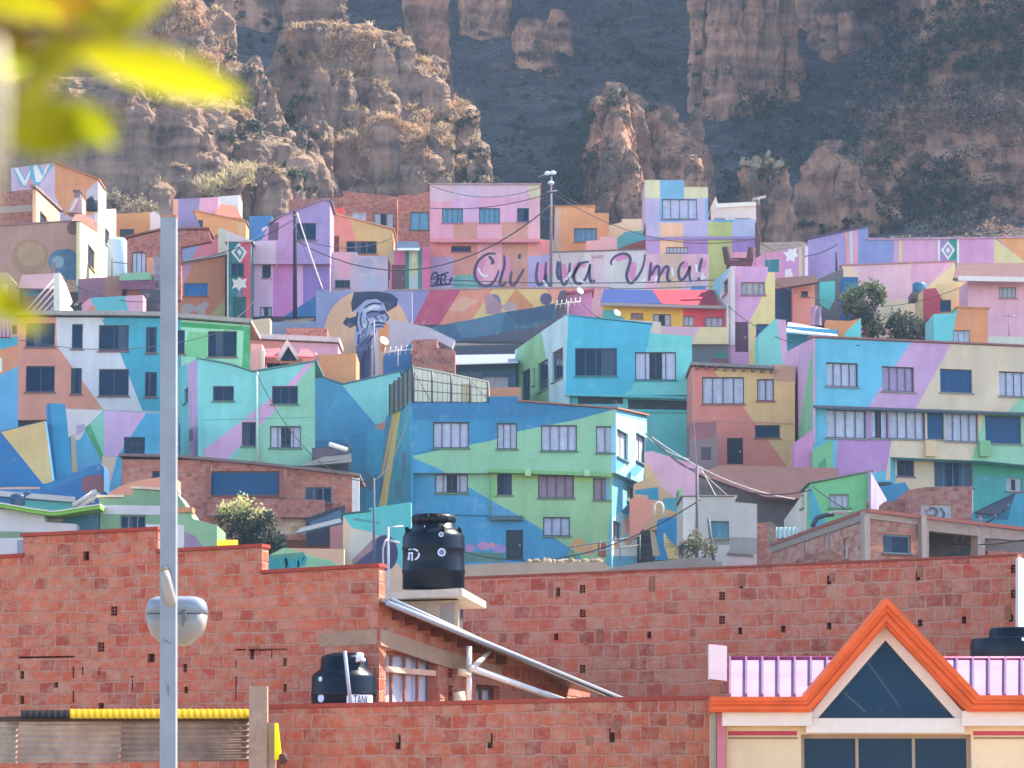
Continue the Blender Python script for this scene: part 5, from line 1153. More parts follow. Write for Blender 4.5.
# tank stand and slab
r, pl = house('tank_stand', 'plastered block holding up the big black tank slab', 'wall', 50.6, '384,602 458,600 458,720 384,720', '#a99a98', [('#8d8792', '440,604 455,602 455,640 440,640'), ('#7f5a54', '384,602 397,602 397,612 384,612')], depth=2.2)
r = empty('concrete_slab', P(425, 596, 51), 'concrete slab projecting under the big black tank', 'slab')
ct = [P(383, 592.5, 50.4), P(462, 588, 49.9), P(486, 601.5, 53.0), P(404, 604, 53.6)]
slab(r, 'deck', ct, .115, M('#b5b0b2', .95, var=.2))
# tanks
def cyl_pts(c, R, ang0, shape, off=.004):
    """shape: polygons in (s metres along the surface, height) -> points on the barrel"""
    out = []
    for s_, h in shape:
        a = ang0 + s_ / R
        out.append(Vector((c[0] + (R + off) * math.cos(a), c[1] + (R + off) * math.sin(a), c[2] + h)))
    return out
def decal(m, c, R, ang, polys, off=.004):
    for poly in polys:
        q = cyl_pts(c, R, ang, poly, off); q2 = cyl_pts(c, R, ang, poly, off - .003); n = len(q)
        m.mesh_faces(q + q2, [tuple(range(n)), tuple(range(2 * n - 1, n - 1, -1))] + [(i, (i + 1) % n, (i + 1) % n + n, i + n) for i in range(n)])
def disc(cs, ch, r_, n=14): return [(cs + r_ * math.cos(2 * math.pi * k / n), ch + r_ * math.sin(2 * math.pi * k / n)) for k in range(n)]
def tank(label, px, pyb, d, R, prof, neck_lugs=True):
    c = P(px, pyb, d)
    root = empty('water_tank', c, label, 'water tank', 'water tanks on the roofs')
    m = MB(); m.lathe(prof, c, 56); m.build('barrel', M('#04101c!', .34, var=.2, scale=8, bump=.05), root)
    return root, c
H = lambda px, d: px * K * d
R1 = H(31.5, 50.6)
hb = lambda v: H(v, 50.6)
prof = [(R1 * .98, 0), (R1, .02), (R1, hb(16)), (R1 * 1.025, hb(18)), (R1 * 1.025, hb(20)), (R1, hb(22)), (R1, hb(39)), (R1 * 1.02, hb(41)), (R1 * 1.02, hb(43)), (R1, hb(45)), (R1, hb(53)), (R1 * .94, hb(57)), (R1 * .78, hb(61.5)), (R1 * .69, hb(63)), (R1 * .68, hb(68))]
r, c1 = tank('big black ribbed water tank standing on the concrete slab', 433.5, 590, 51.3, R1, prof)
m = MB(); m.lathe([(R1 * .68, hb(67.5)), (R1 * .70, hb(69)), (R1 * .70, hb(74.5)), (R1 * .62, hb(76.5)), (R1 * .3, hb(77.3)), (.02, hb(77.3))], c1, 40)
for k in range(14):
    a = 2 * math.pi * k / 14; m.tube([c1 + Vector((R1 * .695 * math.cos(a), R1 * .695 * math.sin(a), hb(69))), c1 + Vector((R1 * .695 * math.cos(a), R1 * .695 * math.sin(a), hb(74.5)))], .012, 6)
m.build('lid', M('#03090f!', .4), r)
m = MB()
for a in (200, 250, 290, 340, 30, 90, 150):
    a = math.radians(a); q = c1 + Vector((R1 * .88 * math.cos(a), R1 * .88 * math.sin(a), hb(56)))
    m.tube([q, q + Vector((.02 * math.cos(a), .02 * math.sin(a), hb(7)))], .032, 8)
m.build('lug', M('#03090f!', .4), r)
m = MB(); ang = -math.pi / 2
s0 = math.asin(.28) * R1
for dd, d2 in ((disc(s0, hb(36), .066), disc(s0, hb(36), .045)), (disc(s0 - .01, hb(54), .04), disc(s0 - .01, hb(54), .025))):
    m = MB(); decal(m, c1, R1, ang, [dd], .006); bo = m.build('white_badge', M('#c3cedd!', .6), r)
    m = MB(); decal(m, c1, R1, ang, [d2], .0075); m.build('badge_centre', M('#5f7084!', .6), bo)
m = MB(); s1 = -math.asin(.68) * R1
arc = lambda a0, a1, r0, r1: [(s1 + r1 * 1.5 * math.cos(math.radians(a0 + (a1 - a0) * k / 8)), hb(34) + r1 * math.sin(math.radians(a0 + (a1 - a0) * k / 8))) for k in range(9)] + [(s1 + r0 * 1.5 * math.cos(math.radians(a1 + (a0 - a1) * k / 8)), hb(34) + r0 * math.sin(math.radians(a1 + (a0 - a1) * k / 8))) for k in range(9)]
decal(m, c1, R1, ang, [arc(-60, 15, .085, .105), arc(30, 120, .085, .105), [(s1 - .1, hb(29)), (s1 - .04, hb(29)), (s1 - .05, hb(36)), (s1 - .07, hb(36))], [(s1, hb(28)), (s1 + .03, hb(28)), (s1 + .02, hb(36)), (s1 - .01, hb(36))], [(s1 - .08, hb(35)), (s1 + .03, hb(35)), (s1 + .03, hb(36.5)), (s1 - .08, hb(36.5))]], .006)
m.build('emblem', M('#c9d2de!', .6), r)
# lower tank
R2 = H(32.5, 45.9); h2 = lambda v: H(v, 45.9)
prof = [(R2 * .98, 0), (R2, .02), (R2, h2(24)), (R2 * 1.02, h2(26)), (R2 * 1.02, h2(27.5)), (R2, h2(29)), (R2, h2(43)), (R2 * .96, h2(46)), (R2 * .78, h2(51)), (R2 * .73, h2(52.5)), (R2 * .72, h2(62)), (R2 * .66, h2(65)), (R2 * .36, h2(68)), (.02, h2(68.5))]
r, c2 = tank('lower black water tank with a white lettered label behind the low wall', 343.7, 721, 46.2, R2, prof)
for dd in (disc(-math.asin(.68) * R2, h2(41), .036), disc(-math.asin(.66) * R2, h2(22), .06)):
    m = MB(); decal(m, c2, R2, ang, [dd], .006); m.build('white_badge', M('#c3cedd!', .6), r)
m = MB(); sa, sb = math.asin(.14) * R2, math.asin(.9) * R2
lab = []
for k in range(20): pass
NSEG = 14
for k in range(NSEG):
    a, b = sa + (sb - sa) * k / NSEG, sa + (sb - sa) * (k + 1) / NSEG
    top = lambda s_: h2(25) + h2(4) * (1 - abs((s_ - (sa + sb) / 2) / ((sb - sa) / 2)) ** 4) - h2(1)
    decal(m, c2, R2, ang, [[(a, h2(10)), (b, h2(10)), (b, top(b)), (a, top(a))]], .006)
m.build('label_panel', M('#e9edf0!', .6), r)
cu = bpy.data.curves.new('lettering', 'FONT'); cu.body = 'TANK'; cu.size = .25; cu.extrude = .002
ob = bpy.data.objects.new('tmp_text', cu); COL.objects.link(ob)
bpy.context.view_layer.update()
me = bpy.data.meshes.new_from_object(ob.evaluated_get(bpy.context.evaluated_depsgraph_get()))
bpy.data.objects.remove(ob)
bm = bmesh.new(); bm.from_mesh(me)
mx = max(v.co.x for v in bm.verts); s0 = math.asin(.34) * R2; s1 = math.asin(.78) * R2
for v in bm.verts:
    t = v.co.x / mx; s_ = s0 + (s1 - s0) * t; a = ang + s_ / R2; rr = R2 + .0085 + v.co.z * .5
    v.co = Vector((c2.x + rr * math.cos(a), c2.y + rr * math.sin(a), c2.z + h2(15.5) + v.co.y * .78))
bm.to_mesh(me); bm.free()
link('lettering', me, r, M('#22304a'))
m = MB(); m.tube([c2 + Vector((.2, -R2 * .55, h2(64))), c2 + Vector((.27, -R2 * .6, h2(63)))], .06, 10); m.tube([c2 + Vector((.18, -R2 * .55, h2(59))), c2 + Vector((.24, -R2 * .62, h2(61))), c2 + Vector((.3, -R2 * .5, h2(60)))], .03, 8); m.build('inlet_valve', M('#dfe6ea!', .4), r)
m = MB(); m.tube([P(344.7, 651, 45.2), P(351.5, 712, 45.2)], .026, 10); tag(m.build('white_pipe', M('#a2a7ad!', .4)), 'white pipe leaning against the lower black tank', 'pipe')
R3 = H(49, 47.2); h3 = lambda v: H(v, 47.2)
r, c3 = tank('black water tank half hidden behind the pink metal roof', 1020, 690, 47.6, R3, [(R3, 0), (R3, h3(48)), (R3 * .97, h3(51)), (R3 * .62, h3(52.5)), (R3 * .6, h3(60)), (R3 * .57, h3(62)), (.02, h3(63))])
m = MB(); decal(m, c3, R3, ang, [[(-R3 * .1, h3(47)), (R3 * .2, h3(47)), (R3 * .2, h3(50)), (-R3 * .1, h3(50))]], .005); m.build('white_tag', M('#e4e7ea!'), r)
# pipes left of the big tank
m = MB(); m.tube([P(388.5, 593, 50), P(388, 527, 50)], .02, 8); m.tube([P(388, 527.5, 50), P(403, 526, 50.2)], .014, 6); m.tube([P(388, 540, 50), P(400, 543, 50)], .018, 6)
tag(m.build('water_pipe', M('#9a9aa4!', .5)), 'thin white standpipe with arms beside the big black tank', 'pipe')
m = MB(); m.tube([P(383, 580, 49.6), P(383, 548, 49.6), P(385, 541, 49.6), P(388, 539, 49.7)], .015, 8); tag(m.build('water_pipe', M('#93909c!', .5)), 'short curved white pipe left of the tall standpipe', 'pipe')
# ---- gabled house bottom right
GD = 42.0
r = empty('gabled_house', P(870, 800, 43), 'cream house with orange gable moulding, glass triangle and pink metal roof', 'house')
PGa = Plane(GD)
fasc = lambda t: None
outer = [(710, 697.5), (801, 697.5), (884, 599), (976, 696), (1060, 696)]
inner = [(710, 712.5), (809, 712.5), (884, 626), (966, 712), (1060, 712)]
def moulding(f0, f1, dfront, dback):
    m = MB(); 
    A = [(a[0] + (b[0] - a[0]) * f0, a[1] + (b[1] - a[1]) * f0) for a, b in zip(outer, inner)]
    B_ = [(a[0] + (b[0] - a[0]) * f1, a[1] + (b[1] - a[1]) * f1) for a, b in zip(outer, inner)]
    for i in range(4):
        quadp(m, PGa, [B_[i], B_[i + 1], A[i + 1], A[i]], dfront, dback)
    return m
fo = moulding(0, .28, -.34, .3)
for a, b, df in ((.28, .5, -.29), (.5, .62, -.25), (.62, .86, -.27), (.86, 1, -.22)):
    q = moulding(a, b, df, .3); fo.mesh_faces(q.v, q.f)
fo.build('fascia', M('#e0600a', .55, var=.22, scale=2.5), r)
# white boarding between fascia and glass
wall(r, Plane(GD + .05), '726,712 809,712 884,625 966,712 1060,712 1060,726 964,726 964,733 808,733 808,726 726,726', '#dfdadf', [], [], depth=.2, name='white_trim') if False else None
def boarding():
    m = MB(); pl = Plane(GD + .02)
    quadp(m, pl, [(806, 720), (818, 718), (885.5, 640), (884, 622)], .0, .25)
    quadp(m, pl, [(955, 718), (970, 720), (884, 622), (885.5, 640)], .001, .25)
    quadp(m, pl, [(806, 733), (964, 733), (964, 718.3), (806, 718.3)], -.05, .25)
    quadp(m, pl, [(722, 726), (811, 726), (811, 711), (722, 711)], -.12, .25)
    quadp(m, pl, [(961, 726), (1060, 726), (1060, 711), (961, 711)], -.121, .25)
    return m
boarding().build('white_trim', M('#ddd8de', .6, var=.06), r)
w = MB(); pl = Plane(GD + .12)
quadp(w, pl, [(817, 718), (956, 718), (956, 717), (817, 717)], -.05, .05); quadp(w, pl, [(817, 718), (819.5, 718), (885.8, 642), (885.5, 639)], -.05, .05); quadp(w, pl, [(953.5, 718), (956, 718), (885.5, 639), (885.2, 642)], -.05, .05)
wf = w.build('window', M('#3a4654', .5), r)
g = MB(); a = [pl.uz(*p) for p in ((817, 718), (956, 718), (885.5, 640))]
g.mesh_faces([pl.w(*p, .0) for p in a] + [pl.w(*p, .012) for p in a], [(0, 1, 2), (5, 4, 3), (0, 3, 4, 1), (1, 4, 5, 2), (2, 5, 3, 0)]); 
GLASS_GABLE = mat_glass('tinted_gable_glass', (.006, .045, .095, 1), .3)
g.build('pane', GLASS_GABLE, wf)
wall(r, Plane(GD + .85), '802,721 967,721 884.5,622', '#1c2a3a!', depth=.05, name='attic_dark_sheet')  # added dark sheet standing in for the unlit attic behind the pane
m = MB(); m.pbox(pl, *pl.uz(879, 717), *pl.uz(884, 707), .05, .12); m.build('latch_box', M('#9fb0c2'), wf)
m = MB(); m.tube([pl.w(*pl.uz(868, 660), .25), pl.w(*pl.uz(902, 706), .25)], .012, 6); m.tube([pl.w(*pl.uz(846, 692), .25), pl.w(*pl.uz(868, 712), .25)], .012, 6); m.build('reflection_line', M('#b9c6d6'), wf)  # pale tubes stand in for diagonal reflections in the glass
# lower storey
PC = Plane(GD + .14)
hs = [window(r, PC, 801, 734.5, 971, 830, 3, 'd', frame='#a39284', fw=.05, sill=False)]
wall(r, PC, '717,713 1060,713 1060,900 717,900', '#e2cdb0', [('#c03a58', '728,731 797,731 797,735.5 728,735.5'), ('#c03a58', '973,731 1060,731 1060,735.5 973,735.5'), ('#c78a92', '717,711 726.5,711 726.5,900 717,900')], hs, depth=6, name='wall')
m = MB()
for k in range(23): m.lathe([(.012, -.012), (.02, 0), (.012, .012)], PC.w(*PC.uz(730 + k * 3, 738), -.012), 8)
for k in range(24): m.lathe([(.012, -.012), (.02, 0), (.012, .012)], PC.w(*PC.uz(975 + k * 3, 738), -.012), 8)
m.build('bead_trim', M('#a7836a'), r)
m = MB(); quadp(m, Plane(GD + .05), [(717, 900), (726, 900), (726, 712.7), (717, 712.7)], 0, .08); m.build('corner_pilaster', M('#bd7088'), r)
m = MB(); quadp(m, Plane(GD + .1), [(711.5, 900), (716.5, 900), (716, 712.7), (711.5, 712.7)], 0, .2); m.build('downpipe', M('#9d9a94'), r)
# roof
def roofp(x, t): 
    a = P(x, 697, GD + .05); b = P(x, 659.5, GD + 2.6); return a + (b - a) * t
nR = (P(800, 697, GD + .05) - P(900, 697, GD + .05)).cross(P(800, 659.5, GD + 2.6) - P(800, 697, GD + .05)).normalized()
if nR.z < 0: nR = -nR
for q in ([roofp(729, 0), roofp(803, 0), roofp(840, 1), roofp(729, 1)], [roofp(973, 0), roofp(1070, 0), roofp(1070, 1), roofp(932, 1)]):
    m = MB(); m.hexa([p - nR * .05 for p in q] + q); m.build('roof', M('#9c8091!', .55, .1, var=.2, scale=1.5), r)
m = MB()
for k in range(22):
    x = 730 + 16.2 * k
    if x < 836: t0 = max(0, (x - 801) / 37)
    elif x > 936: t0 = max(0, (975 - x) / 41)
    else: continue
    a, b = roofp(x, t0), roofp(x, 1); s_ = Vector((.014, 0, 0))
    m.hexa([a - s_, a + s_, b + s_, b - s_, a - s_ + nR * .045, a + s_ + nR * .045, b + s_ + nR * .045, b - s_ + nR * .045])
m.build('roof_seams', M('#7a5878!', .5, .1), r)
m = MB(); m.tube([roofp(727, 1.0), roofp(1072, 1.0)], .045, 8); m.build('ridge_cap', M('#93336c', .5), r)
# gable return roofs (the dormer running back)
m = MB()
for s_ in (0, 1):
    a, b = (P(884, 600.5, GD - .2), P(801 if s_ == 0 else 976, 698.5, GD - .2))
    bk = Vector((0, .35, 0)); m.hexa([a, b, b + bk * .2, a + bk, a - Vector((0, 0, .06)), b - Vector((0, 0, .06)), b + bk * .2 - Vector((0, 0, .06)), a + bk - Vector((0, 0, .06))])
m.build('dormer_roof', M('#a87a98!', .45, .1), r)
# little parapet post
o = empty('roof_post', P(719, 690, GD + .6), 'white capped parapet post at the end of the pink metal roof', 'post')
m = MB(); pl = Plane(GD + .5); quadp(m, pl, [(709.5, 679), (727, 681), (727, 646), (709.5, 644)], 0, .3); m.build('post_panel', M('#e8d3cf!', .8, var=.08), o)
m = MB(); quadp(m, Plane(GD + .55), [(711, 697), (720, 697), (720, 681), (711, 681)], 0, .22); quadp(m, Plane(GD + .53), [(709.5, 684), (722.5, 685), (722.5, 681.5), (709.5, 680)], 0, .3); m.build('brick_pedestal', M('#9d6a5a'), o)

# ---- street lamp
r = empty('street_lamp', P(168, 960, 30), 'grey square steel lamp post with rounded lamp head', 'street lamp')
b = P(167.3, 1000, 30); t = P(168.2, 217, 30)
zb = 0.0; hw = H(8.1, 30)
m = MB()
vs = []
for p, z in ((b, zb), (t, t.z)):
    for sx, sy in ((-1, -1), (1, -1), (1, 1), (-1, 1)):
        for k in range(3):
            a = math.atan2(sy, sx) + (k - 1) * math.pi / 4
            rr = .012
            vs.append(Vector((p.x + sx * (hw - rr) + rr * math.cos(a), 30 + .075 + sy * (hw - rr) + rr * math.sin(a), z)))
n = 12
m.mesh_faces(vs, [(i, (i + 1) % n, (i + 1) % n + n, i + n) for i in range(n)] + [tuple(range(n - 1, -1, -1)), tuple(range(n, 2 * n))])
m.build('pole', M('#8a8f94!', .6, .1, var=.2, scale=1.6), r)
m = MB(); m.box(t.x - hw * 1.05, 30.075 - hw * 1.05, t.z, t.x + hw * 1.05, 30.075 + hw * 1.05, t.z + .02); m.build('cap', M('#a97f6a'), r)
def loft(m, rows, c, n=48, e=.42):
    """rounded-box sections: (z, half width, half depth)"""
    vs = []; fs = []
    for z, a, b in rows:
        for k in range(n):
            an = 2 * math.pi * k / n; ca, sa = math.cos(an), math.sin(an)
            vs.append((c[0] + a * math.copysign(abs(ca) ** e, ca), c[1] + b * math.copysign(abs(sa) ** e, sa), c[2] + z))
    for i in range(len(rows) - 1):
        for k in range(n):
            k2 = (k + 1) % n; fs.append((i * n + k, i * n + k2, (i + 1) * n + k2, (i + 1) * n + k))
    fs.append(tuple(range(n - 1, -1, -1))); fs.append(tuple(range((len(rows) - 1) * n, len(rows) * n)))
    m.mesh_faces(vs, fs, smooth=True)
c = P(177, 614, 30.45); q = lambda v: H(v, 30.45)
m = MB(); loft(m, [(q(0), q(30.3), .2), (q(7), q(29.6), .2), (q(12), q(28), .19), (q(15), q(25), .17), (q(16.8), q(20), .13), (q(17.3), q(10), .06)], c); m.build('lamp_housing', M('#868f99!', .4, .1, var=.06), r)
m = MB(); loft(m, [(q(-32), q(8), .06), (q(-30), q(14), .1), (q(-27), q(17), .13), (q(-24), q(21), .15), (q(-22), q(24.5), .17), (q(-12), q(28.6), .19), (q(-1.2), q(30), .2)], c); m.build('diffuser', M('#948e87!', .3, var=.08), r)
m = MB(); loft(m, [(q(-1.2), q(29.2), .193), (q(0), q(29.2), .193)], c); m.build('seal', M('#4b5a6c'), r)
m = MB(); m.tube([c + Vector((q(11), -.21, q(3))), c + Vector((q(10), -.21, q(-9)))], .008, 6); m.tube([c + Vector((q(8), -.21, q(2))), c + Vector((q(8.5), -.2, q(-14)))], .007, 6); m.build('latch', M('#7a7f8a'), r)
m = MB(); m.tube([P(164.6, 570, 30.0), P(166, 580, 29.985), P(168.5, 592, 29.985), P(170.5, 601, 30.01), P(171.5, 610, 30.35)], [.045, .05, .054, .056, .056], 14); m.build('arm', M('#9d958a!', .6, .1, var=.15), r)
m = MB(); m.tube([P(164.3, 568, 30.0), P(164.6, 571, 29.998)], .047, 14); m.build('arm_end', M('#8b8580'), r)
g = MB(); pl = Plane(29.995); 
for p_ in ['166,684 169,686 167,689 170,690', '166,691 169,692 168,695', '163,639 167,642 171,643']: ribbon(g, pl, pts(p_), .006, -.001, .0008)
g.build('scribble', M('#4a5468'), r)
# =================================================================== TERRAIN, CLIFFS, PLANTS
ANCH = [(50, -.1), (88, 5.3), (110, 7.8), (130, 8.0), (150, 9.5), (160, 11), (170, 15), (178, 17), (190, 24.5), (200, 28.5), (218, 34), (229, 37.5), (245, 42.5), (262, 47.5), (300, 57), (350, 77), (400, 99), (432, 118)]
def hill_z(x, y):
    for (a, za), (b, zb) in zip(ANCH, ANCH[1:]):
        if a <= y <= b:
            z = za + (zb - za) * (y - a) / (b - a); break
    else:
        z = -.1
        if y > 300:
            rd = 340; t = min(1, (y - 432) / 68); z = 118 + (rd - 118) * t ** .8  # unseen ridge added above the frame, raised to shade the scree
    if y > 270:
        fl = min(1, max(0, (x - 57) / 16)); fl = fl * fl * (3 - 2 * fl); fy = min(1, max(0, (y - 272) / 30)); fl *= fy * fy * (3 - 2 * fy)
        fh = 130 + 175 * min(1, max(0, (y - 318) / 120)); z = z + (max(z, fh) - z) * fl  # unseen flank added beyond the right frame edge to shade towers and scree
    if y > 255:
        t = min(1, (y - 255) / 40)
        v = Vector((x * .03, y * .012, 3.1))
        z += t * (5 * noise.noise(v) + 3.2 * abs(noise.noise(Vector((x * .09, y * .025, 8)))) + .9 * noise.noise(Vector((x * .3, y * .2, 1))) + .5 * noise.noise(Vector((x * .8, y * .6, 1))))
    return z
def mat_ground():
    m, nt, b = new_mat('dry_earth')
    N = nt.nodes; L = nt.links
    tc = N.new('ShaderNodeTexCoord')
    n1 = N.new('ShaderNodeTexNoise'); n1.inputs['Scale'].default_value = .18; n1.inputs['Detail'].default_value = 10; n1.inputs['Roughness'].default_value = .7
    n2 = N.new('ShaderNodeTexNoise'); n2.inputs['Scale'].default_value = 1.6; n2.inputs['Detail'].default_value = 8; n2.inputs['Roughness'].default_value = .75
    L.new(tc.outputs['Object'], n1.inputs['Vector']); L.new(tc.outputs['Object'], n2.inputs['Vector'])
    cr = N.new('ShaderNodeValToRGB'); e = cr.color_ramp.elements
    e[0].position = .3; e[0].color = (.026, .022, .02, 1); e[1].position = .72; e[1].color = (.15, .108, .085, 1)
    x = cr.color_ramp.elements.new(.5); x.color = (.072, .056, .047, 1)
    L.new(n1.outputs['Fac'], cr.inputs[0])
    mx = N.new('ShaderNodeMix'); mx.data_type = 'RGBA'; mx.blend_type = 'MULTIPLY'; mx.inputs[0].default_value = .55
    L.new(cr.outputs[0], mx.inputs[6]); L.new(n2.outputs['Fac'], mx.inputs[7])
    vo = N.new('ShaderNodeTexVoronoi'); vo.inputs['Scale'].default_value = 2.2; L.new(tc.outputs['Object'], vo.inputs['Vector'])
    sp_ = N.new('ShaderNodeSeparateColor'); L.new(vo.outputs['Color'], sp_.inputs[0])
    vr = N.new('ShaderNodeMapRange'); vr.inputs[3].default_value = .55; vr.inputs[4].default_value = 1.7; L.new(sp_.outputs[0], vr.inputs[0])
    hs = N.new('ShaderNodeHueSaturation'); hs.inputs['Saturation'].default_value = .9
    L.new(vr.outputs[0], hs.inputs['Value']); L.new(mx.outputs[2], hs.inputs['Color'])
    L.new(hs.outputs[0], b.inputs['Base Color']); b.inputs['Roughness'].default_value = 1
    bp = N.new('ShaderNodeBump'); bp.inputs['Strength'].default_value = .8; bp.inputs['Distance'].default_value = .5
    L.new(n2.outputs['Fac'], bp.inputs['Height']); L.new(bp.outputs[0], b.inputs['Normal'])
    return m
EARTH = mat_ground()
def grid(name, xs, ys, fz, mat):
    vs = [(x, y, fz(x, y)) for y in ys for x in xs]; nx = len(xs)
    fs = [(j * nx + i, j * nx + i + 1, (j + 1) * nx + i + 1, (j + 1) * nx + i) for j in range(len(ys) - 1) for i in range(nx - 1)]
    me = bpy.data.meshes.new(name); me.from_pydata(vs, [], fs); me.polygons.foreach_set('use_smooth', [True] * len(fs)); me.update()
    o = link(name, me, None, mat); o['kind'] = 'structure'; return o
grid('ground', [-3000, -300, 0, 300, 3000], [-3000, -200, 0, 49, 300, 3000], lambda x, y: -.3 if y > 40 else 0.0, M('#8f857c', .95, var=.25, scale=.4, bump=.3))
grid('hill', [-330 + 2.0 * i for i in range(331)], [49 + 5.5 * i for i in range(38)] + [256 + 1.8 * i for i in range(125)] + [485, 500, 530, 570, 620], hill_z, EARTH)

def mat_rock(name, light, dark, grass, scrub_shade=.75):
    m, nt, b = new_mat(name)
    N = nt.nodes; L = nt.links
    tc = N.new('ShaderNodeTexCoord'); geo = N.new('ShaderNodeNewGeometry')
    mp = N.new('ShaderNodeMapping'); mp.inputs['Scale'].default_value = (1, 1, .16); L.new(tc.outputs['Object'], mp.inputs['Vector'])
    n1 = N.new('ShaderNodeTexNoise'); n1.inputs['Scale'].default_value = .55; n1.inputs['Detail'].default_value = 10; n1.inputs['Roughness'].default_value = .66
    L.new(mp.outputs[0], n1.inputs['Vector'])
    mp2 = N.new('ShaderNodeMapping'); mp2.inputs['Scale'].default_value = (.12, .12, 1.1); L.new(tc.outputs['Object'], mp2.inputs['Vector'])
    n2 = N.new('ShaderNodeTexNoise'); n2.inputs['Scale'].default_value = .7; n2.inputs['Detail'].default_value = 6; L.new(mp2.outputs[0], n2.inputs['Vector'])
    n3 = N.new('ShaderNodeTexNoise'); n3.inputs['Scale'].default_value = .9; n3.inputs['Detail'].default_value = 12; n3.inputs['Roughness'].default_value = .72; L.new(tc.outputs['Object'], n3.inputs['Vector'])
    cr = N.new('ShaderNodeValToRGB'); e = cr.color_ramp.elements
    e[0].position = .39; e[0].color = dark; e[1].position = .60; e[1].color = light  # wide tone range: dark streaks replace shade contrast missing between the lobes
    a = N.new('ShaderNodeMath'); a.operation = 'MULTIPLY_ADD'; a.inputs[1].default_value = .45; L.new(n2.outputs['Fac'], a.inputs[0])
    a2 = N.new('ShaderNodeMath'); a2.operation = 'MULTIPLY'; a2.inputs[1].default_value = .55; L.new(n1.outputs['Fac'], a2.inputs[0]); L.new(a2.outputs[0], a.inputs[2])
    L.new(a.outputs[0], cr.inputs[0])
    sep = N.new('ShaderNodeSeparateXYZ'); L.new(geo.outputs['Normal'], sep.inputs[0])
    am = N.new('ShaderNodeMath'); am.operation = 'MULTIPLY_ADD'; am.inputs[1].default_value = .9; L.new(n3.outputs['Fac'], am.inputs[0]); L.new(sep.outputs['Z'], am.inputs[2])
    gr = N.new('ShaderNodeMapRange'); gr.inputs[1].default_value = .95; gr.inputs[2].default_value = 1.2; L.new(am.outputs[0], gr.inputs[0])
    mx = N.new('ShaderNodeMix'); mx.data_type = 'RGBA'; L.new(gr.outputs[0], mx.inputs[0]); L.new(cr.outputs[0], mx.inputs[6]); mx.inputs[7].default_value = grass
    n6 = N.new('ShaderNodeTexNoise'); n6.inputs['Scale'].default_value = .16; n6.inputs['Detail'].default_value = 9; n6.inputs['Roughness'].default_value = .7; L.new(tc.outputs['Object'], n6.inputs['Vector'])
    r6 = N.new('ShaderNodeMapRange'); r6.inputs[1].default_value = .52; r6.inputs[2].default_value = .62; r6.inputs[4].default_value = scrub_shade; L.new(n6.outputs['Fac'], r6.inputs[0])
    m6 = N.new('ShaderNodeMix'); m6.data_type = 'RGBA'; m6.inputs[7].default_value = (.05, .05, .036, 1); L.new(r6.outputs[0], m6.inputs[0]); L.new(mx.outputs[2], m6.inputs[6])  # dark scrub patches that also stand in for shade in the gaps
    L.new(m6.outputs[2], b.inputs['Base Color']); b.inputs['Roughness'].default_value = 1
    bp = N.new('ShaderNodeBump'); bp.inputs['Strength'].default_value = 1; bp.inputs['Distance'].default_value = .55
    ah = N.new('ShaderNodeMath'); L.new(n1.outputs['Fac'], ah.inputs[0]); L.new(n3.outputs['Fac'], ah.inputs[1]); L.new(ah.outputs[0], bp.inputs['Height']); L.new(bp.outputs[0], b.inputs['Normal'])
    return m
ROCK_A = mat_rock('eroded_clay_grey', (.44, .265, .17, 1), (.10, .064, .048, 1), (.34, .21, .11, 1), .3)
ROCK_B = mat_rock('eroded_clay_brown', (.58, .285, .165, 1), (.14, .072, .047, 1), (.13, .095, .065, 1))

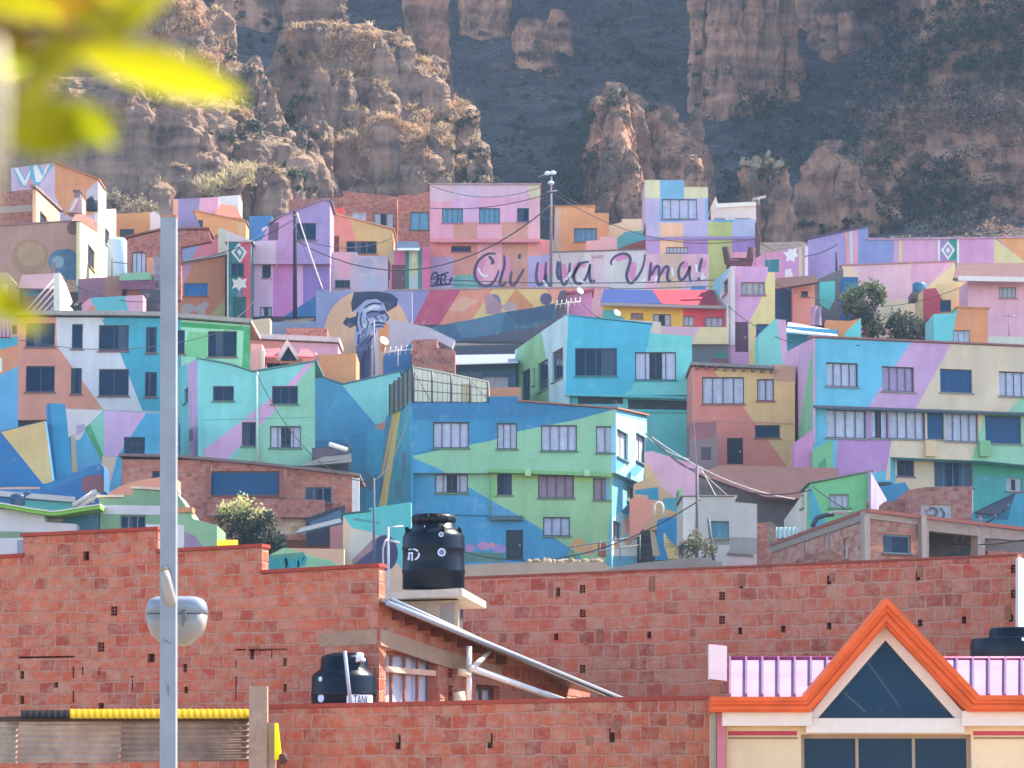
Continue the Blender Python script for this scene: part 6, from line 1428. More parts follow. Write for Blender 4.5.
TUFT_SITES = []
def rock(name, label, d, rows, dr=.8, seed=0, amp=.16, mat=None, fx=.16, e=.75, nr=110, nl=100, structure=False, collect=None, into=None):
    rows = sorted(rows, key=lambda q: -q[0])
    m = MB(); vs = []; fs = []
    zs = [P(512, q[0], d).z for q in rows]
    aa = [(q[2] - q[1]) / 2 * K * d for q in rows]; cc = [P((q[1] + q[2]) / 2, q[0], d).x for q in rows]
    so = Vector((seed * 13.7, seed * 5.3, seed * 7.1))
    nlv = nl
    for j in range(nlv + 1):
        t = j / nlv * (len(rows) - 1); i = min(int(t), len(rows) - 2); f = t - i
        g = f
        z, a, c = zs[i] + (zs[i + 1] - zs[i]) * g, aa[i] + (aa[i + 1] - aa[i]) * g, cc[i] + (cc[i + 1] - cc[i]) * g
        for k in range(nr):
            an = 2 * math.pi * k / nr; ca, sa = math.cos(an), math.sin(an)
            x = c + a * math.copysign(abs(ca) ** e, ca); y = d + a * dr * math.copysign(abs(sa) ** e, sa)
            p = Vector((x, y, z))
            q = Vector((x * fx, y * fx, z * fx * .22)) + so
            n1 = noise.noise(q); g1 = min(1, abs(n1) * 4.2)
            n2 = noise.noise(q * 2.7 + so); g2 = min(1, abs(n2) * 4)
            fr = noise.fractal(Vector((x * .22, y * .22, z * .17)) + so, 1.0, 2.1, 5)
            led = noise.noise(Vector((x * .05, y * .05, z * .33)) + so)
            A = amp * max(2.0, min(a, 9.0))
            disp = -A * (1 - g1) * .9 - A * .4 * (1 - g2) + A * .75 * fr + A * .35 * led + A * .5 * noise.noise(q * .5)
            p += Vector((ca, sa * dr, 0)) * disp
            f2 = noise.fractal(Vector((x * .7, y * .7, z * .45)) + so, .9, 2.2, 4); p += Vector((ca, sa * dr, .25)) * f2 * .55
            p.z += .8 * fr * min(1, a / 3)
            vs.append(p)
    for j in range(nlv):
        for k in range(nr):
            k2 = (k + 1) % nr; fs.append((j * nr + k, j * nr + k2, (j + 1) * nr + k2, (j + 1) * nr + k))
    fs.append(tuple(range(nlv * nr, (nlv + 1) * nr)))
    if into is not None:
        into.mesh_faces(vs, fs, smooth=False); return None
    m.mesh_faces(vs, fs, smooth=False)
    o = m.build(name, mat or ROCK_B)
    if structure: o['kind'] = 'structure'
    else: tag(o, label, 'rock', 'clay rock towers on the cliff')
    if collect is not None:
        for pl in o.data.polygons:
            if pl.normal.z > collect[0] and pl.center.y < d + 3 and (len(collect) < 3 or collect[2](pl.center)):
                TUFT_SITES.append((pl.center.copy(), pl.area, collect[1]))
    return o
def dome(y0, y1, xl, xr, n=5, top=.25):
    """rounded rows from base y0 to top y1"""
    out = []
    for k in range(n + 1):
        t = k / n; w = math.sqrt(max(0, 1 - (t * .985) ** 2)) * (1 - top) + top * (1 - t * .6)
        cx = (xl + xr) / 2; out.append((y0 + (y1 - y0) * t, cx + (xl - cx) * w, cx + (xr - cx) * w))
    return out
# left grassy bluff
S = True
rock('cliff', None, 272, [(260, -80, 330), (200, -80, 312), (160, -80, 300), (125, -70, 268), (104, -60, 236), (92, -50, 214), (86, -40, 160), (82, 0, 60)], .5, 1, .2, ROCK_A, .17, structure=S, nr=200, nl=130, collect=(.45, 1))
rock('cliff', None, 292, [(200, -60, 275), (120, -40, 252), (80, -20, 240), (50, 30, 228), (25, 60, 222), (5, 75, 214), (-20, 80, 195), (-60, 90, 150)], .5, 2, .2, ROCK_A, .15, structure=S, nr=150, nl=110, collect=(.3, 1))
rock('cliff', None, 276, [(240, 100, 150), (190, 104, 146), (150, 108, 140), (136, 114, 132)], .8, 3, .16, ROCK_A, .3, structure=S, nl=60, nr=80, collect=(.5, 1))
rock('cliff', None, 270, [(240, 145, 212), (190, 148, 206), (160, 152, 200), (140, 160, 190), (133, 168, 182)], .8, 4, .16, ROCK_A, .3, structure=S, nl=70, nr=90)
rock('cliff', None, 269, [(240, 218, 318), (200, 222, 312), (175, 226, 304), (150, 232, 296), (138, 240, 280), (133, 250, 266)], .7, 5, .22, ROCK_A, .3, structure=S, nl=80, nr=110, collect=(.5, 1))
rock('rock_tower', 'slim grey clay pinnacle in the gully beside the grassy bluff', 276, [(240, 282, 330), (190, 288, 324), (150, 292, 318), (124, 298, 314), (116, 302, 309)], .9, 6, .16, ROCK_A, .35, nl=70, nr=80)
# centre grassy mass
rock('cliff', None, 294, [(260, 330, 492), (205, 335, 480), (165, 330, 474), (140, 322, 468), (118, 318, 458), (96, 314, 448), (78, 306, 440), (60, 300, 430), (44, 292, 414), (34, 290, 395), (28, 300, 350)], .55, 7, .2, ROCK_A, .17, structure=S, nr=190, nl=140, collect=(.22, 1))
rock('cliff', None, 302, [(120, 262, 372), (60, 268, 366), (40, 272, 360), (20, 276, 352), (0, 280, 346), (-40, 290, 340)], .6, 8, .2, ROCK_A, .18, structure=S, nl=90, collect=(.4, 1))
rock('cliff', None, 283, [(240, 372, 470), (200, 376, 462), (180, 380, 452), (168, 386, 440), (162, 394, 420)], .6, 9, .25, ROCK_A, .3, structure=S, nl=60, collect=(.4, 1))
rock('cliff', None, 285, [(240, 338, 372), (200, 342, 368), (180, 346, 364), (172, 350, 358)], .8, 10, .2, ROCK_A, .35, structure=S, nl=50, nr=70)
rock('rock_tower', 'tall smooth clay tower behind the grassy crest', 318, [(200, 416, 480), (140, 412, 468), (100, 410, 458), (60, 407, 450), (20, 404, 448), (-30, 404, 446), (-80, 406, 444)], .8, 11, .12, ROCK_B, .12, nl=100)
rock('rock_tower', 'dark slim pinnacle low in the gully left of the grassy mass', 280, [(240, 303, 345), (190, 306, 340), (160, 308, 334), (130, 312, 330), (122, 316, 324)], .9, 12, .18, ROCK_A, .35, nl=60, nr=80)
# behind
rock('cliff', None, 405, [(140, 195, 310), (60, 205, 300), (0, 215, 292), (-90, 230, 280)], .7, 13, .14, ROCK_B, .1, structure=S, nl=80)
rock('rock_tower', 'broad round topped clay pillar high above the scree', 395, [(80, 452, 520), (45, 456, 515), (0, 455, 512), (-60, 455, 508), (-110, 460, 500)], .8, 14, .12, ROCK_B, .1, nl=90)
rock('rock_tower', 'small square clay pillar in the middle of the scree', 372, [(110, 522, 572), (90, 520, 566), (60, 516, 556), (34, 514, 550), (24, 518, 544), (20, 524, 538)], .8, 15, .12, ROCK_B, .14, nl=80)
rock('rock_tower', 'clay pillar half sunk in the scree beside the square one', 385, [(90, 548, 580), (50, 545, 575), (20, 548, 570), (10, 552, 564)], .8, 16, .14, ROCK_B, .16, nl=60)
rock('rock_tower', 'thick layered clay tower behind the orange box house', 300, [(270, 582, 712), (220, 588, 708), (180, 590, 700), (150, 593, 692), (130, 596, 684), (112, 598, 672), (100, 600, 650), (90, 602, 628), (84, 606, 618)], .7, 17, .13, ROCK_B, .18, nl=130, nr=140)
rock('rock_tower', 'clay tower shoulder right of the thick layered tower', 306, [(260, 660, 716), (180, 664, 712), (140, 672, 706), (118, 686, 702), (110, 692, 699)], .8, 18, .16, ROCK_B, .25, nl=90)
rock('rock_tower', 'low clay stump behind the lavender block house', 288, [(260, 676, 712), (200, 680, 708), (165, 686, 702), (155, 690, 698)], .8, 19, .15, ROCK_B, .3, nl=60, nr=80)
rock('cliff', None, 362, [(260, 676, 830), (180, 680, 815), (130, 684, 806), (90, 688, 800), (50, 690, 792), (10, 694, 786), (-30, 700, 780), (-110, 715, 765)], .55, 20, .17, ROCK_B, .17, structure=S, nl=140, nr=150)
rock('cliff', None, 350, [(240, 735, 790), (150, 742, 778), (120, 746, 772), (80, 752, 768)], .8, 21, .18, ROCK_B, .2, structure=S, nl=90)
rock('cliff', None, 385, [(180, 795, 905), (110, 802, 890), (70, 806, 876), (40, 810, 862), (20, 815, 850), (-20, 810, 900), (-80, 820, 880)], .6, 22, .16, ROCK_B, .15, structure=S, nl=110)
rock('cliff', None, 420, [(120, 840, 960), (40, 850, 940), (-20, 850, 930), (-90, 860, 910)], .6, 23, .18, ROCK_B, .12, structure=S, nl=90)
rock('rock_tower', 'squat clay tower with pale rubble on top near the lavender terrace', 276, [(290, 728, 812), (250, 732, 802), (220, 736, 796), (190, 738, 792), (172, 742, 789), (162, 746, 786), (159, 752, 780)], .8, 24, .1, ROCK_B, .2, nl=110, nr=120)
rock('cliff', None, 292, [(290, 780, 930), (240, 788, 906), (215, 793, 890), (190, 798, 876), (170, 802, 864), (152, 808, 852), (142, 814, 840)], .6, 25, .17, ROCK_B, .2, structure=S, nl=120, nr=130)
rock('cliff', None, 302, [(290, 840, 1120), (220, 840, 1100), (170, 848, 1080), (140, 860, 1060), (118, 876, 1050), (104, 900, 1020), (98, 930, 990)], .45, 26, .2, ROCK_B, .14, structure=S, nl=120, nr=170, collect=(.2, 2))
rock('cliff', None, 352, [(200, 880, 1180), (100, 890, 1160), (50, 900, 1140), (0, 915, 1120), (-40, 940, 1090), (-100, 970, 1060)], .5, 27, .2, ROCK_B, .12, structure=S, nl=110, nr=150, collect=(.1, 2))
# lobes: the eroded knobs and flutes that make up the bluffs
def lobes(specs, mat, collect=None, seed=1, amp=.2):
    random.seed(seed); M_ = MB()
    for i, (px, top, wd, hgt, d) in enumerate(specs):
        lean = random.uniform(-.1, .12) * wd
        rows = [(top + hgt, px - wd * .62, px + wd * .62), (top + hgt * .55, px - wd * .56, px + wd * .55), (top + hgt * .28, px - wd * .5 + lean, px + wd * .5 + lean), (top + hgt * .12, px - wd * .42 + lean, px + wd * .42 + lean), (top + hgt * .04, px - wd * .28 + lean, px + wd * .27 + lean), (top, px - wd * .08 + lean, px + wd * .07 + lean)]
        rock('cliff', None, d, rows, .85, seed * 50 + i, amp, mat, .3, .85, 44, 40, True, None, M_)
    o = M_.build('cliff', mat); o['kind'] = 'structure'
    if collect:
        for pl in o.data.polygons:
            if pl.normal.z > collect[0]: TUFT_SITES.append((pl.center.copy(), pl.area, collect[1]))
    return o
random.seed(77)
sp = []
for row, (y0, d0, xa, xb, w0, w1, h0) in enumerate([(178, 263, 130, 305, 18, 34, 90), (158, 266, 90, 300, 22, 42, 90), (138, 269, 60, 285, 24, 46, 90), (118, 272, 40, 262, 26, 46, 80), (98, 276, 20, 232, 28, 50, 80)]):
    x = xa
    while x < xb:
        w_ = random.uniform(w0, w1); sp.append((x + w_ / 2, y0 + random.uniform(-10, 10), w_, h0 * random.uniform(.8, 1.2), d0 + random.uniform(-2, 2))); x += w_ * random.uniform(.6, .95)
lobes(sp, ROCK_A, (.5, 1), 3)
sp = []
for (y0, d0, xa, xb, w0, w1, h0) in [(70, 287, 100, 222, 24, 44, 80), (40, 290, 85, 212, 24, 44, 80), (10, 293, 70, 200, 24, 44, 80)]:
    x = xa
    while x < xb:
        w_ = random.uniform(w0, w1); sp.append((x + w_ / 2, y0 + random.uniform(-9, 9), w_, h0, d0 + random.uniform(-2, 2))); x += w_ * random.uniform(.6, .95)
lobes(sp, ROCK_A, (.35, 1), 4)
sp = []
for (y0, d0, xa, xb, w0, w1, h0) in [(170, 281, 345, 470, 20, 36, 70), (148, 283, 340, 470, 22, 38, 80), (122, 285, 335, 462, 24, 42, 80), (96, 288, 318, 450, 26, 44, 80), (70, 291, 305, 438, 26, 44, 80), (50, 294, 298, 420, 26, 44, 80)]:
    x = xa
    while x < xb:
        w_ = random.uniform(w0, w1); sp.append((x + w_ / 2, y0 + abs(x - 375) * .12 + random.uniform(-9, 9), w_, h0, d0 + random.uniform(-2, 2))); x += w_ * random.uniform(.7, 1.05)
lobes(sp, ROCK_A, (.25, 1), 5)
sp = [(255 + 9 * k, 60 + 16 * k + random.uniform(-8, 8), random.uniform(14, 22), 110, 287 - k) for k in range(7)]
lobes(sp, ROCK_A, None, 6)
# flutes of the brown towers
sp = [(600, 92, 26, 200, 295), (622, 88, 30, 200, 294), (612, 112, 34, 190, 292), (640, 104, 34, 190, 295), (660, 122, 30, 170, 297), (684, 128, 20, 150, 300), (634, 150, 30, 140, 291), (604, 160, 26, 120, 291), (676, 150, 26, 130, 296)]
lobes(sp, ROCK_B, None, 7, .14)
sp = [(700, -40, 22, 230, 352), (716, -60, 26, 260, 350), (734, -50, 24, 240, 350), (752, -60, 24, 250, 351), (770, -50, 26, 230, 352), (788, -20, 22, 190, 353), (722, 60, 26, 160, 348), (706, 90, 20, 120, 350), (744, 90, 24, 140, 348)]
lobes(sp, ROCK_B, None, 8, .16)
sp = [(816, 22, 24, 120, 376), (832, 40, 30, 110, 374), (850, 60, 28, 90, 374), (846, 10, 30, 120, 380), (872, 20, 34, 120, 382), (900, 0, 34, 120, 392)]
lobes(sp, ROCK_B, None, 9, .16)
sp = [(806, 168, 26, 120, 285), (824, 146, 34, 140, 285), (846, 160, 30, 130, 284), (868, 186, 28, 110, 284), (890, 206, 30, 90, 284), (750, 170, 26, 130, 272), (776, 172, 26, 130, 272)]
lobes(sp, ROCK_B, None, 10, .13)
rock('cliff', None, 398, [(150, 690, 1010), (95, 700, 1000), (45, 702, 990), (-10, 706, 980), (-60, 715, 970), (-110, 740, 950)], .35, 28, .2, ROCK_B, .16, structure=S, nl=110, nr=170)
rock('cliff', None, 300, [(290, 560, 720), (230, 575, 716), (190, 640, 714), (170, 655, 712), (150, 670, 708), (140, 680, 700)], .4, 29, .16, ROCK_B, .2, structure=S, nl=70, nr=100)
# rubble on the squat tower
m = MB()
random.seed(5)
for k in range(40):
    p = P(random.uniform(742, 788), random.uniform(160, 166), 274 + random.uniform(-1.5, 2)); s = random.uniform(.15, .5)
    bm = bmesh.new(); bmesh.ops.create_icosphere(bm, subdivisions=1, radius=s)
    m.mesh_faces([p + v.co + Vector([random.uniform(-.3, .3) * s for _ in range(3)]) for v in bm.verts], [tuple(v.index for v in f.verts) for f in bm.faces]); bm.free()
m.tube([P(768, 162, 274), P(768, 156, 274), P(769, 150, 274)], [.45, .3, .15], 6)
tag(m.build('rubble', M('#8f8272', .95)), kind='stuff')

def mat_leaf(name, tr=.35):
    m, nt, b = new_mat(name); N = nt.nodes; L = nt.links
    at = N.new('ShaderNodeAttribute'); at.attribute_name = 'paint'
    L.new(at.outputs['Color'], b.inputs['Base Color']); b.inputs['Roughness'].default_value = .75
    t = N.new('ShaderNodeBsdfTranslucent'); L.new(at.outputs['Color'], t.inputs['Color'])
    mx = N.new('ShaderNodeMixShader'); mx.inputs[0].default_value = tr
    L.new(b.outputs[0], mx.inputs[1]); L.new(t.outputs[0], mx.inputs[2]); L.new(mx.outputs[0], N['Material Output'].inputs['Surface'])
    return m
LEAF = mat_leaf('foliage')
def rv():
    while True:
        v = Vector((random.uniform(-1, 1), random.uniform(-1, 1), random.uniform(-1, 1)))
        if .05 < v.length < 1: return v
def vary(c, a=.3):
    k = 1 + random.uniform(-a, a); return (c[0] * k, c[1] * k * random.uniform(.92, 1.08), c[2] * k, 1)
def leaf_quad(m, p, s, col, asp=.55):
    a = rv().normalized(); b = a.cross(rv()).normalized()
    a *= s; b *= s * asp
    m.face([p - a, p + b, p + a, p - b], col)
def tuft(m, p, h, n, col, spread=.75):
    for k in range(n):
        d = Vector((random.gauss(0, spread), random.gauss(0, spread), 1)).normalized() * h * random.uniform(.5, 1.1)
        s = Vector((random.uniform(-1, 1), random.uniform(-1, 1), 0)).normalized() * .045
        q = p + Vector((random.uniform(-.2, .2), random.uniform(-.2, .2), -.1))
        droop = Vector((d.x * .35, d.y * .35, -.18 * h))
        m.face([q - s, q + s, q + d * .6 + s * .8, q + d * .6 - s * .8], col); m.face([q + d * .6 - s * .8, q + d * .6 + s * .8, q + d + droop], col)
random.seed(11)
A_ = [t for t in TUFT_SITES if t[2] == 1]; B2_ = [t for t in TUFT_SITES if t[2] == 2]
m = MB()
for p, ar, _ in random.sample(A_, min(len(A_), 2600)):
    if noise.noise(p * .16) + .45 * noise.noise(p * .5) < -.05: continue
    base = random.choice([(.36, .25, .13), (.42, .30, .16), (.30, .20, .11), (.27, .20, .10), (.46, .36, .20)])
    tuft(m, p, random.uniform(.4, .95), 9, vary(base))
for k in range(260):  # bright patch of straw beside the lavender house
    x, y = random.choice([(205, 190), (215, 187), (228, 183), (238, 178), (245, 172)]); p = P(x + random.gauss(0, 5), y + random.gauss(0, 4), 262 + random.uniform(-2, 3))
    tuft(m, p, random.uniform(.6, 1.2), 9, vary((.50, .40, .22)))
o = m.build('dry_grass', LEAF); tag(o, kind='stuff')
def shrub_mass(m, p, r_, n, cols, s=.22, flat=.8):
    lumps = [p + Vector((random.gauss(0, r_ * .45), random.gauss(0, r_ * .45), random.uniform(.1, .9) * r_ * flat)) for _ in range(max(3, int(r_ * 3)))]
    for k in range(n):
        c = random.choice(lumps); v = rv(); q = c + v.normalized() * r_ * .42 * random.uniform(.6, 1.05)
        leaf_quad(m, q, s * random.uniform(.6, 1.3), vary(random.choice(cols)))
def surf(px, py, d0):
    """point of the hill under a pixel, marching outwards"""
    d = d0
    for _ in range(200):
        p = P(px, py, d)
        if p.z <= hill_z(p.x, p.y): return Vector((p.x, p.y, hill_z(p.x, p.y)))
        d += 1.0
    return P(px, py, d)
DG = [(.035, .05, .028), (.05, .07, .03), (.03, .042, .03), (.07, .08, .04)]
BRN = [(.16, .09, .065), (.20, .12, .085), (.13, .08, .06), (.22, .15, .10)]
from mathutils.bvhtree import BVHTree
import numpy as np
BV, BP = [], []
for o in list(COL.objects):
    if o.type == 'MESH' and o.name.split('.')[0] in ('cliff', 'rock_tower', 'hill'):
        me = o.data; nv = len(BV); co_ = np.empty(len(me.vertices) * 3); me.vertices.foreach_get('co', co_)
        BV += co_.reshape(-1, 3).tolist(); BP += [[i + nv for i in p.vertices] for p in me.polygons]
BVH = BVHTree.FromPolygons(BV, BP); del BV, BP
def hit(px, py):
    h = BVH.ray_cast(CAM, ray(px, py).normalized(), 900)
    return (h[0], h[1]) if h[0] is not None and h[0].y > 255 else (None, None)
random.seed(41)
GOLD = [(.54, .33, .19), (.60, .41, .25), (.46, .28, .16), (.38, .25, .15), (.62, .46, .29)]
m = MB()
for cx, cy, rx, ry, n in [(345, 42, 60, 16, 380), (395, 64, 50, 16, 320), (300, 52, 30, 12, 130), (395, 124, 60, 16, 420), (352, 150, 18, 26, 160), (438, 165, 18, 30, 200), (418, 146, 30, 14, 160), (150, 22, 66, 30, 520), (200, 55, 40, 20, 260), (150, 106, 30, 6, 60), (240, 112, 16, 6, 50), (455, 120, 16, 40, 120), (272, 30, 20, 18, 90)]:
    for k in range(n):
        p, nn = hit(cx + random.gauss(0, .5) * rx, cy + random.gauss(0, .5) * ry)
        if p is None or p.y > 330: continue
        if noise.noise(p * .35) < 0: continue
        c = random.choice(GOLD)
        tuft(m, p, random.uniform(.45, 1.1), 11, vary(c, .2), .8)
        if random.random() < .3: shrub_mass(m, p, random.uniform(.4, .8), 40, [c], .09)
tag(m.build('dry_grass', LEAF), kind='stuff')
m = MB()
DGB = [(.03, .048, .028), (.045, .065, .03), (.026, .04, .026), (.06, .075, .035)]
PKB = [(.24, .13, .095), (.30, .18, .13), (.19, .115, .085), (.27, .19, .13)]
OLV = [(.15, .14, .05), (.20, .17, .05), (.10, .11, .045)]
for cx, cy, rx, ry, n, cols, r0, r1 in [(945, 200, 60, 40, 110, DGB, .7, 1.9), (985, 40, 70, 60, 190, DGB, .7, 2.0), (900, 60, 40, 50, 80, DGB, .6, 1.6), (810, 120, 70, 40, 120, DGB, .7, 1.8), (770, 150, 30, 30, 40, DGB, .6, 1.5), (575, 170, 26, 60, 110, DGB, .7, 1.8), (480, 195, 30, 20, 30, DGB, .5, 1.2),
        (960, 115, 80, 24, 110, PKB, .6, 1.6), (890, 80, 40, 50, 80, PKB, .5, 1.4), (1000, 190, 40, 50, 70, PKB, .5, 1.4), (900, 190, 40, 50, 50, PKB, .4, 1.1), (870, 130, 40, 24, 40, PKB, .5, 1.2), (1000, 30, 40, 40, 30, OLV, .6, 1.4), (880, 150, 30, 20, 16, OLV, .5, 1.1),
        (640, 60, 60, 50, 60, DGB, .5, 1.3), (520, 140, 80, 60, 70, DGB, .35, .9), (540, 110, 90, 70, 60, PKB, .3, .8), (250, 70, 26, 80, 36, DGB, .6, 1.5), (300, 170, 16, 40, 10, DGB, .4, 1.0), (300, 110, 20, 40, 14, DGB, .5, 1.2), (730, 190, 20, 30, 30, DGB, .5, 1.3), (960, 228, 70, 14, 70, PKB, .4, 1.0), (840, 232, 60, 12, 30, DGB, .4, .9)]:
    for k in range(n):
        p, nn = hit(cx + random.gauss(0, .55) * rx, cy + random.gauss(0, .55) * ry)
        if p is None: continue
        sc_ = max(1, p.y / 320)
        shrub_mass(m, p - Vector((0, 0, .3)), random.uniform(r0, r1) * sc_, 75, cols, .17 * sc_)
o = m.build('shrubs', LEAF); tag(o, kind='stuff')
# pale stones scattered over the scree
m = MB(); random.seed(44)
for k in range(2600):
    p, nn = hit(random.uniform(450, 720), random.uniform(10, 215)) if k < 2300 else hit(random.uniform(860, 1020), random.uniform(70, 120))
    if p is None: continue
    s_ = random.uniform(.1, .3) * (1.6 if random.random() < .06 else 1); q = [Vector([random.uniform(-1, 1) for _ in range(3)]).normalized() * s_ for _ in range(4)]
    m.mesh_faces([p + v for v in q], [(0, 1, 2), (0, 2, 3), (0, 3, 1), (1, 3, 2)])
tag(m.build('scattered_stones', M('#75675d', .95, var=.5)), kind='stuff')
# ---- trees and bushes among the houses
BARK = M('#5a4a40', .95, var=.3)
def tree(name, label, cat, px, py, d, h, rx, rz, cols, n=1600, s=.14, lit_cols=None, group=None, lumps=16):
    cz = .62 if name == 'tree' else .46
    if name == 'bush': rz = max(rz, h * .36)
    b = P(px, py, d); root = empty(name, b, label, cat, group)
    tr = MB(); top = b + Vector((random.uniform(-.2, .2), 0, h * .62))
    tr.tube([b, b.lerp(top, .5) + Vector((.08, 0, 0)), top], [h * .035, h * .026, h * .014], 8)
    cs = []
    for k in range(lumps):
        v = rv(); c = b + Vector((v.x * rx * (1.15 - .3 * abs(v.z)), v.y * rx, h * cz + v.z * rz)); cs.append(c)
        tr.tube([b.lerp(top, random.uniform(.45, .95)), c], [h * .012, h * .004], 5, caps=False)
    tr.build('trunk', BARK, root)
    cr = MB(); lr = rx * .30
    for k in range(n):
        c = random.choice(cs); v = rv(); q = c + Vector((v.x, v.y, v.z * 1.25)) * lr * random.uniform(.5, 1.5)
        cl = random.choice(lit_cols if lit_cols and (q.z - b.z) / h > .6 + random.uniform(-.12, .12) else cols)  # brighter upper leaves put the sunlight into the crown colour
        leaf_quad(cr, q, s * random.uniform(.7, 1.3), vary(cl))
    cr.build('crown', LEAF, root); return root
random.seed(31)
tree('tree', 'dark green leafy tree in front of the large pale pink wall', 'tree', 868, 352, 197, 4.3, 1.5, 1.5, DG + [(.06, .085, .035)], 3600, .12, lit_cols=[(.16, .19, .06), (.08, .11, .04), (.06, .09, .035)], lumps=26)
tree('bush', 'dark bush spreading right of the dark green tree', 'bush', 900, 350, 197.5, 2.5, 1.5, .8, DG, 2200, .12, lumps=20)
tree('bush', 'dry brown bush beside the turquoise and orange cube house', 'bush', 924, 346, 195, 2.0, .7, .6, BRN + DG, 900, .11, lumps=9)
tree('bush', 'yellow green bush with a dark base before the brick verandah', 'bush', 243, 556, 137, 2.9, 1.25, .75, [(.045, .06, .035), (.03, .045, .035)], 3400, .085, lit_cols=[(.58, .52, .20), (.42, .42, .14), (.66, .58, .26), (.30, .32, .10)], lumps=34)
tree('bush', 'dark low bush behind the salmon striped wall', 'bush', 270, 556, 136.5, 2.2, .9, .5, [(.03, .045, .035), (.04, .05, .04)], 1600, .08, lumps=12)
tree('bush', 'thin weedy bush in front of the bare cement house', 'bush', 696, 568, 125, 1.6, .75, .5, [(.14, .13, .07), (.22, .18, .09), (.08, .09, .05)], 1100, .06, lumps=14)
tree('bush', 'small dark bush beside the pink and teal loggia house', 'bush', 75, 322, 201, 1.6, .35, .4, DG, 600, .08, lumps=6)
tree('bush', 'pale dry bush behind the lavender top house', 'bush', 140, 222, 250, 1.9, 1.6, .6, [(.34, .26, .16), (.28, .22, .12)], 1200, .12, lumps=14)
# fuzzy dry bushes by the orange top house
tree('bush', 'pale straw bush right of the orange zigzag house', 'bush', 112, 215, 252, 2.6, 1.2, 1.0, [(.38, .28, .20), (.30, .23, .15), (.2, .2, .12)], 1500, .12, lumps=16)

# ---- poles, wires, aerials
def pole(label, px, y0, y1, d, r_, col='#4a4048', arms=(), group='utility poles', lean=0):
    root = empty('utility_pole', P(px, y0, d), label, 'pole', group)
    m = MB(); m.tube([P(px, y0, d), P(px + lean, y1, d)], [r_, r_ * .75], 10); m.build('shaft', M(col, .8), root)
    if arms:
        m = MB()
        for (xa, ya, xb, yb) in arms: m.tube([P(xa, ya, d - .1), P(xb, yb, d - .1)], .05, 6)
        m.build('crossarm', M('#8a8d96', .6), root)
    return root
pole('black utility pole in front of the purple house', 295, 318, 211, 216, .16, '#2c2440', [(291, 216, 299, 215)])
pp = pole('slim pole with two floodlights between the pink and orange houses', 551, 290, 176, 222, .11, '#77748a', [(538, 177, 553, 172), (546, 192, 557, 191)])
for x, y in ((547.5, 173.5), (553, 173), (551, 183)):
    m = MB(); m.lathe([(.05, -.12), (.2, -.08), (.22, .05), (.1, .14)], P(x, y, 221.8), 12); m.build('floodlight', M('#dfe3ea!', .4), pp)
pole('brown wooden pole beside the striped tarpaulin', 58, 330, 272, 203, .14, '#5a3f44')
pole('dark post near the left wing of the tan mural house', 112, 300, 258, 218, .05, '#5a4a50')
pole('thin post in front of the long purple wall', 836.5, 275, 252, 212, .09, '#4a4458')
pole('slim grey pole rising in front of the hat mural', 374, 375, 320, 195, .07, '#8d93b8')
pole('grey pole beside the turquoise swirl mural', 374, 580, 478, 133, .06, '#56708a')
def wire(label, a, b, sag, r_=.03, col='#3c3844', name='cable'):
    m = MB(); A, B_ = P(*a), P(*b)
    L = [A.lerp(B_, k / 14) - Vector((0, 0, sag * 4 * (k / 14) * (1 - k / 14))) for k in range(15)]
    m.tube(L, r_, 5); tag(m.build(name, M(col, .7)), label, 'cable', 'overhead cables')
wire('cable across the upper windows of the pink three storey house', (430, 208, 221), (560, 190, 219), .5)
wire('cable sagging across the lower pink house front to the slim pole', (295, 240, 215), (551, 205, 218), 3.2, .045)
wire('cable from the slim pole to the lavender house', (551, 192, 219), (757, 238, 222), 1.6)
wire('cable along the whole cursive slogan', (430, 279, 221), (770, 277, 213), .35, .035)
wire('second cable just below the one along the slogan', (430, 283, 221), (715, 286, 220), .3, .028)
wire('guy wire from the black pole to the grey blue wall', (297, 213, 215.5), (323, 290, 213), .1, .045, '#c3bccb')
wire('second guy wire spreading from the black pole', (297, 230, 215.5), (334, 312, 212), .3, .025)
wire('thick white cable drooping over the purple tiled roof', (652, 437, 154), (795, 499, 148), .5, .024, '#e6e2e8')
wire('thick white cable end hanging at the turquoise house corner', (640, 430, 157), (689, 459, 154), .25, .022, '#d9e4ec')
wire('dark cable from the green house bay to the small gable house', (645, 433, 157), (812, 490, 139), 1.2, .03)
wire('pale guy wire near the grey pole top', (702, 470, 130), (716, 496, 129), 0, .016, '#cfc6cc')
wire('second pale guy wire near the grey pole top', (702, 472, 129), (728, 496, 128), 0, .014, '#cfc6cc')
wire('cable from the long purple wall to the lavender terrace', (757, 240, 222), (838, 244, 212), 1.0)
wire('cable crossing in front of the flower mural', (465, 552, 150), (700, 500, 128), 1.2, .025)
wire('cable over the small gable house', (812, 486, 138), (1024, 540, 110), 1.0, .025)
wire('cable across the salmon and mustard house', (395, 237, 222), (296, 236, 216), .8)
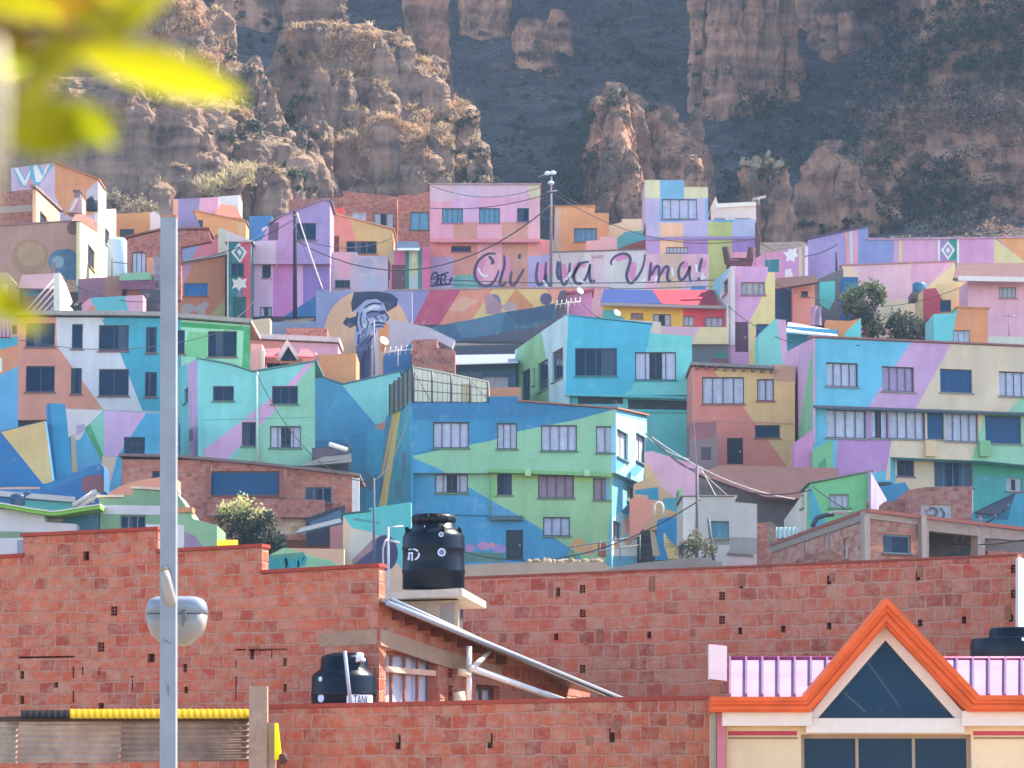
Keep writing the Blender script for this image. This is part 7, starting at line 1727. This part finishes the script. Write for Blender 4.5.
# aerials, dishes
def aerial(label, px, py, d, s=1.0):
    m = MB(); q = P(px, py, d); m.tube([q, q + Vector((0, 0, .9 * s))], .03, 6); t = q + Vector((0, 0, .8 * s)); m.tube([t - Vector((.8 * s, 0, .1)), t + Vector((.8 * s, 0, .1))], .025, 5)
    for k in range(6): c = t + Vector(((-.7 + k * .28) * s, 0, -.08 + k * .035)); m.tube([c - Vector((.05, 0, .25 * s)), c + Vector((.05, 0, .25 * s))], .018, 4)
    tag(m.build('tv_aerial', M('#d9d9e2', .5)), label, 'aerial', 'television aerials')
aerial('white aerial against the bright blue shack', 398, 366, 182, 1.1)
aerial('small white aerial above the blue and turquoise house corner', 568, 316, 174, .9)
aerial('aerial sticking up from the lavender terrace corner', 759, 205, 228, .6)
def dish(label, px, py, d, R=.5):
    root = empty('satellite_dish', P(px, py, d), label, 'satellite dish', 'satellite dishes')
    c = P(px, py, d); m = MB(); vs = []; fs = []
    ax = Vector((.5, -.75, .45)).normalized(); a = ax.cross(Vector((0, 0, 1))).normalized(); b = a.cross(ax)
    for i in range(5):
        rr = R * (i + .02) / 4
        for k in range(18): vs.append(c + (a * math.cos(k * math.pi / 9) + b * math.sin(k * math.pi / 9)) * rr + ax * (.22 * rr * rr / R))
    for i in range(4):
        for k in range(18): k2 = (k + 1) % 18; fs.append((i * 18 + k, i * 18 + k2, (i + 1) * 18 + k2, (i + 1) * 18 + k))
    m.mesh_faces(vs, fs, smooth=True); m.build('reflector', M('#e2e2e6!', .5), root)
    m = MB(); m.tube([c, c - ax * .12, c - ax * .12 - Vector((0, 0, .6))], .04, 6); m.tube([c + b * -R, c + ax * R * .8], .02, 5); m.build('mount', M('#8f8f99'), root)
dish('white satellite dish on the orange strip by the hat mural', 384, 341, 195, .3)
dish('white dish low on the mint teal bent roof corner', 617, 313, 189, .22)
dish('pale dish on the pink roof corner below the slogan', 580, 291, 211, .25)
m = MB(); c = P(92, 211, 229); m.lathe([(.40, 0), (.43, .05), (.43, .75), (.34, .9), (.2, .94), (.18, 1.05), (.02, 1.08)], c, 28)
tag(m.build('water_tank', M('#1d2c40', .5)), 'black water tank on the roof beside the sunlit cream wall', 'water tank', 'water tanks on the roofs')
m = MB(); c = P(1003, 0, 1) ; 
m = MB(); c = P(229, 509, 128); 
o = corr_roof(217, 238, 547, 540, 128, 129, .3).build('corrugated_roof', M('#ffc200!', .5)); tag(o, 'small bright yellow sheet roof beside the green stepped house', 'roof')

# ---- roof clutter
wire('long cable from the black pole towards the seagreen strip house and tan house', (295, 219, 215.5), (113, 262, 217), 1.2, .03)
wire('cable from the black pole down to the salmon apartment roof', (295, 224, 215.5), (230, 323, 167), 1.0, .025)
wire('cable from the thin cement house pole to the salmon and sandy house', (697, 468, 127), (692, 368, 169.4), .8, .022)
wire('cable from the thin cement house pole to the big green house corner', (697, 470, 127), (647, 420, 167), .6, .022)
wire('cable between the long apartment block and the yellow and red house', (728, 306, 190), (860, 345, 162), 1.0, .022)
wire('cable over the turquoise wall roofs toward the mint twin house', (374, 482, 133), (256, 372, 159), 1.4, .022)
wire('cable from the grey swirl mural pole to the big green house', (374, 480, 133), (411, 404, 159.8), .8, .022)
wire('cable from the slim floodlight pole to the blue turquoise house', (551, 230, 221.5), (600, 318, 174), 1.2, .022)
wire('upper cable from the slim floodlight pole to the orange box house', (551, 186, 221.5), (600, 208, 235), .4, .022)
wire('cable from the slim floodlight pole along the pink house roof', (551, 183, 221.5), (432, 186, 223.5), .9, .022)
wire('cable between the lavender terrace and the tall pink and yellow house', (757, 222, 227), (772, 270, 189.5), .5, .02)
wire('cable hanging over the shacks towards the pink house', (776, 284, 193), (968, 284, 194.5), 1.4, .02)
wire('cable from the brown wooden pole over the loggia house', (58, 276, 202.5), (176, 298, 196), .8, .022)
wire('thin cable across the front of the salmon apartment block', (20, 340, 157.5), (250, 322, 166.5), .9, .018)
for x, y0, y1, d, lb in ((868, 512, 500, 112, 'rebar bundle rising from the front corner column of the unfinished house'), (927, 519, 508, 115.5, 'rebar bundle above the second column of the unfinished house'), (980, 527, 517, 118.5, 'rebar bundle above the last column of the unfinished house')):
    m = MB()
    for k in range(4): m.tube([P(x + (k % 2) * 1.6 - .8, y0, d + .1 * (k // 2)), P(x + (k % 2) * 1.9 - .9 + random.uniform(-.6, .6), y1 + random.uniform(-2, 2), d + .1 * (k // 2))], .014, 4)
    tag(m.build('rebar', M('#6a4a42')), lb, 'rebar', 'rebar stubs on the unfinished house')
# ---- branch close to the lens
root = empty('branch', P(-40, 60, 1.75), 'blurred yellow green leafy branch hanging into view', 'branch')
LEAFN = mat_leaf('sunlit_leaf', .72)
m = MB()
m.tube([P(-420, -260, 2.2), P(-260, -120, 2.0), P(-90, -10, 1.85), P(0, 25, 1.78), P(70, 30, 1.74), P(98, 40, 1.72)], [.02, .014, .008, .005, .003, .002], 8); m.build('twig', M('#6d5a34', .8), root)
m = MB(); m.tube([P(-6, 40, 1.6), P(0, 90, 1.6), P(-2, 150, 1.6), P(-16, 230, 1.62)], [.004, .004, .0035, .003], 8); m.build('stem', M('#c9c3ae'), root)
def leaf(a, b, wpx, d0, d1, col, curl=.12):
    A, B_ = P(a[0], a[1], d0), P(b[0], b[1], d1); ax = B_ - A; L = ax.length
    side = ax.normalized().cross(Vector((0, 1, .35)).normalized()).normalized(); nrm = side.cross(ax.normalized())
    wd = wpx * K * (d0 + d1) / 2 / 2; m = MB(); vs = []; fs = []; n = 14
    for i in range(n + 1):
        t = i / n; w = wd * math.sin(math.pi * min(1, t ** .8 * .97 + .03)) ** .75
        c = A + ax * t + nrm * (L * curl * math.sin(math.pi * t))
        for j in (-1, -.5, 0, .5, 1): vs.append(c + side * w * j + nrm * (abs(j) * w * .35))
    for i in range(n):
        for j in range(4): fs.append((i * 5 + j, i * 5 + j + 1, (i + 1) * 5 + j + 1, (i + 1) * 5 + j))
    m.mesh_faces(vs, fs, col, smooth=True); m.build('leaf', LEAFN, root)
YG = (.33, .305, .005, 1); YG2 = (.30, .33, .006, 1); OR = (.24, .14, .01, 1)
leaf((78, 52), (246, 98), 46, 1.74, 1.7, YG)
leaf((8, 136), (122, 120), 62, 1.7, 1.72, YG)
leaf((20, 108), (116, 142), 36, 1.72, 1.7, YG2)
leaf((88, 42), (176, -14), 34, 1.76, 1.78, YG)
leaf((98, 10), (30, 86), 46, 1.76, 1.72, YG)
leaf((-40, 20), (60, 14), 60, 1.8, 1.78, YG)
leaf((20, -20), (86, 30), 50, 1.82, 1.78, OR)
leaf((-30, 40), (40, 52), 34, 1.78, 1.78, OR)
leaf((40, -30), (150, 8), 30, 1.8, 1.84, YG)
leaf((60, 40), (14, 120), 34, 1.74, 1.7, YG)
leaf((-50, 70), (30, 60), 40, 1.76, 1.74, YG2)
leaf((104, 36), (60, -26), 34, 1.77, 1.8, OR)
leaf((-30, 280), (42, 330), 34, 1.66, 1.66, YG)
leaf((-20, 300), (28, 318), 30, 1.7, 1.7, YG2)
# =================================================================== AIR, LIGHT, CAMERA
AZ, EL = 62, 49
hz = MB(); hz.box(-420, -25, -1.6, 420, 640, 420)
ho = hz.build('haze', None); ho['kind'] = 'stuff'
hm = bpy.data.materials.new('air'); hm.use_nodes = True; nt = hm.node_tree; nt.nodes.remove(nt.nodes['Principled BSDF'])
pv = nt.nodes.new('ShaderNodeVolumePrincipled'); pv.inputs['Color'].default_value = (.58, .77, 1, 1); pv.inputs['Density'].default_value = HAZE; pv.inputs['Anisotropy'].default_value = 0
nt.links.new(pv.outputs[0], nt.nodes['Material Output'].inputs['Volume']); ho.data.materials.append(hm)
ho.display_type = 'WIRE'
w = bpy.data.worlds.new('World'); sc.world = w; w.use_nodes = True
nt = w.node_tree; bg = nt.nodes['Background']; sky = nt.nodes.new('ShaderNodeTexSky'); sky.sky_type = 'NISHITA'; sky.sun_disc = False
sky.sun_elevation = math.radians(EL); sky.sun_rotation = math.radians(AZ); sky.altitude = 3600; sky.air_density = 1.0; sky.dust_density = 2.5; sky.ozone_density = .6
nt.links.new(sky.outputs[0], bg.inputs['Color']); bg.inputs['Strength']  .default_value = .15
sl = bpy.data.lights.new('sun', 'SUN'); so_ = bpy.data.objects.new('sun', sl); COL.objects.link(so_)
sl.energy = SUNE; sl.angle = math.radians(.5); sl.color = (1, .92, .80)
dv = Vector((math.cos(math.radians(EL)) * math.sin(math.radians(AZ)), math.cos(math.radians(EL)) * math.cos(math.radians(AZ)), math.sin(math.radians(EL))))
so_.rotation_euler = dv.to_track_quat('Z', 'Y').to_euler(); so_.location = (60, 40, 120)
cd = bpy.data.cameras.new('camera'); co = bpy.data.objects.new('camera', cd); COL.objects.link(co)
cd.lens = F; cd.sensor_width = 36; cd.clip_end = 6000; cd.clip_start = .1
co.location = CAM; co.rotation_euler = (math.pi / 2 + PITCH, 0, 0)
cd.dof.use_dof = True; cd.dof.focus_distance = 60; cd.dof.aperture_fstop = 7.2
sc.camera = co
vs_ = sc.view_settings; sc.display_settings.display_device = 'sRGB'; vs_.view_transform = 'Standard'; vs_.look = 'None'; vs_.gamma = 1; vs_.exposure = EXPO; vs_.use_curve_mapping = False
sc.render.engine = 'CYCLES'; cy = sc.cycles; cy.use_denoising = True
try: cy.denoiser = 'OPENIMAGEDENOISE'
except Exception: pass
cy.max_bounces = 6; cy.diffuse_bounces = 3; cy.glossy_bounces = 2; cy.transmission_bounces = 3; cy.transparent_max_bounces = 10; cy.volume_bounces = 0
cy.use_adaptive_sampling = True; cy.adaptive_threshold = .015
cy.sample_clamp_indirect = 6
